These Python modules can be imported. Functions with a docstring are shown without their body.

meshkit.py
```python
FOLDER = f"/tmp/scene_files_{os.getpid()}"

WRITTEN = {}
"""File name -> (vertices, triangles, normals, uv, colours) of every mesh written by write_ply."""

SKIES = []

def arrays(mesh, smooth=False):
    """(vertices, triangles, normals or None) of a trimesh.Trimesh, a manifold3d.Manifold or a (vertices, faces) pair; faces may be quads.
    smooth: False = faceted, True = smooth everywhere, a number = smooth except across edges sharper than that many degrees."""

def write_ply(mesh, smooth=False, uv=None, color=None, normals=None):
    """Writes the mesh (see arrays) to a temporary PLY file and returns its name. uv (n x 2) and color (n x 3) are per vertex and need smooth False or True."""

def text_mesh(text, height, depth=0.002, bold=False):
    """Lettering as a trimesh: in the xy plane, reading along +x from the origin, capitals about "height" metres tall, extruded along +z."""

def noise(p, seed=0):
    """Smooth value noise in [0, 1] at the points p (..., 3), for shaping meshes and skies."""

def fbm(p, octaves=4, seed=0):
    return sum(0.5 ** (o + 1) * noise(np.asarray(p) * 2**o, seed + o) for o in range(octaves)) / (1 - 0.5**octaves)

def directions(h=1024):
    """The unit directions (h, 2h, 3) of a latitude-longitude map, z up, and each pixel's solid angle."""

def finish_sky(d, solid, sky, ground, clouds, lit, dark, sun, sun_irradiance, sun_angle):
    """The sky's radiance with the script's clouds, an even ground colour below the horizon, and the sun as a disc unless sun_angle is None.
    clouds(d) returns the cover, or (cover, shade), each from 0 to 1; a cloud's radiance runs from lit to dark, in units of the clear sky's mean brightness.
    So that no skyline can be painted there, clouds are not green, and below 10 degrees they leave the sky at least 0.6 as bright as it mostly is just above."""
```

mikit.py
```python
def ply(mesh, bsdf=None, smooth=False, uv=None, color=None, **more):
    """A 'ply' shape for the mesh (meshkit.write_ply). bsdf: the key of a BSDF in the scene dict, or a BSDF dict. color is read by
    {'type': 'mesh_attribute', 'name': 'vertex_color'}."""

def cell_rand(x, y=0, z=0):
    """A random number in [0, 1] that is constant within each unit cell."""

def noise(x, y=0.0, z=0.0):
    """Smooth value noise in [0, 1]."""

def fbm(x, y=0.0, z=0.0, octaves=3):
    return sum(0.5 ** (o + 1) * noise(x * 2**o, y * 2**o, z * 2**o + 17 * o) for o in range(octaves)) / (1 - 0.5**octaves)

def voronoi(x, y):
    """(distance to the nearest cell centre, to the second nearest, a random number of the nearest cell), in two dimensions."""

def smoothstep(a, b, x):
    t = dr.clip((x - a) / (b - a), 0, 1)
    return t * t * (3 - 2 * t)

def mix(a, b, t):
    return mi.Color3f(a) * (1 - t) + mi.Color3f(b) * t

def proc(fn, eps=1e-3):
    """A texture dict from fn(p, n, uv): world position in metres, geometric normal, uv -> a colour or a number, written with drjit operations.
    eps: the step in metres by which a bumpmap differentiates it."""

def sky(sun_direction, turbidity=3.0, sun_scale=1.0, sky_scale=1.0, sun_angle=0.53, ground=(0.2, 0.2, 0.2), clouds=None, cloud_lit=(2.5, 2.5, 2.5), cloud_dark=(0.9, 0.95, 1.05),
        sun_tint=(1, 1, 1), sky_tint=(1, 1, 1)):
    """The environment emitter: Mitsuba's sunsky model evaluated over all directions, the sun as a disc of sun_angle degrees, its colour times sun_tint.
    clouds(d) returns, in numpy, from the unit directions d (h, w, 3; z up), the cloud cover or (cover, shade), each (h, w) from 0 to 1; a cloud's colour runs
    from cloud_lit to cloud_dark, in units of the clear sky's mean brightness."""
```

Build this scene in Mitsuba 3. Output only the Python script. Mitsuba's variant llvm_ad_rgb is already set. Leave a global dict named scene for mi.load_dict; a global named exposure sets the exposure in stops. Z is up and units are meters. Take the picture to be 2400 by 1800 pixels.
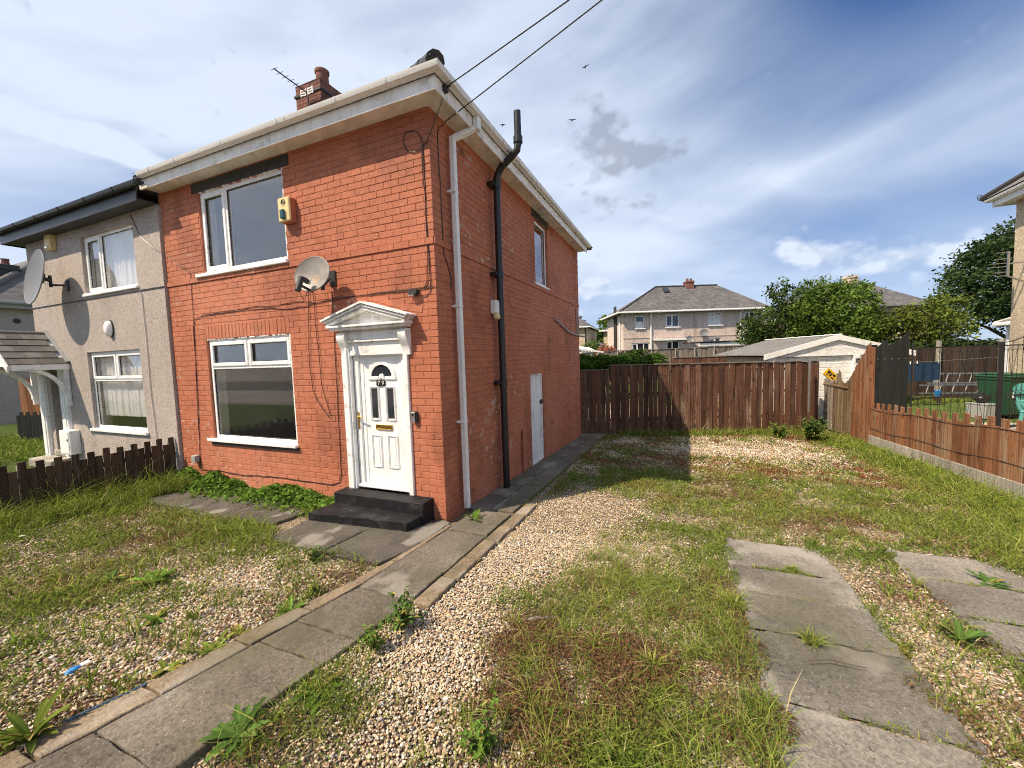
import math, random, numpy as np, trimesh, mitsuba as mi, drjit as dr
import mikit, meshkit
from mikit import proc, noise, fbm, voronoi, cell_rand, smoothstep, mix

# ---------------------------------------------------------------- camera, sky, exposure
T = mi.ScalarTransform4f
CAM = np.array([2.5976, -3.9908, 1.9522])
YAW, PITCH, ROLL, FPX = -0.3982, -0.0689, -0.0325, 929.36
FWD = np.array([math.sin(YAW) * math.cos(PITCH), math.cos(YAW) * math.cos(PITCH), math.sin(PITCH)])
_r = np.array([math.cos(YAW), -math.sin(YAW), 0.0]); _u = np.cross(_r, FWD)
UPV = -_r * math.sin(ROLL) + _u * math.cos(ROLL)
exposure = 2.2
scene, labels, used = {}, {}, set()
scene['camera'] = {'type': 'perspective', 'fov': math.degrees(2 * math.atan(1200 / FPX)), 'fov_axis': 'x', 'near_clip': 0.05, 'far_clip': 3000.0,
                   'to_world': T().look_at(origin=CAM.tolist(), target=(CAM + FWD).tolist(), up=UPV.tolist())}
SUN = np.array([-2.39, -3.25, 5.10])
FH = np.array([math.sin(YAW), math.cos(YAW), 0.0]); RH = np.array([math.cos(YAW), -math.sin(YAW), 0.0])


def clouds(d):
    """Thin cirrus veils in long streaks with clear blue gaps, a few low cumulus heaps."""
    x, y, z = d[..., 0], d[..., 1], d[..., 2]
    h = 1.0 / (np.maximum(z, 0) + 0.16)
    px, py = x * h, y * h
    c, s = math.cos(0.62), math.sin(0.62)
    a, b = px * c + py * s, -px * s + py * c
    warp = meshkit.fbm(np.stack([a * 1.1, b * 1.1, a * 0 + 3], -1), 3, 5) - 0.5
    broad = meshkit.fbm(np.stack([a * 0.34 + 5.3, b * 0.62 + 1.9 + warp * 0.5, a * 0], -1), 3, 11)
    streak = meshkit.fbm(np.stack([a * 0.8 + warp * 1.6, b * 3.4 + warp * 2.4, a * 0 + 7], -1), 5, 23)
    az = np.degrees(np.arctan2(x * RH[0] + y * RH[1], x * FH[0] + y * FH[1])); el = np.degrees(np.arcsin(np.clip(z, 0, 1)))

    def blob(a0, e0, ra, re, tilt=0.0):
        da, de = (az - a0) * np.cos(np.radians(el)), el - e0
        return np.exp(-(((da * math.cos(tilt) + de * math.sin(tilt)) / ra) ** 2 + ((-da * math.sin(tilt) + de * math.cos(tilt)) / re) ** 2))
    gap = 1.0 * blob(45, 36, 19, 12) + 0.6 * blob(-34, 20, 12, 4.5) + 0.5 * blob(-47, 15, 12, 4.5) + 0.3 * blob(40, 13, 14, 3) + 0.25 * blob(-12, 36, 10, 6)
    add = 0.85 * blob(8, 25, 17, 14) + 0.55 * blob(-36, 31, 22, 8) + 0.3 * blob(-48, 15, 14, 6) + 0.45 * np.exp(-((1 - (x * SUN[0] + y * SUN[1] + z * SUN[2]) / np.linalg.norm(SUN)) / 0.45) ** 2) + 0.50 * blob(38, 19, 18, 3.0, 0.03) + 0.4 * blob(18, 12, 18, 5)
    veil = np.clip(0.60 + (broad - 0.5) * 0.7 + add * 0.7 - gap * 0.75, 0, 1)
    cover = veil * (0.88 + 0.55 * (streak - 0.5)) + np.clip(streak - 0.60, 0, 1) * 0.8 * np.clip(veil * 2 - .3, 0, 1)
    fine = meshkit.fbm(np.stack([az * 0.16, el * 0.42, az * 0], -1), 5, 31)
    puff = np.clip(blob(-46, 21.6, 6.5, 1.3, -0.06) * 1.1 + blob(-41.5, 20.6, 3, .7, -0.1) + blob(-44, 24.9, 5.5, 1.0, -0.1) * .9, 0, 1.2)
    cover = cover + np.clip(puff * 1.2 + (fine - 0.5) * 1.3 - 0.35, 0, 1) * 1.1 * (puff > 0.02)
    wis = meshkit.fbm(np.stack([(az + el * .5) * 0.07 + warp, (el - az * .24) * 0.34 + warp * 1.5, az * 0 + 4], -1), 6, 51)
    cover = cover + (wis - .5) * 0.5 * np.clip(veil * 1.2, 0.15, .9)
    heap = np.clip(blob(35.3, 11.6, 1.9, 1.2) + 0.8 * blob(38, 10.2, 5, 1.0) + 0.7 * blob(12, 9, 2.2, 1.6) + blob(7.5, 6.5, 2.2, 1.6) + 0.8 * blob(45, 8.5, 7, 1.8), 0, 1)
    f2 = meshkit.fbm(np.stack([az * 0.55, el * 0.9, az * 0 + 9], -1), 5, 37)
    cover = cover + np.clip(heap * 1.5 + (f2 - 0.5) * 1.8 - 0.55, 0, 1) * 0.8 * (heap > 0.02)
    grey = np.clip(blob(13.5, 26.5, 3.2, 4.6, 0.35) + blob(19, 24.5, 5.5, 1.6) + 0.5 * blob(16.5, 19.5, 5, 1.3), 0, 1)
    g = np.clip(grey * 1.7 + (f2 - 0.5) * 2.6 - 0.62, 0, 1)
    cover = np.clip(cover, 0, 0.93); cover = cover + (0.95 - cover) * g * 0.5
    low = np.clip((6 - el) / 6, 0, 1)
    cover = np.clip(np.maximum(cover, 0.45 * low), 0, 1)
    return cover, np.clip(0.06 + 1.0 * g + 0.25 * heap * (f2 < 0.5), 0, 1)


scene['sky'] = mikit.sky(SUN.tolist(), turbidity=3.0, sky_scale=0.55, clouds=clouds, cloud_lit=(3.3, 3.7, 4.35), cloud_dark=(1.9, 2.15, 2.55), sky_tint=(0.78, 0.98, 1.25))

# ---------------------------------------------------------------- helpers
rng = np.random.default_rng(7)
Z3 = np.array([0, 0, 1.0])


def num(key):
    k, i = key, 0
    while k in used:
        i += 1; k = f'{key}_{i:03d}'
    used.add(k)
    return k


def lab(key, label=None, cat=None, group=None, kind=None):
    e = labels.setdefault(key, {})
    for n, v in (('label', label), ('category', cat), ('group', group), ('kind', kind)):
        if v: e[n] = v
    return key


def thing(name, label, cat, group=None):
    return lab(num(name), label, cat, group)


class MB:
    def __init__(s): s.v, s.f, s.n = [], [], 0
    def add(s, v, f):
        v = np.asarray(v, float).reshape(-1, 3); f = np.asarray(f, int)
        if f.shape[1] == 4: f = np.vstack([f[:, [0, 1, 2]], f[:, [0, 2, 3]]])
        s.v.append(v); s.f.append(f + s.n); s.n += len(v); return s
    def get(s): return np.vstack(s.v), np.vstack(s.f)
    def box(s, lo, hi, b=0.0, M=None):
        v, f = (cbox(lo, hi, b) if b else sbox(lo, hi))
        return s.add(M(v) if M else v, f)
    def tube(s, p, r, n=6, M=None):
        v, f = tube(p, r, n); return s.add(M(v) if M else v, f)
    def bar(s, p, q, w, t, up=(0, 0, 1), b=0.0):
        v, f = bar(p, q, w, t, up, b); return s.add(v, f)
    def mesh(s, m): return s.add(m.vertices, m.faces)


_SB = np.array([[x, y, z] for x in (0, 1) for y in (0, 1) for z in (0, 1)], float)
_SF = np.array([[0, 1, 3], [0, 3, 2], [4, 6, 7], [4, 7, 5], [0, 4, 5], [0, 5, 1], [2, 3, 7], [2, 7, 6], [0, 2, 6], [0, 6, 4], [1, 5, 7], [1, 7, 3]])


def sbox(lo, hi):
    lo, hi = np.minimum(lo, hi).astype(float), np.maximum(lo, hi).astype(float)
    return lo + _SB * (hi - lo), _SF


def _cpts(lo, hi, b):
    out = []
    for s in _SB:
        c = np.where(s > 0, hi, lo)
        for a in range(3):
            p = c.copy()
            for k in range(3):
                if k != a: p[k] += -b if s[k] > 0 else b
            out.append(p)
    return np.array(out)


_h = trimesh.convex.convex_hull(_cpts(np.zeros(3), np.ones(3), 0.2))
_ref = _cpts(np.zeros(3), np.ones(3), 0.2)
_map = np.array([int(np.argmin(((_ref - p) ** 2).sum(1))) for p in _h.vertices])
_CF = _map[_h.faces]


def cbox(lo, hi, b):
    lo, hi = np.minimum(lo, hi).astype(float), np.maximum(lo, hi).astype(float)
    return _cpts(lo, hi, min(b, 0.45 * (hi - lo).min())), _CF


def frame_of(d, up=(0, 0, 1)):
    d = d / np.linalg.norm(d); up = np.asarray(up, float)
    if abs(d @ up) > 0.98: up = np.array([1.0, 0, 0]) if abs(d[0]) < .9 else np.array([0, 1.0, 0])
    a = np.cross(d, up); a /= np.linalg.norm(a)
    return d, a, np.cross(a, d)


def bar(p, q, w, t, up=(0, 0, 1), b=0.0):
    p, q = np.asarray(p, float), np.asarray(q, float); L = np.linalg.norm(q - p)
    d, a, c = frame_of(q - p, up)
    v, f = cbox((0, -w / 2, -t / 2), (L, w / 2, t / 2), b) if b else sbox((0, -w / 2, -t / 2), (L, w / 2, t / 2))
    return p + v[:, :1] * d + v[:, 1:2] * a + v[:, 2:] * c, f


def tube(p, r, n=6):
    p = np.asarray(p, float); k = len(p); r = np.broadcast_to(np.asarray(r, float), (k,))
    t = np.gradient(p, axis=0); t /= np.linalg.norm(t, axis=1, keepdims=True) + 1e-12
    ref = np.array([0, 0, 1.0]) if abs(t[:, 2]).mean() < 0.8 else np.array([1.0, 0, 0])
    a = np.cross(t, ref); a /= np.linalg.norm(a, axis=1, keepdims=True) + 1e-12
    c = np.cross(t, a); g = np.arange(n) * 2 * np.pi / n
    v = p[:, None] + r[:, None, None] * (np.cos(g)[None, :, None] * a[:, None] + np.sin(g)[None, :, None] * c[:, None])
    f = []
    for i in range(k - 1):
        for j in range(n):
            f.append([i * n + j, i * n + (j + 1) % n, (i + 1) * n + (j + 1) % n, (i + 1) * n + j])
    v = np.vstack([v.reshape(-1, 3), p[:1], p[-1:]])
    f = np.array(f); f = np.vstack([f[:, [0, 1, 2]], f[:, [0, 2, 3]]])
    caps = [[k * n, (j + 1) % n, j] for j in range(n)] + [[k * n + 1, (k - 1) * n + j, (k - 1) * n + (j + 1) % n] for j in range(n)]
    return v, np.vstack([f, caps])


def lathe(prof, n=20):
    """Profile (r, z) revolved about z."""
    prof = np.asarray(prof, float); g = np.arange(n) * 2 * np.pi / n; k = len(prof)
    v = np.stack([prof[:, None, 0] * np.cos(g), prof[:, None, 0] * np.sin(g), np.repeat(prof[:, 1:], n, 1)], -1).reshape(-1, 3)
    f = [[i * n + j, i * n + (j + 1) % n, (i + 1) * n + (j + 1) % n, (i + 1) * n + j] for i in range(k - 1) for j in range(n)]
    f = np.array(f); return v, np.vstack([f[:, [0, 1, 2]], f[:, [0, 2, 3]]])


def prism(poly, d0, d1, M):
    """Polygon in (u, z) extruded over w from d0 to d1, in the frame M."""
    from shapely.geometry import Polygon
    m = trimesh.creation.extrude_polygon(Polygon(poly) if not hasattr(poly, 'exterior') else poly, d1 - d0, engine='earcut')
    v = np.array(m.vertices); return M(np.stack([v[:, 0], v[:, 2] + d0, v[:, 1]], 1)), np.array(m.faces)


def put(key, mesh, bsdf, smooth=False, rid=None, color=None, **kw):
    if isinstance(mesh, MB): mesh = mesh.get()
    key = num(key)
    if rid is not None:
        n = len(mesh[0]) if isinstance(mesh, tuple) else len(mesh.vertices)
        kw['uv'] = np.tile([[rid, rid]], (n, 1))
        smooth = True if smooth else False
    scene[key] = mikit.ply(mesh, bsdf, smooth, color=color, **kw)
    return key


def part(parent, name, mesh, bsdf, smooth=False, rid=None, color=None, label=None, kind=None):
    k = put(parent + '__' + name, mesh, bsdf, smooth, rid, color)
    if label or kind: lab(k, label, kind=kind)
    return k


def frame(O, U, N):
    O, U, N = np.asarray(O, float), np.asarray(U, float), np.asarray(N, float)
    return lambda v: O + np.asarray(v)[..., 0:1] * U + np.asarray(v)[..., 1:2] * N + np.asarray(v)[..., 2:3] * Z3


ID = lambda v: np.asarray(v, float)
FRONT = frame((0, 0, 0), (1, 0, 0), (0, -1, 0))          # u = x, w outwards = -y
SIDE = frame((0, 0, 0), (0, 1, 0), (1, 0, 0))            # u = y, w outwards = +x


def far(u, d, z=0.0): return np.array([CAM[0], CAM[1], 0]) + u * RH + d * FH + z * Z3


def gz(x, y):
    x, y = np.asarray(x, float), np.asarray(y, float)
    z = -0.053 * np.clip(y, -7, 11)
    t = np.clip((y - 11) / 10, 0, 1)
    z = z * (1 - t) + 0.1 * t
    s = np.clip((x - 6.83) / 0.03, 0, 1)
    return z * (1 - s) + s * 0.16


# ---------------------------------------------------------------- materials
def bs(key, base, rough=0.6, spec=0.4, **kw):
    b = {'type': 'rgb', 'value': list(base)} if isinstance(base, (tuple, list)) else base
    d = {'type': 'principled', 'base_color': b, 'roughness': rough, 'specular': spec}
    bump = kw.pop('bump', None); d.update(kw)
    if bump: d = {'type': 'bumpmap', 'arbitrary': bump[0], 'scale': bump[1], 'bsdf': d}
    scene[key] = {'type': 'twosided', 'bsdf': d}
    return key


def C(a, b, c): return mi.Color3f(a, b, c)


def f_paint(p, n, uv):
    h = p.x + p.y
    big = fbm(h * 0.55 + 4.0, p.z * 0.5, 1.0, 3)
    fine = noise(h * 60, p.z * 60, 2.0); mid = fbm(h * 7, p.z * 9, 5.0, 3)
    c = mix(C(0.388, 0.134, 0.074), C(0.468, 0.180, 0.109), smoothstep(0.3, 0.72, big) * 0.8 + 0.25 * (mid - 0.5))
    c = c * (0.9 + 0.14 * mid + 0.08 * fine)
    r = cell_rand(dr.floor(h * 4.444 + 0.5 * cell_rand(dr.floor(p.z / 0.082))), dr.floor(p.z / 0.082), 3.0)
    c = c * (0.94 + 0.11 * r)
    chip = smoothstep(0.80, 0.84, noise(h * 17, p.z * 19, 9.0)) * smoothstep(0.66, 0.78, fbm(h * 1.3, p.z * 1.1, 8.0, 2))
    streak = smoothstep(0.55, 0.8, fbm(h * 5.5, p.z * 0.45, 12.0, 3)) * smoothstep(0.4, 0.7, big)
    c = mix(c, C(0.40, 0.20, 0.135), streak * 0.35); c = c * (1 - 0.22 * smoothstep(0.55, 0.75, fbm(h * 2.1 + 7, p.z * 1.1, 14.0, 4)))
    dy, dz = (p.y - 1.05) / 0.55, (p.z - 0.85) / 0.45
    scuff = smoothstep(1.0, 0.3, dy * dy + dz * dz) * smoothstep(0.5, 0.3, dr.abs(p.x)) * smoothstep(0.66, 0.72, fbm(p.y * 9 + p.z * 4, p.z * 7 - p.y * 3, 3.0, 3))
    return mix(mix(c, C(0.46, 0.33, 0.28), chip * 0.7), C(0.50, 0.42, 0.37), scuff * 0.45)


def f_pebbledash(a, b, cc):
    def fn(p, n, uv):
        h = p.x * 1.0 + p.y * 1.13
        v = noise(h * 46, p.z * 46, 1.0); w = noise(h * 95, p.z * 95, 2.0); big = fbm(h * 0.8, p.z * 0.5, 3.0, 3)
        c = mix(C(*a), C(*b), smoothstep(0.3, 0.75, 0.55 * v + 0.45 * w))
        c = mix(c, C(*cc), smoothstep(0.72, 0.8, noise(h * 60, p.z * 60, 7.0)) * 0.7)
        st = smoothstep(0.5, 0.8, fbm(h * 3.2, p.z * 0.5, 6.0, 3))
        return c * (0.82 + 0.3 * big) * (1 - 0.14 * st)
    return fn


def f_dashbump(p, n, uv):
    h = p.x + p.y * 1.13
    return noise(h * 55, p.z * 55, 1.0) * 0.6 + noise(h * 110, p.z * 110, 2.0) * 0.4


def f_wood(c0, c1, c2, worn=0.5):
    def fn(p, n, uv):
        h = p.x * 1.0 + p.y * 0.83; r = uv.x
        g = fbm(h * 46 + r * 31, p.z * 1.6 + r * 9, r * 17, 3); st = noise(h * 150 + r * 77, p.z * 2.5, r * 5)
        b = fbm(h * 2.5 + r * 13, p.z * 0.9 + r * 5, 3.0, 3)
        c = mix(C(*c0), C(*c1), smoothstep(0.25, 0.75, g * 0.75 + r * 0.45 - 0.1))
        c = mix(c, C(*c2), smoothstep(0.52, 0.78, b * 0.65 + st * 0.35) * worn)
        kn = smoothstep(0.86, 0.93, noise(h * 13 + r * 90, p.z * 5.2 + r * 40, 2.0))
        return c * (0.78 + 0.35 * st) * (1 - 0.45 * kn)
    return fn


def f_slab(c0, c1, moss):
    def fn(p, n, uv):
        r = uv.x
        a = fbm(p.x * 2.3 + r * 7, p.y * 2.3, r * 11, 4); s = noise(p.x * 120, p.y * 120, 1.0); s2 = noise(p.x * 55, p.y * 55, 4.0)
        c = mix(C(*c0), C(*c1), smoothstep(0.25, 0.75, a * 0.8 + r * 0.2)) * (0.55 + 0.5 * s + 0.42 * s2)
        c = mix(c, C(0.50, 0.47, 0.42), smoothstep(0.89, 0.94, noise(p.x * 120, p.y * 120, 8.0)) * 0.4)
        c = mix(c, C(0.035, 0.033, 0.03), smoothstep(0.84, 0.92, noise(p.x * 85, p.y * 85, 3.0)) * 0.6)
        big = fbm(p.x * 1.1 + r * 5, p.y * 1.1, 7.0, 4); c = c * (0.72 + 0.56 * big); c = mix(c, C(0.34, 0.32, 0.28), smoothstep(0.60, 0.74, fbm(p.x * 3.3, p.y * 2.4 + r * 9, 2.0, 4)) * 0.45)
        c = mix(c, C(*moss), smoothstep(0.5, 0.75, fbm(p.x * 1.7 + 8, p.y * 1.7, 5.0, 4)) * 0.55)
        return c
    return fn


def f_slabbump(p, n, uv):
    return noise(p.x * 120, p.y * 120, 1.0) * 0.5 + noise(p.x * 40, p.y * 40, 2.0) * 0.5


def f_ground(p, n, uv):
    d1, d2, r = voronoi(p.x * 38, p.y * 38)
    peb = mix(C(0.34, 0.26, 0.17), C(0.50, 0.42, 0.32), r) * smoothstep(0.02, 0.22, d2 - d1)
    soil = mix(C(0.075, 0.052, 0.033), C(0.15, 0.11, 0.07), fbm(p.x * 6, p.y * 6, 1.0, 4))
    m = smoothstep(0.42, 0.6, fbm(p.x * 1.1 + 3, p.y * 1.1, 2.0, 4))
    c = mix(soil, peb + soil * 0.35, 0.75 - 0.45 * m)
    grass = mix(C(0.045, 0.075, 0.016), C(0.10, 0.13, 0.035), fbm(p.x * 3, p.y * 3, 4.0, 4))
    path = mix(C(0.30, 0.27, 0.23), C(0.40, 0.36, 0.31), fbm(p.x * 2, p.y * 2, 4.0, 3))
    out = smoothstep(6.8, 6.86, p.x) + smoothstep(-5.3, -5.5, p.x) + smoothstep(14, 15, p.y) + smoothstep(-6.5, -7, p.y)
    g2 = mix(grass, path, dr.maximum(smoothstep(6.8, 6.86, p.x) * smoothstep(8.4, 8.2, p.y), smoothstep(-6.5, -7.5, p.y)))
    return mix(c, g2, dr.minimum(out, 1.0))


def f_groundbump(p, n, uv):
    d1, d2, r = voronoi(p.x * 38, p.y * 38)
    return smoothstep(0.0, 0.35, d2 - d1)


def f_slate(p, n, uv):
    h = p.x * RH[0] + p.y * RH[1]; q = p.x * FH[0] + p.y * FH[1]
    row = p.z * 7.5; k = dr.floor(row); col = h * 3.2 + 0.5 * (k - 2 * dr.floor(k / 2))
    c = mix(C(0.085, 0.083, 0.085), C(0.135, 0.13, 0.13), cell_rand(dr.floor(col), k, dr.floor(q * 0.2)))
    e = smoothstep(0.0, 0.16, row - k) * smoothstep(0.0, 0.05, col - dr.floor(col))
    return c * (0.62 + 0.38 * e) * (0.8 + 0.4 * fbm(h * 0.9, q * 0.9, p.z, 3))


def f_white(p, n, uv):
    h = p.x + p.y
    d = fbm(h * 3.0, p.z * 3.0, 1.0, 4); st = fbm(h * 22, p.z * 1.2, 2.0, 3); s = noise(h * 90, p.z * 90, 3.0)
    c = mix(C(0.80, 0.80, 0.79), C(0.62, 0.60, 0.56), smoothstep(0.38, 0.8, d * 0.55 + st * 0.45))
    c = mix(c, C(0.36, 0.34, 0.29), smoothstep(0.62, 0.82, fbm(h * 8, p.z * 14, 5.0, 4)) * 0.5)
    return c * (0.96 + 0.06 * s)


def f_soffit(p, n, uv):
    a = fbm(p.x * 1.6, p.y * 1.6, 1.0, 4); st = fbm((p.x + p.y) * 9, p.x * 2 - p.y * 2, 2.0, 3)
    c = mix(C(0.78, 0.77, 0.74), C(0.55, 0.53, 0.49), smoothstep(0.35, 0.8, 0.55 * a + 0.45 * st))
    return c


def f_black(p, n, uv):
    a = fbm(p.x * 9, p.y * 9, p.z * 9, 4)
    c = mix(C(0.011, 0.011, 0.013), C(0.026, 0.026, 0.027), smoothstep(0.4, 0.75, a))
    return mix(c, C(0.14, 0.135, 0.13), smoothstep(0.82, 0.88, noise(p.x * 38, p.y * 38, p.z * 38)) * smoothstep(0.55, 0.7, a))


def f_chim(p, n, uv):
    r = cell_rand(dr.floor(p.x * 5.1 + p.y * 4.7), dr.floor(p.z / 0.082), 1.0)
    c = mix(C(0.155, 0.065, 0.05), C(0.25, 0.118, 0.09), r)
    return mix(c, C(0.07, 0.05, 0.045), smoothstep(0.4, 0.8, fbm(p.x * 4, p.y * 4, p.z * 4, 4)) * 0.75)


def f_dish(p, n, uv):
    a = fbm(p.x * 5, p.y * 5, p.z * 5, 4); b = fbm(p.x * 17, p.y * 17, p.z * 7, 4)
    c = mix(C(0.265, 0.25, 0.225), C(0.185, 0.17, 0.15), smoothstep(0.35, 0.75, a))
    dx, dz = (p.x + 1.60) / 0.10, (p.z - 3.01) / 0.12
    m = smoothstep(1.0, 0.2, dx * dx + dz * dz) * smoothstep(0.46, 0.62, b)
    return mix(c, C(0.33, 0.19, 0.08), m * 0.8)


def f_dirtwhite(p, n, uv):
    a = fbm(p.x * 2 + p.y, p.z * 2, 1.0, 3)
    return mix(C(0.75, 0.75, 0.73), C(0.66, 0.65, 0.62), a)


M_ = {}
bs('mat_paint', proc(f_paint), 0.72, 0.3, bump=(proc(lambda p, n, uv: noise((p.x + p.y) * 130, p.z * 130, 1.0) * 0.5 + noise((p.x + p.y) * 45, p.z * 45, 2.0) * 0.5), 0.0025))
bs('mat_dash_grey', proc(f_pebbledash((0.345, 0.30, 0.272), (0.45, 0.40, 0.368), (0.24, 0.20, 0.175))), 0.9, 0.2, bump=(proc(f_dashbump), 0.006))
bs('mat_dash_pink', proc(f_pebbledash((0.52, 0.42, 0.37), (0.66, 0.56, 0.50), (0.40, 0.3, 0.26))), 0.9, 0.2)
bs('mat_dash_cream', proc(f_pebbledash((0.44, 0.36, 0.25), (0.60, 0.51, 0.38), (0.30, 0.22, 0.14))), 0.9, 0.2, bump=(proc(f_dashbump), 0.006))
bs('mat_white_worn', proc(f_white), 0.5, 0.4)
bs('mat_upvc', proc(lambda p, n, uv: mix(C(0.80, 0.80, 0.79), C(0.66, 0.645, 0.60), smoothstep(0.5, 0.85, fbm((p.x + p.y) * 6, p.z * 5, 2.0, 4)) * 0.75)), 0.28, 0.5)
bs('mat_gutter', proc(f_dirtwhite), 0.35, 0.5)
bs('mat_soffit', proc(f_soffit), 0.6, 0.3)
bs('mat_black_step', proc(f_black), 0.62, 0.25, bump=(proc(lambda p, n, uv: noise(p.x * 60, p.y * 60, p.z * 60)), 0.004))
bs('mat_black', (0.014, 0.014, 0.016), 0.35, 0.5)
bs('mat_dark', (0.035, 0.034, 0.036), 0.55, 0.4)
bs('mat_slate', proc(f_slate), 0.75, 0.3)
bs('mat_tile', proc(lambda p, n, uv: mix(C(0.10, 0.095, 0.09), C(0.17, 0.162, 0.155), uv.x) * (0.8 + 0.4 * fbm(p.x * 9, p.y * 9, p.z * 9, 3))), 0.8, 0.2)
bs('mat_wood_red', proc(f_wood((0.062, 0.028, 0.018), (0.142, 0.066, 0.040), (0.25, 0.175, 0.13), 0.85)), 0.7, 0.3, bump=(proc(lambda p, n, uv: fbm((p.x + p.y * 0.83) * 70 + uv.x * 31, p.z * 2, uv.x * 9, 2)), 0.004))
bs('mat_wood_orange', proc(f_wood((0.145, 0.060, 0.028), (0.28, 0.125, 0.056), (0.30, 0.22, 0.15), 0.85)), 0.75, 0.25)
bs('mat_wood_dark', proc(f_wood((0.035, 0.022, 0.015), (0.085, 0.055, 0.036), (0.13, 0.105, 0.08), 0.6)), 0.75, 0.3)
bs('mat_wood_grey', proc(f_wood((0.15, 0.125, 0.105), (0.24, 0.205, 0.175), (0.30, 0.27, 0.23), 0.5)), 0.85, 0.2)
bs('mat_wood_black', proc(f_wood((0.008, 0.010, 0.009), (0.018, 0.02, 0.018), (0.04, 0.04, 0.036), 0.3)), 0.6, 0.35)
bs('mat_slab', proc(f_slab((0.098, 0.084, 0.066), (0.165, 0.143, 0.114), (0.085, 0.082, 0.048))), 0.85, 0.25, bump=(proc(f_slabbump), 0.006))
bs('mat_slab_dark', proc(f_slab((0.055, 0.05, 0.043), (0.10, 0.09, 0.076), (0.065, 0.064, 0.04))), 0.85, 0.25, bump=(proc(f_slabbump), 0.006))
bs('mat_wood_olive', proc(f_wood((0.095, 0.06, 0.032), (0.19, 0.13, 0.075), (0.24, 0.20, 0.14), 0.7)), 0.8, 0.2)
bs('mat_kerb', proc(f_slab((0.16, 0.125, 0.086), (0.27, 0.205, 0.135), (0.11, 0.098, 0.055))), 0.85, 0.25, bump=(proc(f_slabbump), 0.006))
bs('mat_strip', proc(f_slab((0.105, 0.095, 0.08), (0.225, 0.205, 0.175), (0.085, 0.08, 0.052))), 0.88, 0.2, bump=(proc(f_slabbump), 0.008))
bs('mat_board', proc(f_slab((0.24, 0.22, 0.19), (0.36, 0.335, 0.29), (0.16, 0.16, 0.10))), 0.9, 0.2)
bs('mat_ground', proc(f_ground), 0.92, 0.15, bump=(proc(f_groundbump), 0.012))
bs('mat_chimney', proc(f_chim), 0.85, 0.2)
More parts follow.
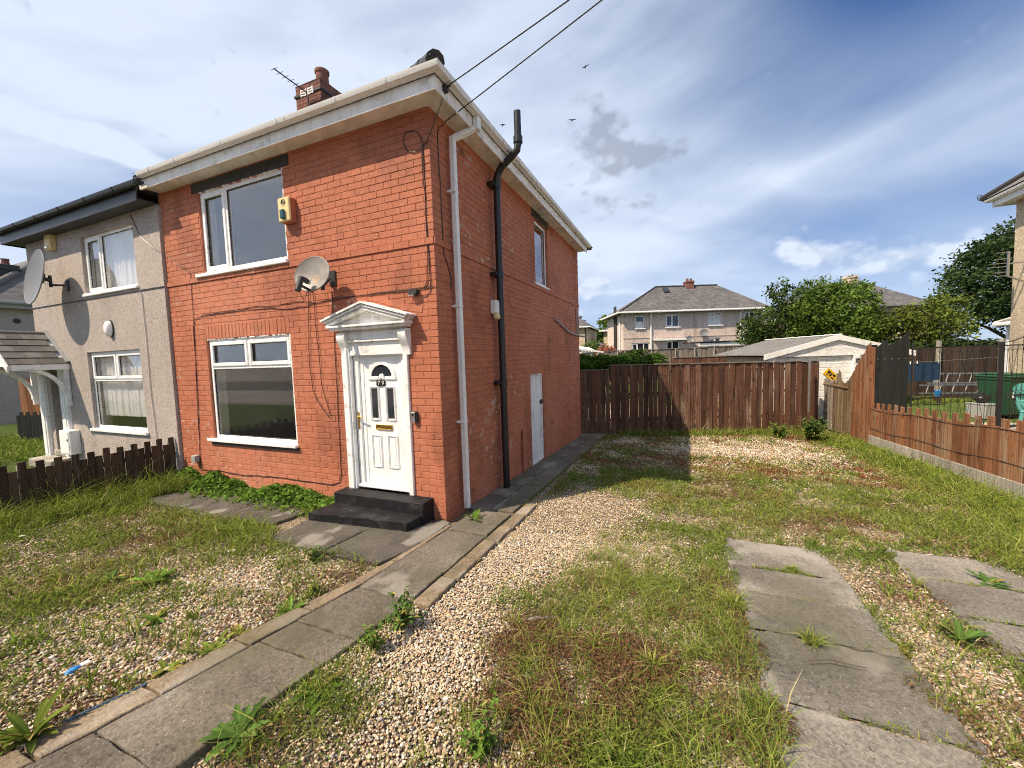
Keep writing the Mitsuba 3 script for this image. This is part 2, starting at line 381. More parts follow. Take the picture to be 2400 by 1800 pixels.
bs('mat_dish', proc(f_dish), 0.45, 0.4)
bs('mat_dish_grey', (0.15, 0.155, 0.165), 0.45, 0.4)
bs('mat_room', (0.50, 0.48, 0.44), 0.9, 0.1)
bs('mat_room_floor', (0.13, 0.10, 0.07), 0.7, 0.2)
bs('mat_net', (0.72, 0.72, 0.70), 0.95, 0.1)
bs('mat_brass', (0.62, 0.42, 0.13), 0.28, 0.5, metallic=1.0)
bs('mat_metal', (0.42, 0.42, 0.42), 0.35, 0.5, metallic=0.8)
bs('mat_cream_plastic', (0.66, 0.53, 0.27), 0.5, 0.4)
bs('mat_teal', (0.02, 0.085, 0.10), 0.25, 0.5)
bs('mat_green_bin', (0.018, 0.065, 0.032), 0.4, 0.4)
bs('mat_turquoise', (0.10, 0.36, 0.34), 0.4, 0.4)
bs('mat_towel', proc(lambda p, n, uv: C(0.022, 0.05, 0.10) * (0.8 + 0.4 * noise(p.x * 60, p.y * 60, p.z * 60))), 0.95, 0.1)
bs('mat_rope', (0.07, 0.14, 0.22), 0.7, 0.2)
bs('mat_blue', (0.02, 0.22, 0.62), 0.4, 0.5)
bs('mat_yellow', (0.72, 0.40, 0.02), 0.5, 0.4)
bs('mat_litter_white', (0.75, 0.74, 0.70), 0.5, 0.4)
bs('mat_grey_plastic', (0.30, 0.31, 0.30), 0.5, 0.4)
bs('mat_dark_glass', (0.022, 0.026, 0.032), 0.03, 0.9)
bs('mat_corrugated', proc(lambda p, n, uv: mix(C(0.10, 0.097, 0.094), C(0.165, 0.16, 0.155), fbm(p.x * 3, p.y * 3, p.z * 3, 4))), 0.85, 0.2)
bs('mat_bark', proc(lambda p, n, uv: mix(C(0.06, 0.045, 0.033), C(0.14, 0.11, 0.085), fbm(p.x * 14, p.y * 14, p.z * 3, 3))), 0.9, 0.15)
bs('mat_red_roof', (0.25, 0.13, 0.09), 0.8, 0.2)
bs('mat_pebble', {'type': 'mesh_attribute', 'name': 'vertex_color'}, 0.6, 0.35)
bs('mat_tarmac', (0.06, 0.058, 0.055), 0.9, 0.2)
scene['mat_pane'] = {'type': 'thindielectric', 'int_ior': 1.95}
scene['mat_leaf'] = {'type': 'principledthin', 'base_color': {'type': 'mesh_attribute', 'name': 'vertex_color'}, 'roughness': 0.5, 'diff_trans': 0.55, 'spec_trans': 0.0, 'eta': 1.4}
# ---------------------------------------------------------------- building blocks
def cells(M, u0, u1, z0, z1, openings, w0, w1):
    """A wall between w0 and w1 with rectangular openings, as butted boxes."""
    us = sorted({u0, u1, *[x for o in openings for x in o[:2]]}); zs = sorted({z0, z1, *[x for o in openings for x in o[2:4]]})
    us = [u for u in us if u0 <= u <= u1]; zs = [z for z in zs if z0 <= z <= z1]
    m = MB()
    for a, b in zip(us, us[1:]):
        run = None
        for c, d in zip(zs, zs[1:]):
            if any(o[0] <= (a + b) / 2 <= o[1] and o[2] <= (c + d) / 2 <= o[3] for o in openings):
                if run: m.box((a, w0, run[0]), (b, w1, run[1]), 0, M); run = None
            else: run = (run[0], d) if run else (c, d)
        if run: m.box((a, w0, run[0]), (b, w1, run[1]), 0, M)
    return m


def lay_bricks(u0, u1, i0, i1, openings, front_even, proud=0.0058, band=None, c=0.082, L=0.225, J=0.0043, rr=None):
    """Stretcher bond rows i0..i1 (z = i * c): a list of (u0, u1, z0, z1, front). Rows start at u1 (the corner)."""
    out = []
    for i in range(i0, i1):
        za, zb = i * c + J, (i + 1) * c - J
        off = L / 2 if (i % 2 == 0) == front_even else L
        e = [u1]; x = u1 - off
        while x > u0: e.append(x); x -= L
        e.append(u0); e = e[::-1]
        for k, (a, b) in enumerate(zip(e, e[1:])):
            segs = [(a + (J * .62 if k else 0), b - (J * .62 if b < u1 else 0), za, zb)]
            for o in openings:
                nxt = []
                for (p, q, s, t) in segs:
                    if q <= o[0] or p >= o[1] or t <= o[2] or s >= o[3]: nxt.append((p, q, s, t)); continue
                    if p < o[0]: nxt.append((p, o[0], s, t))
                    if q > o[1]: nxt.append((o[1], q, s, t))
                    m0, m1 = max(p, o[0]), min(q, o[1])
                    if s < o[2]: nxt.append((m0, m1, s, o[2]))
                    if t > o[3]: nxt.append((m0, m1, o[3], t))
                segs = nxt
            pr = proud + (0.016 if band == i else 0)
            for sg in segs:
                if sg[1] - sg[0] > 0.03 and sg[3] - sg[2] > 0.018:
                    out.append((*sg, pr))
    return out


_BF = np.vstack([np.array([[i, (i + 1) % 4, 4 + (i + 1) % 4, 4 + i] for i in range(4)]), np.array([[4 + i, 4 + (i + 1) % 4, 8 + (i + 1) % 4, 8 + i] for i in range(4)]), [[8, 9, 10, 11]]])
_BF = np.vstack([_BF[:, [0, 1, 2]], _BF[:, [0, 2, 3]]])


def brick_mesh(b, M, rr, ch=0.0024):
    u0, u1, z0, z1, w = b
    j = rr.normal(0, 0.0009, 8); w = w + rr.normal(0, 0.0009)
    r = np.array([[u0 + j[0], 0, z0 + j[1]], [u1 + j[2], 0, z0 + j[3]], [u1 + j[4], 0, z1 + j[5]], [u0 + j[6], 0, z1 + j[7]]])
    r1 = r.copy(); r1[:, 1] = w - ch * 0.8
    cc = r.mean(0); r2 = r + np.sign(cc - r) * ch; r2[:, 1] = w + rr.normal(0, 0.0003, 4)
    return M(np.vstack([r, r1, r2])), _BF


def shells(bricks, M, rr):
    m = MB()
    for b in bricks: m.add(*brick_mesh(b, M, rr))
    return m


def ring(m, M, u0, u1, z0, z1, fw, w0, w1, b=0.006):
    m.box((u0, w0, z0), (u0 + fw, w1, z1), b, M); m.box((u1 - fw, w0, z0), (u1, w1, z1), b, M)
    m.box((u0 + fw, w0, z0), (u1 - fw, w1, z0 + fw), b, M); m.box((u0 + fw, w0, z1 - fw), (u1 - fw, w1, z1), b, M)


def pane_mesh(M, u0, u1, z0, z1, w):
    return M(np.array([[u0, w, z0], [u1, w, z0], [u1, w, z1], [u0, w, z1]], float)), np.array([[0, 1, 2], [0, 2, 3]])


def window(parent, M, u0, u1, z0, z1, w, lights, fw=0.055, glass='mat_pane', sill=None, mat='mat_upvc', label=None):
    """lights: (u0, u1, z0, z1, opening?) in the wall's own metres; they share the frame's bars."""
    win = num(parent + '__window')
    if label: lab(win, label)
    m = MB(); ring(m, M, u0, u1, z0, z1, fw, w - 0.06, w)
    for a in sorted({l[0] for l in lights if l[0] > u0 + 0.1}):
        zz = [l for l in lights if abs(l[0] - a) < 1e-6]
        m.box((a - fw / 2, w - 0.06, min(l[2] for l in zz) + (fw if min(l[2] for l in zz) == z0 else fw / 2)), (a + fw / 2, w - 0.001, max(l[3] for l in zz) - fw), 0.006, M)
    for c in sorted({l[2] for l in lights if l[2] > z0 + 0.1}):
        m.box((u0 + fw, w - 0.06, c - fw / 2), (u1 - fw, w - 0.002, c + fw / 2), 0.006, M)
    part(win, 'frame', m, mat)
    for (a, b, c, d, op) in lights:
        ia = a + (fw if a == u0 else fw / 2); ib = b - (fw if b == u1 else fw / 2)
        ic = c + (fw if c == z0 else fw / 2); id_ = d - (fw if d == z1 else fw / 2)
        if op:
            s = MB(); ring(s, M, ia - 0.012, ib + 0.012, ic - 0.012, id_ + 0.012, 0.058, w - 0.03, w + 0.016, 0.008)
            part(win, 'sash', s, mat); e = 0.046
        else: e = 0.0
        g = MB(); ring(g, M, ia + e - 0.001, ib - e + 0.001, ic + e - 0.001, id_ - e + 0.001, 0.009, w - 0.022, w - 0.008, 0)
        part(win, 'bead', g, 'mat_dark')
        part(win, 'pane', pane_mesh(M, ia + e - 0.004, ib - e + 0.004, ic + e - 0.004, id_ - e + 0.004, w - 0.025), glass)
    if sill:
        a, b, c, d, out = sill; part(win, 'sill', MB().box((a, w - 0.05, c), (b, out, d), 0.008, M), mat)
    return win


def sweep(profile, stations):
    """profile: (a, z) points; stations: (base xy, outward xy). Closed, with end caps."""
    p = np.asarray(profile, float); k = len(p); v = []
    for (bx, by), (ox, oy) in stations:
        v.append(np.stack([bx + p[:, 0] * ox, by + p[:, 0] * oy, p[:, 1]], 1))
    f = [[s * k + i, s * k + (i + 1) % k, (s + 1) * k + (i + 1) % k, (s + 1) * k + i] for s in range(len(stations) - 1) for i in range(k)]
    f = np.array(f); f = np.vstack([f[:, [0, 1, 2]], f[:, [0, 2, 3]]])
    from shapely.geometry import Polygon
    tv, tf = trimesh.creation.triangulate_polygon(Polygon(p), engine='earcut')
    idx = np.array([int(np.argmin(((p - q) ** 2).sum(1))) for q in tv]); tf = idx[np.asarray(tf)]
    return np.vstack(v), np.vstack([f, tf[:, ::-1], tf + (len(stations) - 1) * k])


GUT = [(.276, .955), (.276, .918), (.292, .902), (.338, .899), (.366, .912), (.376, .936), (.382, .962), (.371, .963), (.364, .945), (.29, .945)]
def gutter_profile(z, grow=0.0): return [(a + (grow if a > .3 else -grow * .2), z + b - (grow if b < .9 else 0)) for a, b in GUT]


# ---------------------------------------------------------------- the red brick house
house = thing('brick_house', 'end house painted brick red with white door, white gutters and black step', 'house')
W, D, SOF = 5.24, 7.20, 4.803
OPEN_F = [(-4.25, -2.39, 3.362, 4.63), (-4.34, -2.445, 0.765, 2.378), (-1.38, -0.50, 0.10, 2.14)]
OPEN_S = [(3.55, 4.37, 3.37, 4.65), (3.08, 3.84, -0.22, 1.60)]
wall = part(house, 'wall', cells(FRONT, -W - 0.06, 0.0, -0.5, SOF, OPEN_F, -0.24, 0.0), 'mat_paint')
wall_side = part(house, 'wall', cells(SIDE, 0.0, D, -0.75, SOF, OPEN_S, -0.24, 0.0), 'mat_paint')
m = MB(); m.box((-W, D - 0.24, -0.7), (-0.24, D - 0.002, SOF)); m.box((-W - 0.06, 0.24, -0.7), (-W + 0.1, D - 0.24, SOF)); part(house, 'wall', m, 'mat_paint')
skip_f = OPEN_F + [(-4.34, -2.445, 2.378, 2.605), (-4.40, -2.245, 4.632, 4.782)]
skip_s = OPEN_S + [(3.41, 4.45, 4.65, 4.80), (3.08, 3.84, 1.60, 1.82)]
rr = np.random.default_rng(3)
bf = lay_bricks(-W, 0.0, -2, 59, skip_f, True, band=40)
bf += [(-4.34 + k * 0.0824 + 0.0045, -4.34 + (k + 1) * 0.0824 - 0.0045, 2.3825, 2.6005, 0.007) for k in range(23)]
bs_ = [(-b[1], -b[0], *b[2:]) for b in lay_bricks(-D, 0.007, -7, 59, [(-o[1], -o[0], o[2], o[3]) for o in skip_s], False, band=40)]
bs_ += [(3.08 + k * 0.0845 + 0.0045, 3.08 + (k + 1) * 0.0845 - 0.0045, 1.6045, 1.8155, 0.007) for k in range(9)]
allb = [(b, FRONT, 0) for b in bf if b[4] > 0] + [(b, SIDE, 1) for b in bs_]
def seen(b, M, s):
    c = M(np.array([[(b[0] + b[1]) / 2, 0, (b[2] + b[3]) / 2]]))[0] - CAM
    n = np.array([0, -1.0, 0]) if s == 0 else np.array([1.0, 0, 0])
    return (b[1] - b[0]) * (b[3] - b[2]) * abs(c @ n) / np.linalg.norm(c) ** 3
allb.sort(key=lambda t: -seen(*t))
for b, M, s in allb[:300]: part([wall, wall_side][s], 'brick', brick_mesh(b, M, rr), 'mat_paint')
part(wall, 'brickwork', shells([b for b, M, s in allb[300:] if s == 0], FRONT, rr), 'mat_paint', kind='stuff')
part(wall_side, 'brickwork', shells([b for b, M, s in allb[300:] if s == 1], SIDE, rr), 'mat_paint', kind='stuff')
# rooms behind the windows
def room(lo, hi, skip):
    m = MB(); (x0, y0, z0), (x1, y1, z1) = lo, hi
    q = lambda a, b, c, d: m.add([a, b, c, d], [[0, 1, 2], [0, 2, 3]])
    q((x0, y0, z0), (x0, y1, z0), (x0, y1, z1), (x0, y0, z1)); q((x1, y0, z0), (x1, y1, z0), (x1, y1, z1), (x1, y0, z1)); q((x0, y1, z0), (x1, y1, z0), (x1, y1, z1), (x0, y1, z1))
    q((x0, y0, z1), (x1, y0, z1), (x1, y1, z1), (x0, y1, z1))
    return m
part(house, 'room', room((-W + .12, 0.245, 0.25), (-1.55, 3.6, 2.5), 0), 'mat_room'); part(house, 'room_floor', MB().box((-W + .12, 0.24, 0.2), (-1.55, 3.6, 0.25)), 'mat_room_floor'); part(house, 'inner_door', MB().box((-3.75, 3.55, .25), (-2.95, 3.598, 2.2), .01), 'mat_wood_dark', rid=.5); part(house, 'skirting', MB().box((-2.93, 3.57, .25), (-1.6, 3.598, .37), .006), 'mat_upvc'); part(house, 'radiator', MB().box((-2.6, 3.48, .45), (-1.75, 3.56, 1.0), .02), 'mat_upvc'); part(house, 'ceiling_lamp', MB().tube([(-3.3, 1.9, 2.5), (-3.3, 1.9, 2.2)], .006, 5).tube([(-3.3, 1.9, 2.2), (-3.3, 1.9, 2.02)], [.05, .15], 14), 'mat_net')
part(house, 'room', room((-W + .12, 0.245, 2.75), (-0.9, 3.3, 4.79), 0), 'mat_room'); part(house, 'room_floor', MB().box((-W + .12, 0.24, 2.7), (-0.9, 3.3, 2.75)), 'mat_room_floor')
part(house, 'room', room((-1.5, 3.32, 2.75), (-0.25, 5.6, 4.79), 0), 'mat_room'); part(house, 'room_floor', MB().box((-1.5, 3.32, 2.7), (-0.25, 5.6, 2.75)), 'mat_room_floor')
# roof, soffit, fascia, gutter
EZ, TP = 4.965, 0.727; RZ = EZ + TP * (3.6 + 0.37)
e0, e1 = 0.37, D + 0.37; rx = e0 - 3.97
def slopes(xl, xr, hip_right, EZ):
    RZ = EZ + TP * 3.97; m = MB(); sgn = 1 if hip_right else -1
    xe, xo = (xr, xl) if hip_right else (xl, xr); xh = xe - sgn * 3.97
    for q in ([(xo, -e0, EZ), (xe, -e0, EZ), (xh, 3.6, RZ), (xo, 3.6, RZ)], [(xo, e1, EZ), (xe, e1, EZ), (xh, 3.6, RZ), (xo, 3.6, RZ)]):
        m.add(q, [[0, 1, 2], [0, 2, 3]])
    m.add([(xe, -e0, EZ), (xe, e1, EZ), (xh, 3.6, RZ)], [[0, 1, 2]])
    m.box((min(xe, xo) + .03, -e0 + .03, EZ - 0.06), (max(xe, xo) - .03, e1 - .03, EZ - 0.01))
    return m
roof = part(house, 'roof', slopes(-W - 0.02, e0, True, EZ), 'mat_slate')
def capt(k):
    t0 = 0.03 + k * 0.36; p = np.array([e0 - 0.02 - t0, -e0 + 0.02 + t0, EZ + 0.0 + t0 * TP]); q = p + np.array([-.37, .37, .37 * TP])
    v, f = tube([p, q], [0.10, 0.09], 10); return v, f
for k in range(10): part(roof, 'hip_tile', capt(k), 'mat_dark', smooth=40)
mm = MB()
for k in range(14):
    t = rng.uniform(0, 0.28); o = rng.normal(0, 0.06, 2); s = rng.uniform(0.008, 0.02)
    c = np.array([e0 - .03 - t + o[0] * .7, -e0 + .03 + t + o[0] * .7, EZ + 0.035 + t * TP + abs(o[1]) * .25]); mm.box(c - s, c + s, s * .5)
part(roof, 'hip_mortar', mm, 'mat_dark')
ST = [((-4.97, 0), (0, -1)), ((0, 0), (1, -1)), ((0, D + 0.02), (1, 0))]
SF = [((-5.22, 0), (0, -1)), ((0, 0), (1, -1)), ((0, D + 0.0), (1, 0))]
part(house, 'soffit', sweep([(0.0, SOF), (.250, SOF), (.250, SOF + .03), (0.0, SOF + .03)], SF), 'mat_soffit')
part(house, 'fascia', sweep([(.2505, 4.762), (.272, 4.762), (.272, 4.958), (.2505, 4.958)], [((-5.22, 0), (0, -1))] + SF[1:]), 'mat_white_worn')
part(house, 'gutter', sweep(gutter_profile(4.0), [((-5.08, 0), (0, -1)), ((0, 0), (1, -1)), ((0, D + 0.1), (1, 0))]), 'mat_gutter', smooth=30)
for x in (-4.75, -4.1, -3.05, -1.97, -1.83, -1.0, -0.28):
    part(house, 'gutter_bracket', sweep(gutter_profile(4.0, .006), [((x - .012, 0), (0, -1)), ((x + .012, 0), (0, -1))]), 'mat_gutter')
for y in (0.35, 0.95, 1.9, 2.9, 3.9, 4.9, 5.9, 6.8):
    part(house, 'gutter_bracket', sweep(gutter_profile(4.0, .006), [((0, y - .012), (1, 0)), ((0, y + .012), (1, 0))]), 'mat_gutter')
# windows
WF = -0.03
part(house, 'lintel', MB().box((-4.395, -0.02, 4.634), (-2.25, 0.012, 4.785), 0.004, FRONT), 'mat_black')
part(house, 'lintel', MB().box((3.41, -0.02, 4.651), (4.45, 0.012, 4.80), 0.004, SIDE), 'mat_black')
part(house, 'lintel', MB().box((-4.36, -0.01, 0.70), (-2.42, 0.035, 0.745), 0.004, FRONT), 'mat_dark', label='dark underside strip below the big window sill')
window(house, FRONT, -4.25, -2.39, 3.40, 4.63, WF, [(-4.25, -3.655, 3.40, 4.63, True), (-3.655, -2.39, 3.40, 4.63, False)], sill=(-4.40, -2.36, 3.345, 3.40, 0.055), label='upper front window, one narrow sash and one wide pane')
window(house, FRONT, -4.33, -2.455, 0.79, 2.375, WF, [(-4.33, -2.455, 0.79, 1.93, False), (-4.33, -3.40, 1.93, 2.375, True), (-3.40, -2.455, 1.93, 2.375, True)], sill=(-4.44, -2.42, 0.745, 0.792, 0.065), label='large lower front window with two small top lights')
window(house, SIDE, 3.56, 4.36, 3.40, 4.64, -0.04, [(3.56, 4.36, 3.40, 4.64, False)], sill=(3.53, 4.41, 3.36, 3.40, 0.03), label='small upper window in the side wall')
m = None
for (a, b, c, d) in ((-4.25, -2.39, 3.362, 4.63), (-4.34, -2.445, 0.765, 2.378)):
    m = MB(); m.box((a + .001, -.238, c), (a + .012, -.092, d), 0, FRONT); m.box((b - .012, -.238, c), (b - .001, -.092, d), 0, FRONT); m.box((a + .012, -.238, d - .012), (b - .012, -.092, d - .001), 0, FRONT); m.box((a + .012, -.238, c + .02), (b - .012, -.092, c + .035), 0, FRONT); part(house, 'window_reveal', m, 'mat_room')
# plaster beads round the windows (rough white filler)
m = MB()
for (a, b, c, d) in ((-4.25, -2.39, 3.40, 4.63), (-4.33, -2.455, 0.79, 2.375)):
    for k in range(60):
        z = rng.uniform(c, d); s = rng.uniform(.006, .016); m.box((b - .012, WF - .02, z - s * 2), (b + s * .9, 0.004, z + s * 2), .003, FRONT)
    for k in range(40):
        u = rng.uniform(a, b); s = rng.uniform(.005, .011); m.box((u - s * 2, WF - .02, d - .01), (u + s * 2, 0.004, d + s * .8), .003, FRONT)
part(house, 'window_filler', m, 'mat_white_worn', kind='stuff')
# front door
door = num(house + '__door'); lab(door, 'white panelled front door with arched glass and brass fittings')
DW = -0.035
m = MB(); m.box((-1.345, DW - .07, 0.27), (-1.255, DW + .02, 2.155), .01, FRONT); m.box((-0.575, DW - .07, 0.27), (-0.50, DW + .02, 2.155), .01, FRONT); m.box((-1.255, DW - .07, 2.085), (-0.575, DW + .02, 2.155), .01, FRONT)
part(door, 'frame', m, 'mat_upvc')
m = MB(); m.box((-1.252, DW - .055, 0.345), (-0.578, DW - .012, 2.082), .006, FRONT); ring(m, FRONT, -1.252, -0.578, 0.345, 2.082, 0.06, DW - .03, DW - .002, .008)
part(door, 'panel', m, 'mat_upvc')
m = MB(); m.box((-1.40, DW - .05, 0.285), (-0.50, DW + .05, 0.325), .012, FRONT); m.box((-1.255, DW - .05, 0.325), (-0.575, DW + .015, 0.345), .006, FRONT)
part(door, 'threshold', m, 'mat_white_worn')
for (a, b, c, d, g) in ((-1.115, -0.955, 1.18, 1.63, 1), (-0.865, -0.70, 1.18, 1.63, 1), (-1.125, -0.955, 0.56, 1.0, 0), (-0.865, -0.69, 0.56, 1.0, 0)):
    m = MB(); ring(m, FRONT, a, b, c, d, 0.026, DW - .03, DW + .006, .011)
    if not g: m.box((a + .04, DW - .03, c + .04), (b - .04, DW - .004, d - .04), .008, FRONT)
    part(door, 'moulding', m, 'mat_upvc')
    if g:
        part(door, 'pane', MB().box((a + .022, DW - .03, c + .022), (b - .022, DW - .008, d - .022), 0, FRONT), 'mat_dark_glass')
        m = MB(); ring(m, FRONT, a + .027, b - .027, c + .027, d - .027, .008, DW - .02, DW - .004, .002); part(door, 'glass_trim', m, 'mat_grey_plastic')
th = np.linspace(0, np.pi, 25); ax, az = -0.90, 1.755
arc = lambda R0, R1: [(ax + R1 * math.cos(t), az + R1 * 0.9 * math.sin(t)) for t in th] + [(ax + R0 * math.cos(t), az + R0 * 0.9 * math.sin(t)) for t in th[::-1]]
m = MB(); m.add(*prism(arc(.165, .215), DW - .03, DW + .008, FRONT)); m.box((ax - .225, DW - .03, az - .045), (ax - .05, DW + .008, az + .003), .008, FRONT); m.box((ax + .05, DW - .03, az - .045), (ax + .225, DW + .008, az + .003), .008, FRONT)
m.add(*prism([(ax + .036 * math.cos(t), az + .034 * math.sin(t)) for t in th] + [(ax - .035 * math.cos(t), az - .045 + .022 * math.sin(t)) for t in th], DW - .03, DW + .009, FRONT))
part(door, 'moulding', m, 'mat_upvc', label='arched moulding round the half moon glass')
part(door, 'pane', prism([(ax + .168 * math.cos(t), az + .151 * math.sin(t)) for t in th], DW - .03, DW - .008, FRONT), 'mat_dark_glass', label='half moon glass')
pl = MB()
for x in (-0.985, -0.917): pl.box((x - .004, DW - .02, 1.632), (x + .064, DW + .006, 1.706), .002, FRONT)
part(door, 'number_plate', pl, 'mat_black', label='two black plates that read 79')
m = MB()
for ch, x in (('7', -0.968), ('9', -0.901)):
    t = meshkit.text_mesh(ch, 0.05, 0.002); v = np.array(t.vertices); m.add(FRONT(np.stack([v[:, 0] + x, v[:, 2] + DW + .006, v[:, 1] + 1.647], 1)), t.faces)
part(door, 'number', m, 'mat_litter_white', label='silver digits 79')
m = MB(); ring(m, FRONT, -1.035, -0.775, 1.065, 1.13, .012, DW - .02, DW + .008, .004); m.box((-1.022, DW - .02, 1.078), (-0.788, DW + .001, 1.117), .003, FRONT); part(door, 'letterbox', m, 'mat_brass')
m = MB(); m.box((-1.315, DW, 1.06), (-1.28, DW + .028, 1.29), .005, FRONT); m.add(*tube(FRONT(np.array([[-1.297, DW + .02, 1.235], [-1.297, DW + .065, 1.235], [-1.27, DW + .07, 1.235], [-1.195, DW + .066, 1.225]])), .010, 8)); m.add(*tube(FRONT(np.array([[-1.297, DW + .02, 1.10], [-1.297, DW + .034, 1.10]])), .011, 10))
part(door, 'handle', m, 'mat_brass', smooth=40)
# door surround: pilasters, corbels, frieze, pediment
sur = num(house + '__door_surround'); lab(sur, 'white door surround with scroll corbels and a shallow pediment')
m = MB()
for a, b in ((-1.49, -1.345), (-0.50, -0.435)): m.box((a, 0.0, 0.265), (b, 0.04, 2.03), .006, FRONT)
for a, b, w in ((-1.40, -1.372, .062), (-1.365, -1.345, .03)): m.box((a, -0.02, 0.27), (b, w, 2.16), .005, FRONT)
part(sur, 'pilaster', m, 'mat_white_worn')
m = MB(); m.box((-1.49, 0.0, 2.03), (-0.435, .035, 2.36), .004, FRONT); m.box((-1.345, .035, 2.225), (-0.50, .055, 2.33), .006, FRONT); m.box((-1.345, .035, 2.20), (-0.50, .07, 2.222), .005, FRONT); m.box((-1.345, -.03, 2.155), (-.50, .03, 2.20), .005, FRONT)
part(sur, 'frieze', m, 'mat_white_worn')
cp = [(0, 0.0), (.04, 0.0), (.045, .06), (.06, .11), (.09, .16), (.112, .21), (.118, .26), (.10, .30), (.075, .315), (0, .315)]
for a, b in ((-1.475, -1.345), (-0.50, -0.385)):
    Mc = frame((a, 0, 2.02), (0, -1, 0), (1, 0, 0)); part(sur, 'corbel', prism(cp, 0.0, b - a, Mc), 'mat_white_worn', smooth=35)
PC = -0.965
m = MB()
for (h, d, z0, z1) in ((.595, .15, 2.355, 2.385), (.62, .175, 2.385, 2.415)): m.box((PC - h, 0, z0), (PC + h, d, z1), .006, FRONT)
part(sur, 'cornice', m, 'mat_white_worn')
m = MB()
def rake(h, d, dz0, dz1, sl=.285):
    for s in (-1, 1):
        x1, z1 = h, 2.415; px = [(0, z1 + h * sl), (h, z1), (h, z1 + dz1 - dz0), (0, z1 + h * sl + (dz1 - dz0))]
        poly = [(PC + s * a, b + dz0) for a, b in px]; m.add(*prism(poly if s > 0 else poly[::-1], 0.0, d, FRONT))
rake(.615, .165, 0.0, .03); rake(.64, .185, .031, .055); rake(.675, .205, .056, .080)
part(sur, 'pediment', m, 'mat_white_worn')
part(sur, 'tympanum', prism([(PC - .6, 2.413), (PC + .6, 2.413), (PC, 2.413 + .6 * .285)], 0.0, .06, FRONT), 'mat_white_worn')
m = MB()
for s in (-1, 1):
    for k, (a0, a1, z) in enumerate(((.05, .26, 2.72), (.24, .50, 2.655), (.46, .76, 2.585))):
        poly = [(PC + s * a0, z - .02), (PC + s * a1, z - .075), (PC + s * (a1 + .02), z + .025 - .0), (PC + s * a0, z + .05)]
        m.add(*prism(poly if s > 0 else poly[::-1], 0.0, .011 + .001 * k, FRONT))
part(sur, 'flashing', m, 'mat_paint')
# step: two black painted slabs
step = num(house + '__doorstep'); lab(step, 'black painted two tier doorstep')
def slabpoly(poly, z0, z1, b=.015):
    p = np.asarray(poly, float); c = p.mean(0); q = p + np.sign(c - p) * b
    v = np.vstack([np.c_[p, np.full(len(p), z0)], np.c_[p, np.full(len(p), z1 - b)], np.c_[q, np.full(len(q), z1)]]); k = len(p)
    f = [[i, (i + 1) % k, k + (i + 1) % k, k + i] for i in range(k)] + [[k + i, k + (i + 1) % k, 2 * k + (i + 1) % k, 2 * k + i] for i in range(k)]
    f = np.array(f); top = np.array([[2 * k, 2 * k + i, 2 * k + i + 1] for i in range(1, k - 1)])
    return v, np.vstack([f[:, [0, 1, 2]], f[:, [0, 2, 3]], top])
def rough_slab(poly, z0, z1, amp=.004, bev=.006):
    p = np.asarray(poly, float); pts = []
    for a, b in zip(p, np.roll(p, -1, 0)):
        n = max(2, int(np.linalg.norm(b - a) / .06)); pts += [a + (b - a) * t for t in np.arange(n) / n]
    pts = np.array(pts) + rng.normal(0, amp, (len(pts), 2)); v, f = slabpoly(pts, z0, z1, bev); k = len(pts)
    return v, f
part(step, 'tread', MB().add(*rough_slab([(-1.55, -.235), (-.165, -.235), (-.165, -.008), (-1.55, -.008)], -.1, .265, .002)), 'mat_black_step')
part(step, 'tread', MB().add(*rough_slab([(-1.60, -.60), (-.215, -.47), (-.185, -.236), (-1.55, -.236)], -.1, .125, .005)), 'mat_black_step')
# side door, vents, pipes
sd = num(house + '__side_door'); lab(sd, 'narrow white store door in the side wall')
m = MB(); ring(m, SIDE, 3.08, 3.84, -0.20, 1.60, .045, -.08, -.02, .004); part(sd, 'frame', m, 'mat_white_worn')
for k in range(6): part(sd, 'plank', MB().box((3.128 + k * .111, -.075, -.155), (3.128 + (k + 1) * .111 - .003, -.04, 1.553), .004, SIDE), 'mat_white_worn')
part(sd, 'hasp', MB().box((3.71, -.04, .97), (3.80, .0, 1.05), .006, SIDE), 'mat_dark')
def airbrick(M, u, z, w=.215, h=.15, mat='mat_dark'):
    v = num(house + '__air_brick'); m = MB(); ring(m, M, u, u + w, z, z + h, .014, .004, .012, .002)
    for k in range(1, 6): m.box((u + k * w / 6 - .005, .004, z + .014), (u + k * w / 6 + .005, .011, z + h - .014), 0, M)
    for k in range(1, 4): m.box((u + .014, .004, z + k * h / 4 - .005), (u + w - .014, .010, z + k * h / 4 + .005), 0, M)
    part(v, 'grille', m, 'mat_paint'); part(v, 'recess', MB().box((u + .01, .002, z + .01), (u + w - .01, .0078, z + h - .01), 0, M), mat)
airbrick(FRONT, -4.56, 0.06, .2, .075); airbrick(FRONT, -2.27, .055, .2, .11)
for y, z in ((.61, 4.56), (4.66, 4.62), (4.29, 2.24), (5.74, 2.25), (4.28, .42), (.55, .09)): airbrick(SIDE, y, z, .2, .13 if z > 4 else .1)
def pipe(name, pts, r, mat, n=8, **kw): return part(house, name, tube(pts, r, n), mat, smooth=50, **kw)
DPX, DPY = 0.085, 0.37
m = MB()
m.box((DPX - .033, DPY - .033, 0.03), (DPX + .033, DPY + .033, 4.63), .006); m.add(*bar((DPX, DPY, 4.60), (0.30, DPY + .22, 4.79), .066, .066, (0, 1, 0), .006)); m.box((.28, DPY + .17, 4.75), (.35, DPY + .27, 4.90), .008)
part(house, 'downpipe', m, 'mat_gutter')
for z in (3.98, 2.6, 1.15): part(house, 'pipe_clip', MB().box((0.008, DPY - .06, z - .014), (DPX + .037, DPY + .038, z + .014), .003), 'mat_gutter')
SX, SY = 0.12, 1.555
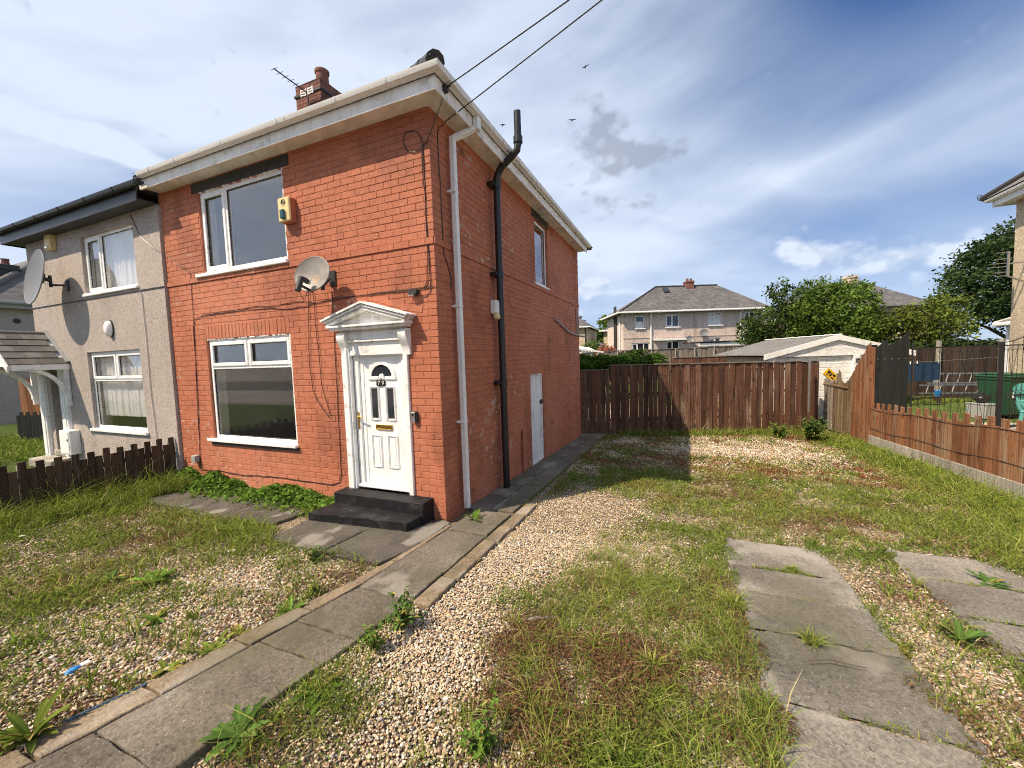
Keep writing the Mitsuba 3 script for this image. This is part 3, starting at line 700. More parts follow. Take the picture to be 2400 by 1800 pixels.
bend = [(SX, SY, 4.55), (SX + .02, SY, 4.64), (SX + .09, SY - .01, 4.73), (.40, SY - .04, 4.84), (.48, SY - .045, 4.90), (.50, SY - .05, 4.99), (.50, SY - .05, 5.06)]
m = MB().tube([(SX, SY, -.12), (SX, SY, 4.6)], .052, 14); m.add(*tube(bend, .052, 14)); m.add(*tube([(.50, SY - .05, 5.0), (.50, SY - .05, 5.42)], .05, 14))
sp = part(house, 'soil_pipe', m, 'mat_black', smooth=40)
for z in (4.50, 3.19, 1.56): part(sp, 'collar', MB().tube([(SX, SY, z - .055), (SX, SY, z + .055)], .064, 14).box((0.005, SY - .11, z - .03), (SX, SY + .11, z + .03), .01), 'mat_black', smooth=40)
part(sp, 'collar', MB().tube([(.50, SY - .05, 4.985), (.50, SY - .05, 5.075)], .066, 14), 'mat_black', smooth=40)
pipe('conduit', [(0.02, 4.75, 2.77), (.03, 5.2, 2.68), (.03, 5.7, 2.57), (.03, 6.3, 2.50), (.03, 7.3, 2.47), (.15, 7.42, 2.46)], .024, 'mat_grey_plastic')
pipe('conduit', [(0.03, 6.82, 2.53), (.03, 6.82, 3.2)], .018, 'mat_grey_plastic')
pipe('stub_pipe', [(0.04, 2.53, -.1), (.04, 2.53, .64)], .03, 'mat_paint')
# chimney on the party line
ch = num(house + '__chimney'); CX0, CX1, CY0, CY1 = -5.74, -4.95, 3.2, 4.35
m = MB().box((CX0, CY0, 7.0), (CX1, CY1, 8.47)); part(ch, 'stack', m, 'mat_chimney')
MF = frame((0, CY0, 0), (1, 0, 0), (0, -1, 0)); MS = frame((CX1, 0, 0), (0, 1, 0), (1, 0, 0))
for b in lay_bricks(CX0, CX1, 92, 103, [], True): part(ch, 'brick', brick_mesh(b, MF, rr), 'mat_chimney')
for b in lay_bricks(-CY1, -CY0, 92, 103, [], False): part(ch, 'brick', brick_mesh((-b[1], -b[0], *b[2:]), MS, rr), 'mat_chimney')
part(ch, 'corbel_course', MB().box((CX0 - .035, CY0 - .035, 8.205), (CX1 + .035, CY1 + .035, 8.262), .006), 'mat_dark')
part(ch, 'capping', MB().box((CX0 - .01, CY0 - .01, 8.447), (CX1 + .01, CY1 + .01, 8.48), .008), 'mat_chimney')
pot = lambda x, y, r, h: (lambda v, f: (v + np.array([x, y, 8.46]), f))(*lathe([(r * 1.0, 0), (r * .95, h * .75), (r * 1.1, h * .8), (r * 1.13, h * .97), (r * 1.0, h), (r * .8, h), (r * .75, h * .4)], 18))
for x, y, r, h in ((-5.14, 3.45, .145, .36), (-5.58, 3.6, .12, .16), (-5.12, 4.1, .13, .14)): part(ch, 'pot', pot(x, y, r, h), 'mat_chimney', smooth=45)
# ---------------------------------------------------------------- the neighbour's rendered half
nb = thing('rendered_house', 'grey pebbledashed half house with black eaves joined to the red brick house', 'house')
NX0, NX1, NW = -10.04, -5.245, 0.05
OPEN_N = [(-7.80, -6.02, 3.36, 4.46), (-7.98, -6.15, 0.78, 2.30), (-9.62, -9.10, 0.20, 2.05)]
nwall = part(nb, 'wall', cells(FRONT, NX0, NX1, -0.6, 4.62, OPEN_N, -0.22, NW), 'mat_dash_grey')
m = MB(); m.box((NX0, .22, -.6), (NX0 + .22, D, 4.62)); m.box((NX0 + .22, D - .2, -.6), (NX1 - .25, D, 4.62)); part(nb, 'wall', m, 'mat_dash_grey')
part(nb, 'room', room((NX0 + .24, 0.26, .2), (NX1 - .2, 3.4, 2.5), 0), 'mat_room'); part(nb, 'room', room((NX0 + .24, 0.26, 2.8), (NX1 - .2, 3.4, 4.55), 0), 'mat_room')
part(nb, 'room_floor', MB().box((NX0 + .24, .24, .1), (NX1 - .2, 3.4, .2)), 'mat_room_floor'); part(nb, 'room_floor', MB().box((NX0 + .24, .24, 2.7), (NX1 - .2, 3.4, 2.8)), 'mat_room_floor')
nroof = part(nb, 'roof', slopes(NX0 - 0.37, -W - 0.03, False, 4.86), 'mat_slate')
NS = [((NX0, D), (-1, 0)), ((NX0, -.04), (-1, -1)), ((-4.98 - .27, -.04), (0, -1))]
part(nb, 'soffit', sweep([(0.0, 4.62), (.25, 4.62), (.25, 4.64), (0.0, 4.64)], NS), 'mat_dark')
part(nb, 'fascia', sweep([(.2505, 4.60), (.272, 4.60), (.272, 4.85), (.2505, 4.85)], NS), 'mat_black')
part(nb, 'gutter', sweep(gutter_profile(3.88), NS[:2] + [((-5.0, -.04), (0, -1))]), 'mat_black', smooth=30)
for x in (-9.3, -8.4, -7.5, -6.6, -5.7, -5.06): part(nb, 'gutter_bracket', sweep(gutter_profile(3.88, .008), [((x - .014, -.04), (0, -1)), ((x + .014, -.04), (0, -1))]), 'mat_dark')
part(nb, 'string_course', MB().box((NX0, NW - .01, 3.285), (NX1 - .002, NW + .012, 3.305), 0, FRONT), 'mat_dark')
wn = window(nb, FRONT, -7.80, -6.02, 3.40, 4.46, -.01, [(-7.80, -7.22, 3.40, 4.46, True), (-7.22, -6.02, 3.40, 4.46, False)], sill=(-7.84, -5.98, 3.345, 3.40, .085), label='upper window with net curtain in the grey house')
wn2 = window(nb, FRONT, -7.98, -6.15, 0.82, 2.30, -.01, [(-7.98, -6.15, 0.82, 1.76, False), (-7.98, -7.07, 1.76, 2.30, True), (-7.07, -6.15, 1.76, 2.30, True)], sill=(-8.05, -6.1, .765, .82, .10), label='lower window with net curtain in the grey house')
def net(u0, u1, z0, z1, w, n, amp, M=FRONT):
    u = np.linspace(u0, u1, n * 8); k = len(u); ww = w + amp * np.sin(np.linspace(0, 2 * np.pi * n, k)) + amp * .5 * np.sin(np.linspace(1, 2 * np.pi * n * .43, k))
    v = np.vstack([np.stack([u, ww, np.full(k, z0)], 1), np.stack([u, ww, np.full(k, z1)], 1)])
    f = np.array([[i, i + 1, k + i + 1, k + i] for i in range(k - 1)]); return M(v), np.vstack([f[:, [0, 1, 2]], f[:, [0, 2, 3]]])
part(wn, 'net_curtain', net(-7.76, -6.06, 3.40, 4.46, -.13, 17, .018), 'mat_net', smooth=True)
part(wn2, 'net_curtain', net(-7.94, -6.2, 1.05, 2.3, -.14, 15, .02), 'mat_net', smooth=True)
nd = num(nb + '__door'); lab(nd, 'dark recessed front door of the grey house')
part(nd, 'panel', MB().box((-9.62, -.18, .30), (-9.1, -.13, 2.05), .01, FRONT), 'mat_dark'); part(nd, 'threshold', MB().box((-9.66, -.2, .18), (-9.06, .10, .29), .01, FRONT).box((-9.9, .0, .0), (-8.9, .40, .17), .015, FRONT), 'mat_board')
for a, b in ((-10.03, -9.80), (-9.10, -8.86)): part(nb, 'pilaster', MB().box((a, 0, .1), (b, .11, 2.12), .008, FRONT).box((a + .05, .11, .2), (b - .05, .125, 2.0), .005, FRONT), 'mat_white_worn')
can = num(nb + '__porch_canopy'); lab(can, 'gabled porch canopy with grey tiles and curved white brackets')
RX, RZc, EX, EZc, YF = -9.5, 2.74, .80, 2.09, -0.84
for s in (1, -1):
    dv = np.array([s * EX, 0, EZc - RZc]); L = np.linalg.norm(dv); dn = dv / L; nn = np.array([-dn[2] * s, 0, dn[0] * s]) if s > 0 else np.array([dn[2] * -1 * -1, 0, -dn[0]]) * 1.0
    nn = np.array([s * abs(dn[2]), 0, abs(dn[0])])
    m = MB(); p0 = np.array([RX, 0, RZc])
    m.add(np.array([p0 + a * dv + np.array([0, y, 0]) + h * nn for a in (0, 1) for y in (YF, -.06) for h in (-.05, -.012)]), _SF); part(can, 'deck', m, 'mat_white_worn')
    for r in range(5):
        for c in range(4):
            off = (r % 2) * .1; y0 = YF - .02 + c * .2 - off; y1 = y0 + .197; y0 = max(y0, YF - .02); y1 = min(y1, -.06)
            if y1 - y0 < .02: continue
            a0, a1 = .03 + r * .2, .03 + (r + 1) * .2 + .012; t = .014
            v = np.array([p0 + dn * a + np.array([0, y, 0]) + nn * (h + (.018 if a == a1 else .002)) for a in (a0, a1) for y in (y0, y1) for h in (0, t)])
            part(can, 'tile', MB().add(v, _SF), 'mat_tile', rid=rng.uniform())
    part(can, 'eaves_board', MB().bar((RX + s * (EX + .005), YF, EZc - .05), (RX + s * (EX + .005), -.06, EZc - .05), .03, .11, b=.004), 'mat_white_worn')
    part(can, 'bargeboard', MB().bar((RX + s * .01, YF - .035, RZc - .06), (RX + s * (EX + .04), YF - .035, EZc - .075), .025, .12, (0, 1, 0), .004) if False else MB().add(*prism([(RX, RZc - .10), (RX + s * (EX + .05), EZc - .14), (RX + s * (EX + .05), EZc - .02), (RX, RZc + .02)][::s], -YF + .02, -YF + .045, FRONT)), 'mat_white_worn')
    m = MB(); t = np.linspace(0, np.pi / 2, 12); yy = -.11 - .58 * (1 - np.cos(t)); z = 1.37 + .64 * np.sin(t)
    pts = np.stack([np.full(12, RX + s * (EX - .06)), yy, z], 1)
    for a, b in zip(pts, pts[1:]): m.bar(a - (b - a) * .08, b + (b - a) * .08, .06, .085, (1, 0, 0))
    m.box((RX + s * (EX - .06) - .03, -.13, 1.25), (RX + s * (EX - .06) + .03, -.06, 2.05)); part(can, 'bracket', m, 'mat_white_worn')
part(can, 'ridge_tile', MB().tube([(RX, YF - .03, RZc - .02), (RX, -.06, RZc - .02)], .06, 10), 'mat_tile', smooth=40, rid=.7)
part(can, 'gable_panel', prism([(RX - EX + .05, EZc - .02), (RX + EX - .05, EZc - .02), (RX, RZc - .05)], -YF - .05, -YF - .02, FRONT), 'mat_white_worn')
part(nb, 'flashing', MB().bar((RX, -.075, RZc + .07), (RX + EX + .03, -.075, EZc + .05), .03, .07, (0, 1, 0)), 'mat_grey_plastic')
k = thing('meter_box', 'white meter box on the wall between the porch and the grey house window', 'meter box')
part(k, 'case', MB().box((-9.0, NW, .27), (-8.58, NW + .16, .76), .012, FRONT), 'mat_upvc'); part(k, 'door', MB().box((-8.97, NW + .16, .30), (-8.61, NW + .172, .73), .006, FRONT), 'mat_upvc'); part(k, 'catch', MB().box((-8.66, NW + .172, .55), (-8.63, NW + .18, .6), .003, FRONT), 'mat_dark')
k = thing('alarm_box', 'cream alarm box high under the black eaves of the grey house', 'alarm')
part(k, 'case', MB().box((-8.92, NW, 4.34), (-8.70, NW + .10, 4.66), .012, FRONT), 'mat_cream_plastic'); part(k, 'lamp', MB().box((-8.87, NW + .10, 4.36), (-8.76, NW + .125, 4.42), .01, FRONT), 'mat_net')
k = thing('wall_lamp', 'oval white bulkhead lamp on the grey wall between its two windows', 'lamp')
v, f = lathe([(0, .075), (.05, .07), (.085, .045), (.095, .0)], 20); part(k, 'lens', (FRONT(np.stack([v[:, 0] * 1.0 - 7.02, v[:, 2] + NW + .02, v[:, 1] * 1.55 + 2.70], 1)), f), 'mat_upvc', smooth=50)
v, f = lathe([(0, .022), (.105, .02), (.11, .0)], 20); part(k, 'base', (FRONT(np.stack([v[:, 0] - 7.02, v[:, 2] + NW, v[:, 1] * 1.5 + 2.70], 1)), f), 'mat_dark', smooth=40)
# satellite dishes
def dish(name, label, c, n, rx, rz, depth, mat, mount, lnb=True):
    k = thing(name, label, 'satellite dish'); n = np.asarray(n, float); n /= np.linalg.norm(n); c = np.asarray(c, float)
    a = np.cross(n, Z3); a /= np.linalg.norm(a); b = np.cross(a, n)
    rs = np.linspace(0, 1, 9); g = np.arange(40) * 2 * np.pi / 40
    def surf(off): return np.vstack([c + rx * r * np.cos(t) * a + rz * r * np.sin(t) * b + (depth * (r * r - 1) + off) * n for r in rs[1:] for t in g] + [c + (off - depth) * n])
    f = [[i * 40 + j, i * 40 + (j + 1) % 40, (i + 1) * 40 + (j + 1) % 40, (i + 1) * 40 + j] for i in range(7) for j in range(40)]; f = np.array(f)
    f = np.vstack([f[:, [0, 1, 2]], f[:, [0, 2, 3]], [[320, (j + 1) % 40, j] for j in range(40)]])
    e = [[280 + j, 280 + (j + 1) % 40, 321 + 280 + (j + 1) % 40, 321 + 280 + j] for j in range(40)]; e = np.array(e)
    part(k, 'reflector', (np.vstack([surf(0), surf(-.012)]), np.vstack([f, f[:, ::-1] + 321, e[:, [0, 1, 2]], e[:, [0, 2, 3]]])), mat, smooth=40)
    rim = [c + rx * 1.005 * np.cos(t) * a + rz * 1.005 * np.sin(t) * b - .006 * n for t in np.append(g, 0)]; part(k, 'rim', tube(rim, .009, 6), mat, smooth=True)
    mount = np.asarray(mount, float); back = c - (depth + .05) * n; m = MB(); m.bar(back + .01 * n - .09 * b, back + .01 * n + .09 * b, .13, .03, n, .006); knee = np.array([mount[0], mount[1] - .17, mount[2]]) if lnb else np.array([back[0] * .8 + mount[0] * .2, back[1], back[2] - .04])
    m.tube([back, back - .09 * n], .035, 10); m.tube([back - .09 * n + .09 * Z3, back - .09 * n - .13 * Z3], .025, 10); m.tube([back - .09 * n - .09 * Z3, [mount[0], mount[1] - .05, mount[2]]], .019, 8); m.box(mount - [.055, .02, .10], mount + [.055, .0, .10], .006)
    part(k, 'bracket', m, 'mat_dark', smooth=35)
    if lnb:
        tip = c + n * .16 - b * (rz - .01); base = c - b * rz * .97
        part(k, 'feed_arm', MB().bar(base - n * .05, tip, .022, .03, b, .003), 'mat_black'); h = tip + b * .07
        m = MB(); m.tube([h - n * .10 + b * .02, h - n * .02 + b * .02], .033, 12); m.tube([h + n * .0 + b * .03, h + n * .03 - b * .15], .034, 10); part(k, 'receiver', m, 'mat_dark', smooth=40)
        part(k, 'cap', MB().tube([h - n * .13 + b * .025, h - n * .10 + b * .02], .036, 12), 'mat_upvc', smooth=40)
        t = np.linspace(0, 1, 10)[:, None]; part(k, 'lead', tube((h - b * .15) * (1 - t) + (base + n * .04) * t - Z3 * .11 * np.sin(np.pi * t), .004, 5), 'mat_black')
    return k
dish('satellite_dish', 'weathered round satellite dish with rust stains on the red brick wall', (-1.615, -.30, 3.065), (.14, -.95, .22), .25, .225, .045, 'mat_dish', (-1.575, -.008, 3.05))
dish('satellite_dish', 'large grey satellite dish on the grey wall beside the upper window', (-8.55, -.46, 3.74), (-.06, -.98, .16), .47, .52, .075, 'mat_dish_grey', (-8.42, -.055, 3.62), False)
# things on the red wall
k = thing('alarm_box', 'cream and red alarm box beside the upper window of the brick house', 'alarm')
part(k, 'back_box', MB().box((-2.37, 0.008, 3.86), (-2.155, .085, 4.17), .006, FRONT), 'mat_paint'); part(k, 'cover', MB().box((-2.372, .085, 3.858), (-2.153, .118, 4.172), .012, FRONT), 'mat_cream_plastic')
part(k, 'strobe', MB().box((-2.305, .118, 3.885), (-2.225, .155, 4.01), .014, FRONT), 'mat_teal')
t = np.linspace(0, 2 * np.pi, 25); m = MB(); m.add(*tube(FRONT(np.stack([-2.262 + .040 * np.cos(t), np.full(25, .119), 4.105 + .036 * np.sin(t)], 1)), .004, 5)); m.add(*tube(FRONT(np.stack([-2.262 + .024 * np.cos(t[:13]), np.full(13, .119), 4.10 + .024 * np.sin(t[:13])], 1)), .005, 5)); m.box((-2.295, .117, 4.092), (-2.229, .122, 4.103), 0, FRONT)
part(k, 'emblem', m, 'mat_dark', label='round bell emblem')
k = thing('key_safe', 'small grey and black key safe beside the white front door', 'key safe')
part(k, 'body', MB().box((-.405, .008, 1.19), (-.325, .05, 1.325), .01, FRONT), 'mat_black'); part(k, 'cover', MB().box((-.402, .05, 1.193), (-.345, .066, 1.322), .008, FRONT), 'mat_metal'); part(k, 'dial', MB().box((-.39, .066, 1.27), (-.357, .070, 1.30), .003, FRONT), 'mat_black')
k = thing('security_lamp', 'small dark lamp on the brick wall above the door canopy', 'lamp')
part(k, 'case', prism([(-.355, 2.785), (-.225, 2.775), (-.225, 2.745), (-.26, 2.705), (-.33, 2.715)], .01, .08, FRONT), 'mat_dark'); part(k, 'lens', MB().box((-.335, .02, 2.705), (-.265, .086, 2.715), .002, FRONT), 'mat_metal')
k = thing('junction_box', 'small grey junction box low on the brick wall by the fence', 'junction box')
part(k, 'case', MB().box((-4.875, .008, .375), (-4.765, .075, .485), .006, FRONT), 'mat_grey_plastic')
part(k, 'lid', MB().box((-4.87, .075, .38), (-4.77, .083, .48), .004, FRONT), 'mat_grey_plastic')
k = thing('wall_lamp', 'white and green lamp on the side brick wall behind the downpipe', 'lamp')
part(k, 'body', MB().box((1.40, .008, 2.60), (1.60, .12, 2.80), .02, SIDE), 'mat_net'); part(k, 'glass', MB().box((1.42, .05, 2.52), (1.58, .13, 2.61), .02, SIDE), 'mat_cream_plastic')
def wallcable(label, pts, r=.0042, off=.013, M=FRONT):
    pts = np.asarray(pts, float); p = []
    for a, b in zip(pts, pts[1:]):
        n = max(2, int(np.linalg.norm(b - a) / .12)); p += [a + (b - a) * t for t in np.arange(n) / n]
    p = np.array(p + [pts[-1]]); p += rng.normal(0, .0035, p.shape); q = np.c_[p[:, 0], np.full(len(p), off) + np.abs(rng.normal(0, .003, len(p))), p[:, 1]]
    kk = put('wall_cable', tube(M(q), r, 5), 'mat_black', smooth=True); lab(kk, label, 'cable', 'cables clipped to the brick wall')
wallcable('cable running down the brick wall beside the party line, left of both front windows', [(-5.22, 3.86), (-4.90, 3.62), (-4.70, 3.53), (-4.58, 3.44), (-4.60, 2.75), (-4.63, 2.2), (-4.68, 1.24), (-4.77, .25)])
wallcable('cable crossing the brick wall below the satellite dish to the small dark lamp', [(-4.76, .35), (-4.70, 1.2), (-4.62, 2.6), (-4.55, 2.72), (-4.4, 2.75), (-3.58, 2.77), (-2.8, 2.76), (-2.5, 2.72), (-2.1, 2.73), (-1.6, 2.79), (-.84, 2.785), (-.3, 2.775), (-.01, 2.785)])
wallcable('slack upper cable between the big window and the satellite dish', [(-4.4, 2.765), (-3.6, 2.785), (-3.1, 2.81), (-2.8, 2.78), (-2.3, 2.81), (-1.9, 2.76), (-.85, 2.80), (-.02, 2.80)], .004)
wallcable('cable along the foot of the brick wall and up beside the door surround', [(-4.80, .30), (-4.78, .245), (-4.16, .26), (-3.71, .24), (-2.74, .28), (-2.12, .265), (-1.82, .27), (-1.68, .32), (-1.635, .42), (-1.63, .89), (-1.62, 1.72), (-1.61, 2.36), (-1.60, 2.9)], .005)
wallcable('loose cable hanging from the dish to beside the door handle', [(-2.02, 2.93), (-2.05, 2.5), (-2.09, 1.94), (-2.06, 1.58), (-1.95, 1.39), (-1.77, 1.19)], .0045, .02)
wallcable('thin second cable hanging from the dish beside the first', [(-1.93, 2.92), (-1.92, 2.36), (-1.88, 1.62), (-1.76, 1.22)], .0045, .02)
wallcable('cable coiled in a loop under the eaves at the house corner', [(-.02, 4.42), (-.09, 4.37), (-.18, 4.345), (-.25, 4.35), (-.31, 4.40), (-.35, 4.47), (-.35, 4.53), (-.32, 4.575), (-.27, 4.59), (-.22, 4.585), (-.15, 4.55), (-.10, 4.49), (-.08, 4.43), (-.08, 4.2), (-.08, 3.68), (-.08, 3.45), (-.07, 3.19), (-.06, 2.96), (-.06, 2.79)], .0052)
wallcable('thin cable beside the corner brick ends below the loop', [(-.105, 4.36), (-.085, 3.8), (-.085, 3.34), (-.09, 3.0), (-.11, 2.86), (-.15, 2.79)], .0045)
wallcable('short cable tail curling below the small dark lamp', [(-.06, 2.78), (-.075, 2.74), (-.13, 2.70), (-.19, 2.695)], .004)
wallcable('cable down the shaded side wall near the corner', [(.30, 4.75), (.18, 4.66), (.15, 4.55), (.16, 4.0), (.17, 3.4), (.18, 3.2), (.28, 3.05), (.33, 2.93), (.3, 2.8)], .0055, .013, SIDE)
kk = put('wall_cable', tube([(-6.02, -.062, 4.6), (-5.8, -.062, 4.2), (-5.45, -.062, 3.95), (-5.27, -.062, 3.86)], .005, 5), 'mat_black'); lab(kk, 'cable crossing the top of the grey wall beside the red house', 'cable')
kk = put('wall_cable', tube([(-5.95, -.062, 3.3), (-5.9, -.062, 3.2), (-5.88, -.062, 2.5), (-5.9, -.062, 1.6), (-5.85, -.062, .8), (-5.83, -.062, .55)], .006, 5), 'mat_grey_plastic'); lab(kk, 'thin cable down the grey wall right of its lower window', 'cable')
def cab(label, p, q, sag):
    t = np.linspace(0, 1, 40)[:, None]; p, q = np.array(p, float), np.array(q, float); kk = put('overhead_cable', tube(p * (1 - t) + q * t - Z3 * sag * 4 * t * (1 - t), .0062, 6), 'mat_dark', smooth=True); lab(kk, label, 'cable', 'overhead cables to the house corner')
    return kk
cab('overhead cable running from the gutter corner up into the sky, upper of the two', (.285, -.10, 4.86), (15.0, -3.128, 6.8), .12)
cab('overhead cable running from the side wall below the gutter, lower of the two', (.03, .28, 4.76), (15.0, -4.273, 6.8), .12)
k = thing('cable_hook', 'black hook and insulator on the fascia at the gutter corner', 'hook'); part(k, 'hook', MB().box((.27, -.13, 4.82), (.315, -.06, 4.89), .008).tube([(.315, -.10, 4.86), (.36, -.10, 4.87)], .012, 6), 'mat_black')
tt = np.linspace(0, 1, 14); kk = put('wall_cable', tube(np.stack([.29 - .30 * tt, -.08 + .05 * tt - .1 * np.sin(np.pi * tt) * .3, 4.85 - .43 * tt - .06 * np.sin(np.pi * tt)], 1), .005, 5), 'mat_black'); lab(kk, 'slack lead dropping from the gutter corner hook to the brick corner', 'cable')
# television aerial on the chimney
k = thing('television_aerial', 'television aerial with white grid reflector on the brick chimney', 'aerial')
ac = np.array([-5.22, 3.02, 8.13])
m = MB(); m.tube([ac + [0, .05, -.45], ac + [0, .05, .06]], .018, 8); m.box(ac + [-.04, .05, -.42], ac + [.04, .2, -.36]); part(k, 'mast', m, 'mat_dark')
part(k, 'boom', MB().bar(ac + [0, .08, 0], ac + [0, -.78, .02], .018, .018), 'mat_dark')
for i, y in enumerate((-.12, -.25, -.38, -.51, -.64, -.77)): part(k, 'element', MB().tube([ac + [-.10, y, .015], ac + [.10, y, .015]], .005, 5), 'mat_dark')
for s in (-1, 1):
    m = MB()
    for dz in (-.02, -.075, -.13): m.bar(ac + [s * .02, .03, s * 0 + dz * s * 0 + dz + .05 + .03], ac + [s * .19, .03, dz + .08 + .02], .02, .02)
    for x in (.03, .18): m.bar(ac + [s * x, .031, -.06], ac + [s * x, .031, .10], .018, .018)
    part(k, 'reflector', m, 'mat_litter_white')
# birds
for i, (u, d, z, wn_, lb) in enumerate(((8.02, 40, 29.4, .7, 'small dark bird gliding highest in the sky'), (6.64, 40, 24.55, .8, 'dark bird with wings spread right of the black soil pipe'), (-.09, 40, 24.3, .55, 'tiny dark bird left of the black soil pipe'))):
    k = thing('bird', lb, 'bird', 'birds in the sky'); c = far(u, d, z); tl = (.5, .0, .05)[i]
    def P(a, b, h): return c + a * RH + b * FH + (h + a * math.sin(tl)) * Z3
    m = MB(); m.tube([P(0, -.22, 0), P(0, -.1, .01), P(0, .08, .02), P(0, .22, .0)], [.02, .06, .06, .015], 8); part(k, 'body', m, 'mat_dark', smooth=True)
    for s in (-1, 1):
        w = wn_ / 2; m = MB(); e = [P(0, .06, .03), P(0, -.12, .02), P(s * w * .5, .09, .09), P(s * w * .5, -.06, .08), P(s * w, -.06, .0), P(s * w, -.10, .0)]
        v = np.vstack([e, np.array(e) - Z3 * .012]); m.add(v, [[0, 1, 3, 2], [2, 3, 5, 4], [6, 8, 9, 7], [8, 10, 11, 9], [0, 2, 8, 6], [2, 4, 10, 8], [1, 7, 9, 3], [3, 9, 11, 5]]); part(k, 'wing', m, 'mat_dark')
# ---------------------------------------------------------------- fences
def board(parent, p, w, t, d, z0, z1, mat, top=None, name='board'):
    """A vertical board at p (x, y) with width direction d; top: pair of heights at its two edges, or 'point'."""
    d = np.array([*d, 0.0]); n = np.array([-d[1], d[0], 0]); o = np.array([*p, 0.0])
    F = lambda v: o + v[:, :1] * d + v[:, 1:2] * n + v[:, 2:] * Z3
    lean = rng.normal(0, .004)
    if top is None: v, f = cbox((-w / 2, -t / 2, z0), (w / 2, t / 2, z1), .003)
    else:
        prof = [(-w / 2, z0), (w / 2, z0), (w / 2, z1[1]), (0, z1[2]), (-w / 2, z1[0])] if top == 'point' else [(-w / 2, z0), (w / 2, z0), (w / 2, z1[1]), (-w / 2, z1[0])]
        k = len(prof); pr = np.array(prof); v = np.vstack([np.c_[pr[:, 0], np.full(k, -t / 2), pr[:, 1]], np.c_[pr[:, 0], np.full(k, t / 2), pr[:, 1]]])
        f = [[i, (i + 1) % k, k + (i + 1) % k, k + i] for i in range(k)]; f = np.array(f)
        f = np.vstack([f[:, [0, 1, 2]], f[:, [0, 2, 3]], [[0, i + 1, i] for i in range(1, k - 1)], [[k, k + i, k + i + 1] for i in range(1, k - 1)]])
    v = v.copy(); v[:, 0] += (v[:, 2] - z0) * lean
    return part(parent, name, (F(v), f), mat, rid=rng.uniform())


fl = thing('garden_fence', 'low dark castellated board fence between the two front gardens', 'fence')
for i in range(40):
    y = -.10 - i * .0835
    board(fl, (-5.35 + rng.normal(0, .003), y), .079, .017, (0, 1), -.12 + float(gz(0, y)), (.77 if i % 2 == 0 else .68) + rng.normal(0, .006), 'mat_wood_dark')
part(fl, 'rail', MB().box((-5.40, -3.4, .50), (-5.36, -.08, .57), .004), 'mat_wood_dark', rid=.3); part(fl, 'rail', MB().box((-5.40, -3.4, .18), (-5.36, -.08, .25), .004), 'mat_wood_dark', rid=.6)
for y in (-.07, -1.75, -3.3): part(fl, 'post', MB().box((-5.47, y - .04, -.2), (-5.402, y + .04, .72), .006), 'mat_board', rid=.5)

bk = thing('back_fence', 'tall red brown board fence across the back of the yard', 'fence')
gt = thing('garden_gate', 'dark brown board gate between the brick house and the tall back fence', 'gate')
DF = 11.55; u = 2.87; i = 0
while u < 8.80:
    w = .135 if u < 5.0 else .165; w += rng.normal(0, .006); gap = .006 + abs(rng.normal(0, .004))
    p = far(u + w / 2, DF + (0.010 if i % 2 else -.006) + rng.normal(0, .004))
    board(bk, p[:2], w - gap, .02, RH[:2], float(gz(*p[:2])) - .05 + rng.normal(0, .01), 1.585 - (u - 2.87) * .010 + rng.normal(0, .006), 'mat_wood_red'); u += w; i += 1
for a, b in ((2.86, 4.7), (4.702, 6.8), (6.802, 8.86)):
    part(bk, 'cap_rail', MB().bar(far(a, DF, 1.605 - (a - 2.87) * .010), far(b, DF, 1.605 - (b - 2.87) * .010), .075, .028, b=.004), 'mat_wood_grey', rid=rng.uniform())
for z in (0.0, .75, 1.38): part(bk, 'rail', MB().bar(far(2.87, DF + .05, z), far(8.85, DF + .05, z - .05), .05, .07, b=.004), 'mat_wood_dark', rid=.4)
for a in (2.95, 4.75, 6.7, 8.72): part(bk, 'post', MB().bar(far(a, DF + .10, -.6), far(a, DF + .10, 1.5), .08, .08, (1, 0, 0), .005), 'mat_wood_dark', rid=.2)
u = 1.95; i = 0
while u < 2.84:
    p = far(u + .064, DF + (.006 if i % 2 else -.004)); board(gt, p[:2], .122, .02, RH[:2], float(gz(*p[:2])) + .03, 1.47 + rng.normal(0, .004), 'mat_wood_red'); u += .128; i += 1
part(gt, 'cap_rail', MB().bar(far(1.9, DF, 1.485), far(2.84, DF, 1.482), .06, .03, b=.004), 'mat_wood_grey', rid=.1)
part(gt, 'brace', MB().bar(far(1.95, DF + .04, .1), far(2.82, DF + .04, 1.2), .03, .08, b=.004), 'mat_wood_dark', rid=.9)
part(gt, 'latch', MB().box(far(2.2, DF - .03, 1.28), far(2.26, DF - .02, 1.33) + [0, .02, 0], .004), 'mat_dark')

fr = thing('boundary_fence', 'orange brown castellated board fence on a concrete base along the right side', 'fence')
XR = 6.75; ztop = lambda y: .64 + (7.32 - y) * .0655; y = 7.72; i = 0
while y > .3:
    w = .135 + rng.normal(0, .004)
    p = (XR + rng.normal(0, .003), y - w / 2); board(fr, p, w - .004 - abs(rng.normal(0, .002)), .02, (0, 1), float(gz(0, y)) + .25, ztop(y) - (.125 if i % 2 else 0) + rng.normal(0, .008), 'mat_wood_orange'); y -= w; i += 1
yy = 7.75
while yy > .2:
    L = min(1.83, yy - .2); g0, g1 = float(gz(0, yy)), float(gz(0, yy - L))
    part(fr, 'gravel_board', MB().bar((XR, yy, g0 + .075), (XR, yy - L + .01, g1 + .075), .05, .35, b=.006), 'mat_board', rid=rng.uniform()); yy -= 1.83
for dz in (.17, .62): part(fr, 'wire', tube([(XR - .016, yv, ztop(yv) - dz - .02 * math.sin(yv * 3)) for yv in np.linspace(.3, 7.7, 30)], .004, 5), 'mat_dark')
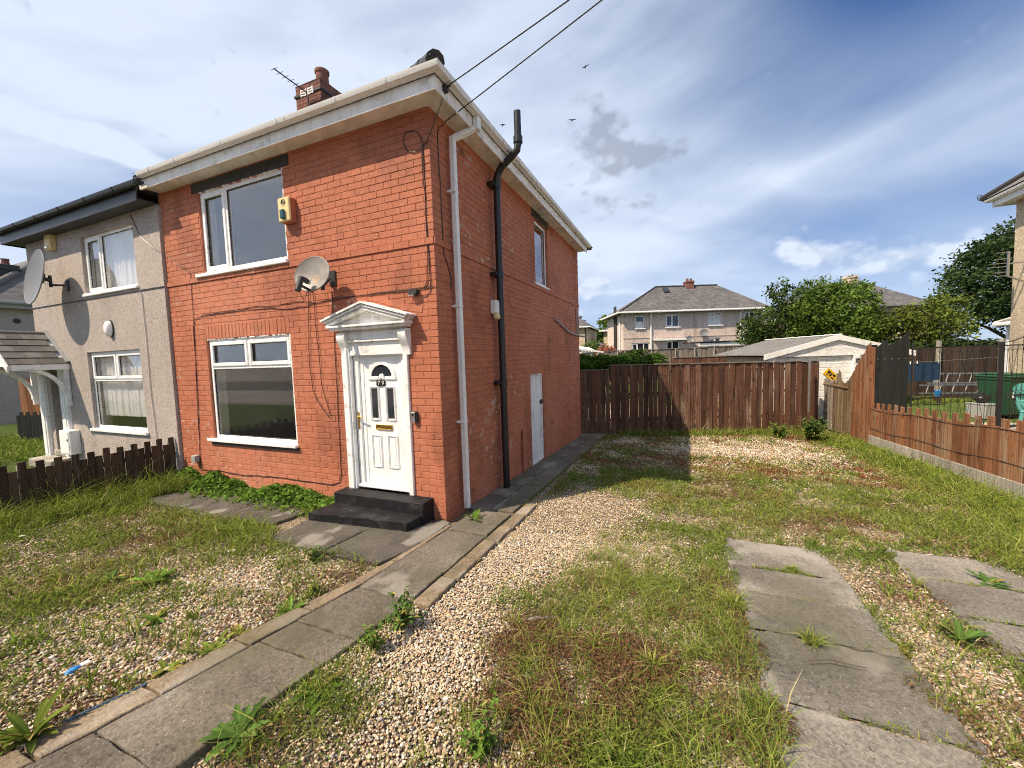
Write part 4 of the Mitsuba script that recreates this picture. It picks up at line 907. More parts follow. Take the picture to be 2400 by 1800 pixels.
part(fr, 'rail', MB().bar((XR + .035, .3, ztop(.3) - .3), (XR + .035, 7.7, ztop(7.7) - .3), .04, .07, b=.004), 'mat_wood_dark', rid=.2)
pf = thing('picket_fence', 'weathered pointed picket fence stepping down from a tall end board in the far right corner', 'fence')
part(pf, 'post', MB().box((XR - .03, 7.73, -.6), (XR + .06, 7.80, 1.9), .006), 'mat_wood_orange', rid=.3)
y = 7.80
while y < 9.08:
    z = 2.02 - (y - 7.80) * .80; w = .105; board(pf, (XR - .012, y + w / 2), w - .022, .02, (0, 1), float(gz(0, y)) + .05, (z + rng.normal(0, .02), z - .06), 'mat_wood_orange' if y < 8.85 else 'mat_wood_olive', 'slant'); y += w
hs = [.98, .93, .9, .94, 1.0, 1.2, 1.24, .98, .92, .9, .94, .93, .94, .92, .95, .93, .97, .95, .93, .96, .92, .95, .93, .96, .94, 1.0, 1.06]
for k_, h in enumerate(hs):
    yk = 9.13 + k_ * .098; board(pf, (XR - .012, yk), .062, .02, (0, 1), float(gz(0, yk)) + .06, (h, h - .02, h + .05), 'mat_wood_olive' if k_ < 11 else 'mat_wood_grey', 'point', 'picket')
part(pf, 'rail', MB().bar((XR + .02, 7.85, .80), (XR + .02, 11.75, .80), .04, .08, b=.004).bar((XR + .02, 7.85, .0), (XR + .02, 11.75, .0), .04, .08, b=.004), 'mat_wood_grey', rid=.4)
part(pf, 'rail', MB().bar((XR - .035, 9.05, .84), (XR - .035, 11.7, .82), .02, .05, b=.003), 'mat_wood_olive', rid=.8)

bg = thing('black_gate', 'tall black wooden gate with slanted board tops beside the iron gates', 'gate')
for i, (z0, z1) in enumerate(((1.86, 1.97), (2.02, 2.06), (1.93, 1.98), (2.02, 2.06), (2.10, 2.24))): board(bg, (6.86 + i * .122, 7.78), .1212, .024, (1, 0), -.2, (z0, z1), 'mat_wood_black', 'slant')
part(bg, 'ledge', MB().box((6.81, 7.80, .4), (7.42, 7.84, .5)).box((6.81, 7.80, 1.5), (7.42, 7.84, 1.6)), 'mat_wood_black', rid=.5)
part(bg, 'post', MB().box((6.80, 7.87, -.2), (6.89, 7.96, 1.95), .008), 'mat_wood_black', rid=.1)
for k_ in range(5): part(bg, 'bolt', MB().tube([(6.86 + k_ * .122, 7.764, 1.62), (6.86 + k_ * .122, 7.755, 1.62)], .012, 8), 'mat_metal')
# wrought iron gates
def irongate(u0, u1, d, flip, label):
    k = thing('iron_gate', label, 'gate', 'pair of wrought iron drive gates'); G = lambda u, z: far(u, d, z); L = u1 - u0
    def tp(t):
        s = t if flip else 1 - t; return 1.92 + .75 * s * s * (1.6 - .6 * s)
    m = MB()
    for z in (.26, .88): m.bar(G(u0, z), G(u1, z), .016, .03)
    m.bar(G(u0, 1.86), G(u1, 1.86), .014, .026); part(k, 'rail', m, 'mat_black')
    s0 = u1 if not flip else u0
    part(k, 'stile', MB().bar(G(s0, .17), G(s0, 1.93), .045, .045, (1, 0, 0), .004), 'mat_black'); e = u0 if not flip else u1
    part(k, 'stile', MB().bar(G(e, .17), G(e, 1.95), .022, .022, (1, 0, 0), .003), 'mat_black')
    t = np.linspace(0, 1, 18); part(k, 'top_bar', MB().tube([G(u0 + L * a, tp(a)) for a in t], .009, 6), 'mat_black', smooth=True)
    n = 13
    for i in range(1, n): part(k, 'bar', MB().tube([G(u0 + L * i / n, .26), G(u0 + L * i / n, 1.86 if i % 2 else tp(i / n))], .0042, 5), 'mat_black')
    for i in range(0, n, 2):
        a = u0 + L * (i + .5) / n
        m = MB()
        for z, s in ((.88, 1), (.88, -1), (1.86, -1)):
            for q in (-1, 1):
                th_ = np.linspace(0, 1.6 * np.pi, 14); r_ = .052 * (1 - .55 * th_ / (1.6 * np.pi)); m.tube([G(a + q * (.055 - rr_ * math.cos(h)), z + s * (.06 + rr_ * math.sin(h) * .9)) for h, rr_ in zip(th_, r_)], .004, 4)
            part(k, 'scroll', m, 'mat_black', smooth=True); m = MB()
    for i in range(1, n - 1, 3):
        a, b, c_ = (u0 + L * j / n for j in (i, i + 1, i + 2)); part(k, 'chevron', MB().tube([G(a, .86), G(b, .30), G(c_, .86)], .0045, 4), 'mat_black'); part(k, 'chevron', MB().tube([G(a, 1.84), G(b, 1.25), G(c_, 1.84)], .0045, 4), 'mat_black')
irongate(7.84, 9.56, 7.75, False, 'left leaf of the black wrought iron gates, next to the black wooden gate')
irongate(9.60, 10.9, 7.75, True, 'right leaf of the black wrought iron gates, cut by the right edge')

# ---------------------------------------------------------------- neighbour's plot on the right
cr = thing('cream_house', 'cream pebbledashed house at the right edge with white gutter', 'house')
HX, HY = 9.93, 9.45; OC = frame((HX, HY, 0), (0, -1, 0), (-1, 0, 0))
part(cr, 'wall', cells(OC, 0.0, 7.0, 0.1, 5.22, [(2.6, 3.6, 2.9, 4.1)], -.22, 0.0), 'mat_dash_cream'); part(cr, 'wall', MB().box((HX + .22, HY - 7, .1), (HX + 6, HY - 6.8, 5.22)).box((HX + .22, HY - .2, .1), (HX + 6, HY, 5.22)), 'mat_dash_cream')
window(cr, OC, 2.6, 3.6, 2.92, 4.1, -.05, [(2.6, 3.6, 2.92, 4.1, False)], glass='mat_dark_glass', sill=(2.55, 3.65, 2.86, 2.92, .05))
ez = 5.42; q = [(HX - .39, HY + .39), (HX - .39, HY - 7.39), (HX + 7, HY - 7.39), (HX + 7, HY + .39)]
m = MB(); m.add([(*q[0], ez), (*q[1], ez), (HX + 3.6, HY - 3.9, ez + 2.8)], [[0, 1, 2]]); m.add([(*q[0], ez), (*q[3], ez), (HX + 7, HY - 3.9, ez + 2.8), (HX + 3.6, HY - 3.9, ez + 2.8)], [[0, 1, 2, 3]]); m.add([(*q[1], ez), (*q[2], ez), (HX + 7, HY - 3.5, ez + 2.8), (HX + 3.6, HY - 3.5, ez + 2.8)], [[0, 1, 2, 3]]); m.box((HX - .3, HY - 7.3, ez - .06), (HX + 7, HY + .3, ez - .01))
crr = part(cr, 'roof', m, 'mat_slate'); part(crr, 'hip_tile', MB().tube([np.array([HX - .41, HY + .41, ez + .03]), np.array([HX + 3.6, HY - 3.9, ez + 2.83])], .07, 8), 'mat_dark', smooth=40)
CS = [((HX + 6, HY), (0, 1)), ((HX, HY), (-1, 1)), ((HX, HY - 7), (-1, 0))]
part(cr, 'soffit', sweep([(0.0, 5.22), (.25, 5.22), (.25, 5.25), (0.0, 5.25)], CS), 'mat_soffit'); part(cr, 'fascia', sweep([(.2505, 5.19), (.272, 5.19), (.272, 5.38), (.2505, 5.38)], CS), 'mat_white_worn')
part(cr, 'gutter', sweep(gutter_profile(4.43), CS), 'mat_gutter', smooth=30)
t = np.linspace(0, 5, 24); part(cr, 'hip_iron', tube([np.array([HX - .42, HY + .42, ez + .10]) + (.03 + .012 * a) * (math.cos(a) * RH + math.sin(a) * Z3) for a in t], .008, 5), 'mat_dark')
k = thing('television_aerial', 'grey television aerial on a bracket at the corner of the cream house', 'aerial')
ab = far(11.42, 9.2, 3.70); m = MB(); m.bar(ab + RH * .62 + Z3 * .05, ab, .03, .03).bar(ab + Z3 * .28, ab - Z3 * .28, .03, .035, (1, 0, 0)).bar(ab - Z3 * .28, ab + RH * .5 - Z3 * .45, .03, .03); part(k, 'mast', m, 'mat_metal')
for dz, L in ((.26, .42), (.12, .44), (.02, .5), (-.06, .55), (-.18, .42), (-.26, .40)): part(k, 'element', MB().tube([ab + Z3 * dz, ab + Z3 * (dz - .04) - RH * L - FH * .1], .008, 5), 'mat_metal')
k = thing('conservatory', 'white framed porch behind the cream house', 'porch'); B = frame((10.62, 9.47, 0), (0, 1, 0), (-1, 0, 0)); PL = 1.38
m = MB()
for a in (0, PL - .52, PL - .1): m.box((a, -.08, .1), (a + .10, 0, 2.36), .006, B)
for z in (.1, 1.66, 2.28): m.box((.10, -.07, z), (PL - .1, -.01, z + .08), .006, B)
part(k, 'frame', m, 'mat_upvc'); part(k, 'frame', MB().box((PL - .08, -2.2, .1), (PL, -.08, 2.36), .006, B), 'mat_upvc'); part(k, 'pane', MB().box((.08, -.06, .15), (PL - .08, -.04, 2.34), 0, B), 'mat_dark_glass')
part(k, 'panel', MB().box((PL - .42, -.06, .15), (PL - .1, -.035, 2.28), 0, B), 'mat_upvc')
part(k, 'roof', MB().add(B(np.array([[-.0, .16, 2.43], [PL + .16, .16, 2.43], [PL + .16, -2.2, 2.43], [.0, -1.5, 3.1], [PL * .6, -1.5, 3.1], [PL * .6, -2.2, 3.1], [0, -2.2, 3.1]])), [[0, 1, 4], [0, 4, 3], [1, 2, 5], [1, 5, 4], [3, 4, 5], [3, 5, 6]]), 'mat_tile', rid=.4)
part(k, 'gutter', MB().box((0, .06, 2.34), (PL + .2, .18, 2.44), .02, B).box((PL + .06, -2.2, 2.34), (PL + .2, .06, 2.44), .02, B), 'mat_upvc'); part(k, 'verge', MB().add(*bar(B(np.array([[PL + .16, .16, 2.45]]))[0], B(np.array([[PL * .6, -1.5, 3.12]]))[0], .05, .03)), 'mat_upvc')
# wheelie bin
k = thing('wheelie_bin', 'dark green wheelie bin at the corner of the cream house', 'bin'); B = frame(far(11.38, 9.35, .16), RH, -FH)
v = np.array([[.06, .26, .08], [.54, .26, .08], [.54, -.26, .08], [.06, -.26, .08], [0, .33, .93], [.6, .33, .93], [.6, -.33, .93], [0, -.33, .93]])
part(k, 'body', (B(v), trimesh.convex.convex_hull(v).faces if False else np.array([[0, 1, 5], [0, 5, 4], [1, 2, 6], [1, 6, 5], [2, 3, 7], [2, 7, 6], [3, 0, 4], [3, 4, 7], [0, 3, 2], [0, 2, 1], [4, 5, 6], [4, 6, 7]])), 'mat_green_bin')
part(k, 'lid', MB().box((-.03, -.36, .93), (.63, .37, .985), .02, B).box((.03, -.30, .985), (.57, .28, 1.03), .03, B), 'mat_green_bin'); part(k, 'rim', MB().box((-.015, -.345, .87), (.615, .345, .929), .012, B), 'mat_green_bin'); part(k, 'handle', MB().box((.05, -.45, .92), (.55, -.40, .96), .015, B), 'mat_green_bin')
for a in (.05, .5): part(k, 'wheel', MB().add(*(lambda c: tube([c, c + RH * .05], .1, 16))(B(np.array([[a, -.28, .1]]))[0])), 'mat_black', smooth=40)
part(k, 'label', MB().box((.1, .31, .55), (.24, .325, .62), .002, B).box((.1, .30, .48), (.22, .32, .53), .002, B), 'mat_litter_white')
part(k, 'sticker', MB().box((.42, .30, .55), (.56, .325, .72), .01, B), 'mat_yellow')
# towels on a washing line
k = thing('washing_line', 'washing line strung across the garden behind the iron gates', 'washing line'); part(k, 'line', tube([far(8.5, 11.3, 1.47), far(11.3, 11.3, 1.41), far(14.4, 11.3, 1.50)], .004, 5), 'mat_grey_plastic'); part(k, 'post', MB().tube([far(14.4, 11.3, .1), far(14.4, 11.3, 1.6)], .03, 10), 'mat_metal'); part(k, 'post', MB().tube([far(8.5, 11.3, .1), far(8.5, 11.3, 1.6)], .03, 10), 'mat_metal')
for i, (a, b, z1, z0, lb) in enumerate(((10.75, 11.42, 1.41, .83, 'left blue towel pegged on the washing line'), (11.52, 12.24, 1.42, .87, 'right blue towel pegged on the washing line'))):
    k = thing('towel', lb, 'towel', 'blue towels on the line'); u_ = np.linspace(0, 1, 24); zz = np.linspace(0, 1, 10); U_, V_ = np.meshgrid(u_, zz)
    pts = np.array([far(a + (b - a) * p, 11.3 + .015 * math.sin(p * 17 + i) * (1.2 - s * .4) + .02 * math.sin(p * 7 + s * 2), z0 + (z1 - z0) * s - .02 * math.sin(p * 3.1) * s + .025 * p * (1 - s)) for p, s in zip(U_.ravel(), V_.ravel())])
    f = np.array([[r * 24 + c, r * 24 + c + 1, (r + 1) * 24 + c + 1, (r + 1) * 24 + c] for r in range(9) for c in range(23)]); part(k, 'cloth', (pts, np.vstack([f[:, [0, 1, 2]], f[:, [0, 2, 3]]])), 'mat_towel', smooth=True)
    for p in (.06, .92): part(k, 'peg', MB().box(far(a + (b - a) * p - .01, 11.28, z1 - .05), far(a + (b - a) * p + .01, 11.29, z1 + .04) + [0, .012, 0]), 'mat_litter_white')
# ladders on brackets, dark garden fence, bits
gf = thing('garden_fence', 'dark weathered fence at the back of the garden behind the iron gates', 'fence')
for i in range(36): p = far(9.6 + i * .2, 13.2 + rng.normal(0, .006)); board(gf, p[:2], .194, .02, RH[:2], .1, 1.78 + rng.normal(0, .01), 'mat_wood_dark')
for u_ in (12.0, 14.13, 16.2): part(gf, 'post', MB().bar(far(u_, 13.12, .1), far(u_, 13.12, 2.02), .10, .10, (1, 0, 0), .01), 'mat_board', rid=.5)
for i, (zb, zt, du, lb) in enumerate(((.68, .98, .0, 'upper of two aluminium ladders lying along the dark garden fence'), (.36, .62, -.25, 'lower of two aluminium ladders lying along the dark garden fence'))):
    k = thing('ladder', lb, 'ladder', 'ladders hung along the fence'); a, b = 13.25 + du, 16.3
    for z in (zb, zt): part(k, 'rail', MB().bar(far(a, 12.6, z), far(b, 12.6, z - .07), .03, .045), 'mat_metal')
    for j in range(8): s = (j + .6) / 8; uu = a + (b - a) * s; part(k, 'rung', MB().tube([far(uu - .03, 12.6, zb - .07 * s), far(uu + .05, 12.6, zt - .07 * s)], .016, 6), 'mat_metal')
k = thing('peg_bucket', 'small bright blue bucket on the grass behind the iron gates', 'bucket'); v, f = lathe([(.001, 0), (.05, 0), (.085, .17), (.08, .17), (.045, .02)], 16); part(k, 'body', (v + far(12.95, 12.0, .33), f), 'mat_blue', smooth=40); part(k, 'handle', tube([far(12.95, 12, .5) + .085 * math.cos(t) * RH + .07 * math.sin(t) * Z3 for t in np.linspace(0, np.pi, 9)], .006, 5), 'mat_dark'); part(k, 'stand', MB().box(far(12.85, 11.95, .12), far(13.05, 12.1, .33), .01), 'mat_wood_dark', rid=.3)
k = thing('crate', 'grey crate with a dark bag on top beside the green wheelie bin', 'crate'); B = frame(far(10.95, 9.3, .14), RH, -FH); part(k, 'body', MB().box((0, -.2, 0), (.26, .2, .36), .012, B), 'mat_grey_plastic'); part(k, 'rim', MB().box((-.012, -.212, .33), (.272, .212, .358), .006, B), 'mat_grey_plastic')
k = thing('bag', 'dark bag on top of the grey crate', 'bag'); s_ = trimesh.creation.icosphere(2, .15); v = s_.vertices * [1, .9, .75]; v = v * (1 + .2 * (meshkit.noise(v * 14)[:, None] - .5)); part(k, 'body', (B(v + [.13, 0, .47]), s_.faces), 'mat_black', smooth=True); part(k, 'knot', MB().box((.10, -.03, .56), (.17, .03, .62), .02, B), 'mat_black')
k = thing('garden_chair', 'turquoise plastic garden chair at the right edge beside the cream house', 'chair'); B = frame(far(9.84, 7.45, .16), RH, -FH)
m = MB(); t = np.linspace(-.6, .6, 9); fan = np.array([[.3 + (.23 + .05 * h) * math.sin(a) / math.sin(.6) * (1 - .18 * h * h), -.22 - .10 * h - .05 * math.cos(a * 2), .42 + .52 * h * (1 - .18 * (a / .6) ** 2)] for h in (0, .35, .7, 1) for a in t]); f = np.array([[r * 9 + c, r * 9 + c + 1, (r + 1) * 9 + c + 1, (r + 1) * 9 + c] for r in range(3) for c in range(8)]); f = np.vstack([f[:, [0, 1, 2]], f[:, [0, 2, 3]]])
part(k, 'back', (np.vstack([B(fan), B(fan + [0, -.02, 0])]), np.vstack([f, f[:, ::-1] + 36])), 'mat_turquoise', smooth=True); part(k, 'seat', MB().box((.06, -.24, .38), (.54, .24, .42), .02, B), 'mat_turquoise')
for a, b in ((.08, -.2), (.52, -.2), (.08, .2), (.52, .2)): part(k, 'leg', MB().add(*bar(B(np.array([[a, b, .38]]))[0], B(np.array([[a + (.03 if a > .3 else -.03), b * 1.1, 0]]))[0], .045, .045, (1, 0, 0), .008)), 'mat_turquoise')
for a in (.05, .51): part(k, 'armrest', MB().box((a, -.24, .60), (a + .05, .22, .63), .012, B).box((a, .17, .40), (a + .045, .21, .60), .01, B), 'mat_turquoise')
# ---------------------------------------------------------------- garage
ga = thing('garage', 'white clad garage with grey corrugated roof behind the back fence', 'garage'); ca, sa = math.cos(.13), math.sin(.13)
GU, GD = ca * RH - sa * FH, sa * RH + ca * FH; B = frame(far(7.86, 12.25, 0), GU, -GD); GL = 4.1
apx, aw = 2.02, 4.05; eh, ah = 1.70, 2.23
part(ga, 'wall', MB().box((.12, -GL, -.7), (.28, -.2, eh - .02), 0, B).box((aw - .28, -GL, -.7), (aw - .12, -.2, eh - .02), 0, B).box((.12, -GL - .1, -.7), (aw - .12, -GL, eh), 0, B), 'mat_dash_cream')
part(ga, 'wall', MB().box((2.66, -.19, -.7), (aw - .12, -.06, eh - .05), .004, B), 'mat_white_worn', label='white rendered front panel right of the garage door')
part(ga, 'pillar', MB().box((.13, -.2, -.7), (.28, -.01, 1.66), .006, B).box((2.48, -.2, -.7), (2.66, -.01, 1.66), .006, B), 'mat_upvc')
for i in range(11):
    z = -.3 + i * .178; part(ga, 'door_panel', MB().box((.282, -.16, z), (2.478, -.10 - .012, z + .172), .012, B), 'mat_upvc')
part(ga, 'door_handle', MB().box((2.05, -.112, .98), (2.17, -.08, 1.12), .02, B), 'mat_metal'); part(ga, 'door_head', MB().box((.13, -.2, 1.662), (aw - .13, -.03, 1.74), .006, B), 'mat_upvc')
for i in range(4):
    z0 = 1.745 + i * .115; hw = lambda z: (ah + .02 - z) / (ah - eh) * apx
    a0, a1 = max(.1, apx - hw(z0) + .1), min(aw - .1, apx + hw(z0) - .1); b0, b1 = max(.1, apx - hw(z0 + .112) + .1), min(aw - .1, apx + hw(z0 + .112) - .1)
    if b1 - b0 > .05: part(ga, 'gable_plank', prism([(a0, z0), (a1, z0), (b1, z0 + .112), (b0, z0 + .112)], -.06 + .004 * (i % 2), -.035 + .004 * (i % 2), B), 'mat_upvc')
for s in (-1, 1):
    o = apx + s * apx; part(ga, 'bargeboard', prism([(apx, ah - .09), (o + s * .06, eh - .11), (o + s * .06, eh + .05), (apx, ah + .07)][::-s], 0.0, .035, B), 'mat_upvc')
    n = 40; v, f = [], []
    for i in range(n + 1):
        w = -GL - .1 + i * (GL + .12) / n
        for a in (0, 1): v.append([apx + s * a * (apx + .1), w, ah + .06 - a * (ah - eh + .035) + .012 * (i % 2)])
    f = np.array([[2 * i, 2 * i + 1, 2 * i + 3, 2 * i + 2] for i in range(n)]); part(ga, 'roof_sheet', (B(np.array(v)), np.vstack([f[:, [0, 1, 2]], f[:, [0, 2, 3]]])), 'mat_corrugated')
part(ga, 'ridge_cap', MB().box((apx - .1, -GL - .1, ah + .05), (apx + .1, .03, ah + .085), .01, B), 'mat_upvc')
k = thing('garage_lamp', 'square dark lamp on the white pillar of the garage', 'lamp'); part(k, 'case', MB().box((2.52, -.01, 1.46), (2.61, .06, 1.57), .012, B), 'mat_dark'); part(k, 'lens', MB().box((2.53, .06, 1.47), (2.60, .065, 1.51), .002, B), 'mat_metal')
k = thing('garage_lamp', 'small black floodlight under the right slope of the garage gable', 'lamp'); part(k, 'case', MB().box((3.15, .0, 1.72), (3.24, .08, 1.86), .015, B), 'mat_dark'); part(k, 'lens', MB().box((3.16, .08, 1.74), (3.23, .085, 1.84), .003, B), 'mat_metal')
k = thing('warning_sign', 'tilted yellow warning sign on the white garage door', 'sign'); S2 = frame(B(np.array([[1.50, -.095, .82]]))[0], (GU + Z3 * -.95) / np.linalg.norm(GU - Z3 * .95), -GD)
up2 = np.cross((GU + Z3 * -.95) / np.linalg.norm(GU - Z3 * .95), -GD) * -1
def SG(v): v = np.asarray(v, float); e1 = (GU - Z3 * .95) / 1.379; e2 = (GU * .95 + Z3) / 1.379; o = B(np.array([[1.90, -.1, 1.08]]))[0]; return o + v[:, :1] * e1 + v[:, 1:2] * -GD + v[:, 2:] * e2
part(k, 'plate', MB().box((-.20, 0, -.12), (.20, .012, .12), .004, SG), 'mat_yellow')
for a, b, c_, d_ in ((-.14, -.05, -.02, .07), (-.03, .02, -.06, .06), (.04, .13, .01, .07), (.05, .14, -.07, -.03), (-.13, -.06, -.08, -.05)): part(k, 'marking', MB().box((a, .012, c_), (b, .015, d_), 0, SG), 'mat_black')
# ---------------------------------------------------------------- houses beyond
pk = thing('pink_house', 'pale pink pebbledashed pair of houses with grey hipped roof beyond the gardens', 'house')
B = frame(far(9.06, 32, 0), RH, -FH); PW, EZp = 11.2, 5.06
OPp = [(.97, 1.69, 3.83, 4.88), (3.40, 4.50, 3.85, 4.90), (6.84, 7.93, 3.89, 4.95), (9.75, 10.55, 3.9, 4.95), (.66, 2.12, 1.0, 2.72), (3.42, 4.5, .4, 2.83), (6.9, 7.85, 1.5, 2.95), (9.3, 10.2, 1.6, 2.95)]
part(pk, 'wall', cells(B, 0, PW, -.6, EZp, OPp, -.25, 0), 'mat_dash_pink'); part(pk, 'wall', MB().box((0, -5.2, -.6), (.25, -.25, EZp), 0, B).box((PW - .25, -5.2, -.6), (PW, -.25, EZp), 0, B).box((.25, -5.2, -.6), (PW - .25, -5.0, EZp), 0, B), 'mat_dash_pink')
for i, o in enumerate(OPp):
    a, b, c_, d_ = o; n = {0: 1, 4: 3}.get(i, 2); e = np.linspace(a, b, n + 1)
    w_ = window(pk, B, a, b, c_ + .06, d_, -.06, [(e[j], e[j + 1], c_ + .06, d_, j == 0 and n > 1) for j in range(n)], .085, 'mat_dark_glass', sill=(a - .07, b + .07, c_ - .02, c_ + .06, .10))
    if i in (0, 2): part(w_, 'net_curtain', net(a + .1, b - .1, c_ + .15, c_ + (.6 if i == 0 else .9), -.078, 8, .003, B), 'mat_net')
part(pk, 'string_course', MB().box((-.02, -.01, 3.09), (PW, .035, 3.15), 0, B), 'mat_dash_pink'); part(pk, 'party_joint', MB().box((5.66, 0, -.5), (5.74, .02, 5.0), 0, B), 'mat_dash_cream')
rz = 7.52; m = MB(); P4 = [(-.45, .45), (PW + .45, .45), (PW + .45, -5.65), (-.45, -5.65)]; r0, r1 = (3.55, -2.6, rz), (8.85, -2.6, rz)
m.add(B(np.array([(*P4[0], EZp + .12), (*P4[1], EZp + .12), r1, r0])), [[0, 1, 2, 3]]); m.add(B(np.array([(*P4[2], EZp + .12), (*P4[3], EZp + .12), r0, r1])), [[0, 1, 2, 3]]); m.add(B(np.array([(*P4[0], EZp + .12), (*P4[3], EZp + .12), r0])), [[0, 1, 2]]); m.add(B(np.array([(*P4[1], EZp + .12), (*P4[2], EZp + .12), r1])), [[0, 1, 2]])
m.box((-.42, -5.6, EZp), (PW + .42, .4, EZp + .08), 0, B); pr = part(pk, 'roof', m, 'mat_slate')
part(pr, 'ridge', MB().tube([B(np.array([r0]))[0], B(np.array([r1]))[0]], .09, 8), 'mat_dark', smooth=40); part(pr, 'hip', MB().tube([B(np.array([(*P4[0], EZp + .12)]))[0], B(np.array([r0]))[0]], .08, 8), 'mat_dark', smooth=40)
part(pr, 'skylight', MB().box((3.9, -1.95, 7.02), (4.45, -1.55, 7.1), 0, frame(far(9.06, 32, 0), RH, -FH)) if False else MB().add(B(np.array([(3.95, -1.72, 6.93), (4.45, -1.72, 6.93), (4.45, -2.15, 7.28), (3.95, -2.15, 7.28), (3.95, -1.72, 7.05), (4.45, -1.72, 7.05), (4.45, -2.15, 7.40), (3.95, -2.15, 7.40)])), np.array([[0, 1, 5, 4], [1, 2, 6, 5], [2, 3, 7, 6], [3, 0, 4, 7], [4, 5, 6, 7]])), 'mat_dark_glass'); 
part(pr, 'chimney', MB().box((6.08, -2.9, 6.9), (6.7, -2.2, 7.92), .01, B).box((6.04, -2.94, 7.76), (6.74, -2.16, 7.84), .01, B), 'mat_chimney'); 
for a in (6.25, 6.55): part(pr, 'chimney_pot', (lambda v, f: (v + B(np.array([[a, -2.5, 7.9]]))[0], f))(*lathe([(.1, 0), (.09, .2), (.11, .22), (.08, .22)], 10)), 'mat_chimney')
part(pk, 'gutter', MB().box((-.45, .42, EZp + .0), (PW + .45, .56, EZp + .13), .03, B).box((-.56, -5.6, EZp + .0), (-.45, .56, EZp + .13), .03, B), 'mat_upvc')
for u_ in (2.19, 9.35): part(pk, 'downpipe', MB().tube([B(np.array([[u_, .09, .2]]))[0], B(np.array([[u_, .09, 4.9]]))[0], B(np.array([[u_, .45, 5.08]]))[0]], .055, 8), 'mat_upvc', smooth=50)
for w_, mt in ((-.3, 'mat_upvc'), (-1.4, 'mat_dark'), (-1.9, 'mat_dark')): part(pk, 'downpipe', MB().tube([B(np.array([[-.08, w_ - .5, .2]]))[0], B(np.array([[-.08, w_ - .5, 5.0 if mt != 'mat_dark' else 5.9]]))[0]], .06, 8), mt, smooth=50)
part(pk, 'awning_board', MB().box((2.35, .0, 2.9), (4.95, .3, 2.99), .01, B).box((2.35, .26, 2.84), (4.95, .3, 2.9), .005, B), 'mat_upvc')
for (a, z, r_), lb in (((5.22, 2.92, .29), 'small grey satellite dish low on the pink house left of the joint'), ((6.33, 3.36, .33), 'small grey satellite dish on the pink house right of the joint')):
    c_ = B(np.array([[a, .32, z]]))[0]; dish('satellite_dish', lb, c_, (.1, -.95, .25), r_, r_ * .85, .06, 'mat_dish_grey', c_ + FH * .31 + RH * .1, False)
h2 = thing('hipped_house', 'house with dark hipped roof and chimney half hidden behind the trees', 'house'); B = frame(far(26.5, 36, 0), RH, -FH)
part(h2, 'wall', MB().box((0, -7, -.5), (11.6, 0, 5.3), 0, B), 'mat_dash_pink'); m = MB(); P4 = [(-.4, .4), (12, .4), (12, -7.4), (-.4, -7.4)]; r0, r1 = (4.2, -3.5, 8.15), (8.2, -3.5, 8.15)
m.add(B(np.array([(*P4[0], 5.38), (*P4[1], 5.38), r1, r0])), [[0, 1, 2, 3]]); m.add(B(np.array([(*P4[2], 5.38), (*P4[3], 5.38), r0, r1])), [[0, 1, 2, 3]]); m.add(B(np.array([(*P4[0], 5.38), (*P4[3], 5.38), r0])), [[0, 1, 2]]); m.add(B(np.array([(*P4[1], 5.38), (*P4[2], 5.38), r1])), [[0, 1, 2]]); r2_ = part(h2, 'roof', m, 'mat_slate')
part(h2, 'gutter', MB().box((-.4, .36, 5.25), (12, .5, 5.38), .02, B), 'mat_dark'); part(r2_, 'chimney', MB().box((6.6, -3.9, 7.3), (7.4, -3.0, 8.75), .01, B).box((6.55, -3.95, 8.5), (7.45, -2.95, 8.6), .01, B), 'mat_dash_cream')
for a in (.9, 3.2, 6.5, 9.4): part(h2, 'window', MB().box((a, -.05, 3.7), (a + 1.2, .02, 4.9), .01, B), 'mat_dark_glass')
def smallhouse(name, label, o, ang, w, dp, ez, rz, wm, rm='mat_slate', z0=-.6):
    k = thing(name, label, 'house'); c_, s_ = math.cos(ang), math.sin(ang); B = frame(o, c_ * RH + s_ * FH, -(c_ * FH - s_ * RH))
    part(k, 'wall', MB().box((0, -dp, z0), (w, 0, ez), 0, B), wm); m = MB(); P4 = [(-.35, .35), (w + .35, .35), (w + .35, -dp - .35), (-.35, -dp - .35)]; r0, r1 = (min(dp / 2, w / 2 - .1), -dp / 2, rz), (max(w - dp / 2, w / 2 + .1), -dp / 2, rz)
    for i, q in enumerate(([P4[0], P4[1], r1, r0], [P4[2], P4[3], r0, r1], [P4[0], P4[3], r0], [P4[1], P4[2], r1])):
        m.add(B(np.array([p if len(p) == 3 else (*p, ez + .1) for p in q])), [[0, 1, 2, 3]] if len(q) == 4 else [[0, 1, 2]])
    part(k, 'roof', m, rm); part(k, 'gutter', MB().box((-.35, .3, ez), (w + .35, .42, ez + .12), .02, B).box((w + .3, -dp - .3, ez), (w + .42, .42, ez + .12), .02, B), 'mat_upvc')
    return k, B
k, B = smallhouse('cream_house', 'small distant cream house just right of the brick house eaves line', far(-1.5, 44, 0), -.35, 9.9, 7, 4.65, 7.4, 'mat_dash_cream')
part(k, 'downpipe', MB().tube([B(np.array([[9.75, .08, .2]]))[0], B(np.array([[9.75, .08, 4.6]]))[0]], .06, 8), 'mat_dark'); part(k, 'window', MB().box((7.6, -.05, 3.2), (8.8, .03, 4.3), .01, B), 'mat_dark_glass')
k, B = smallhouse('low_house', 'far house with brownish roof and brick chimney left of the pink house', far(12.2, 60, 0), .1, 7, 7, 3.0, 5.3, 'mat_dash_pink', 'mat_slate'); part(k, 'chimney', MB().box((1.3, -3.9, 4.4), (2.3, -3.0, 6.0), .02, B), 'mat_chimney')
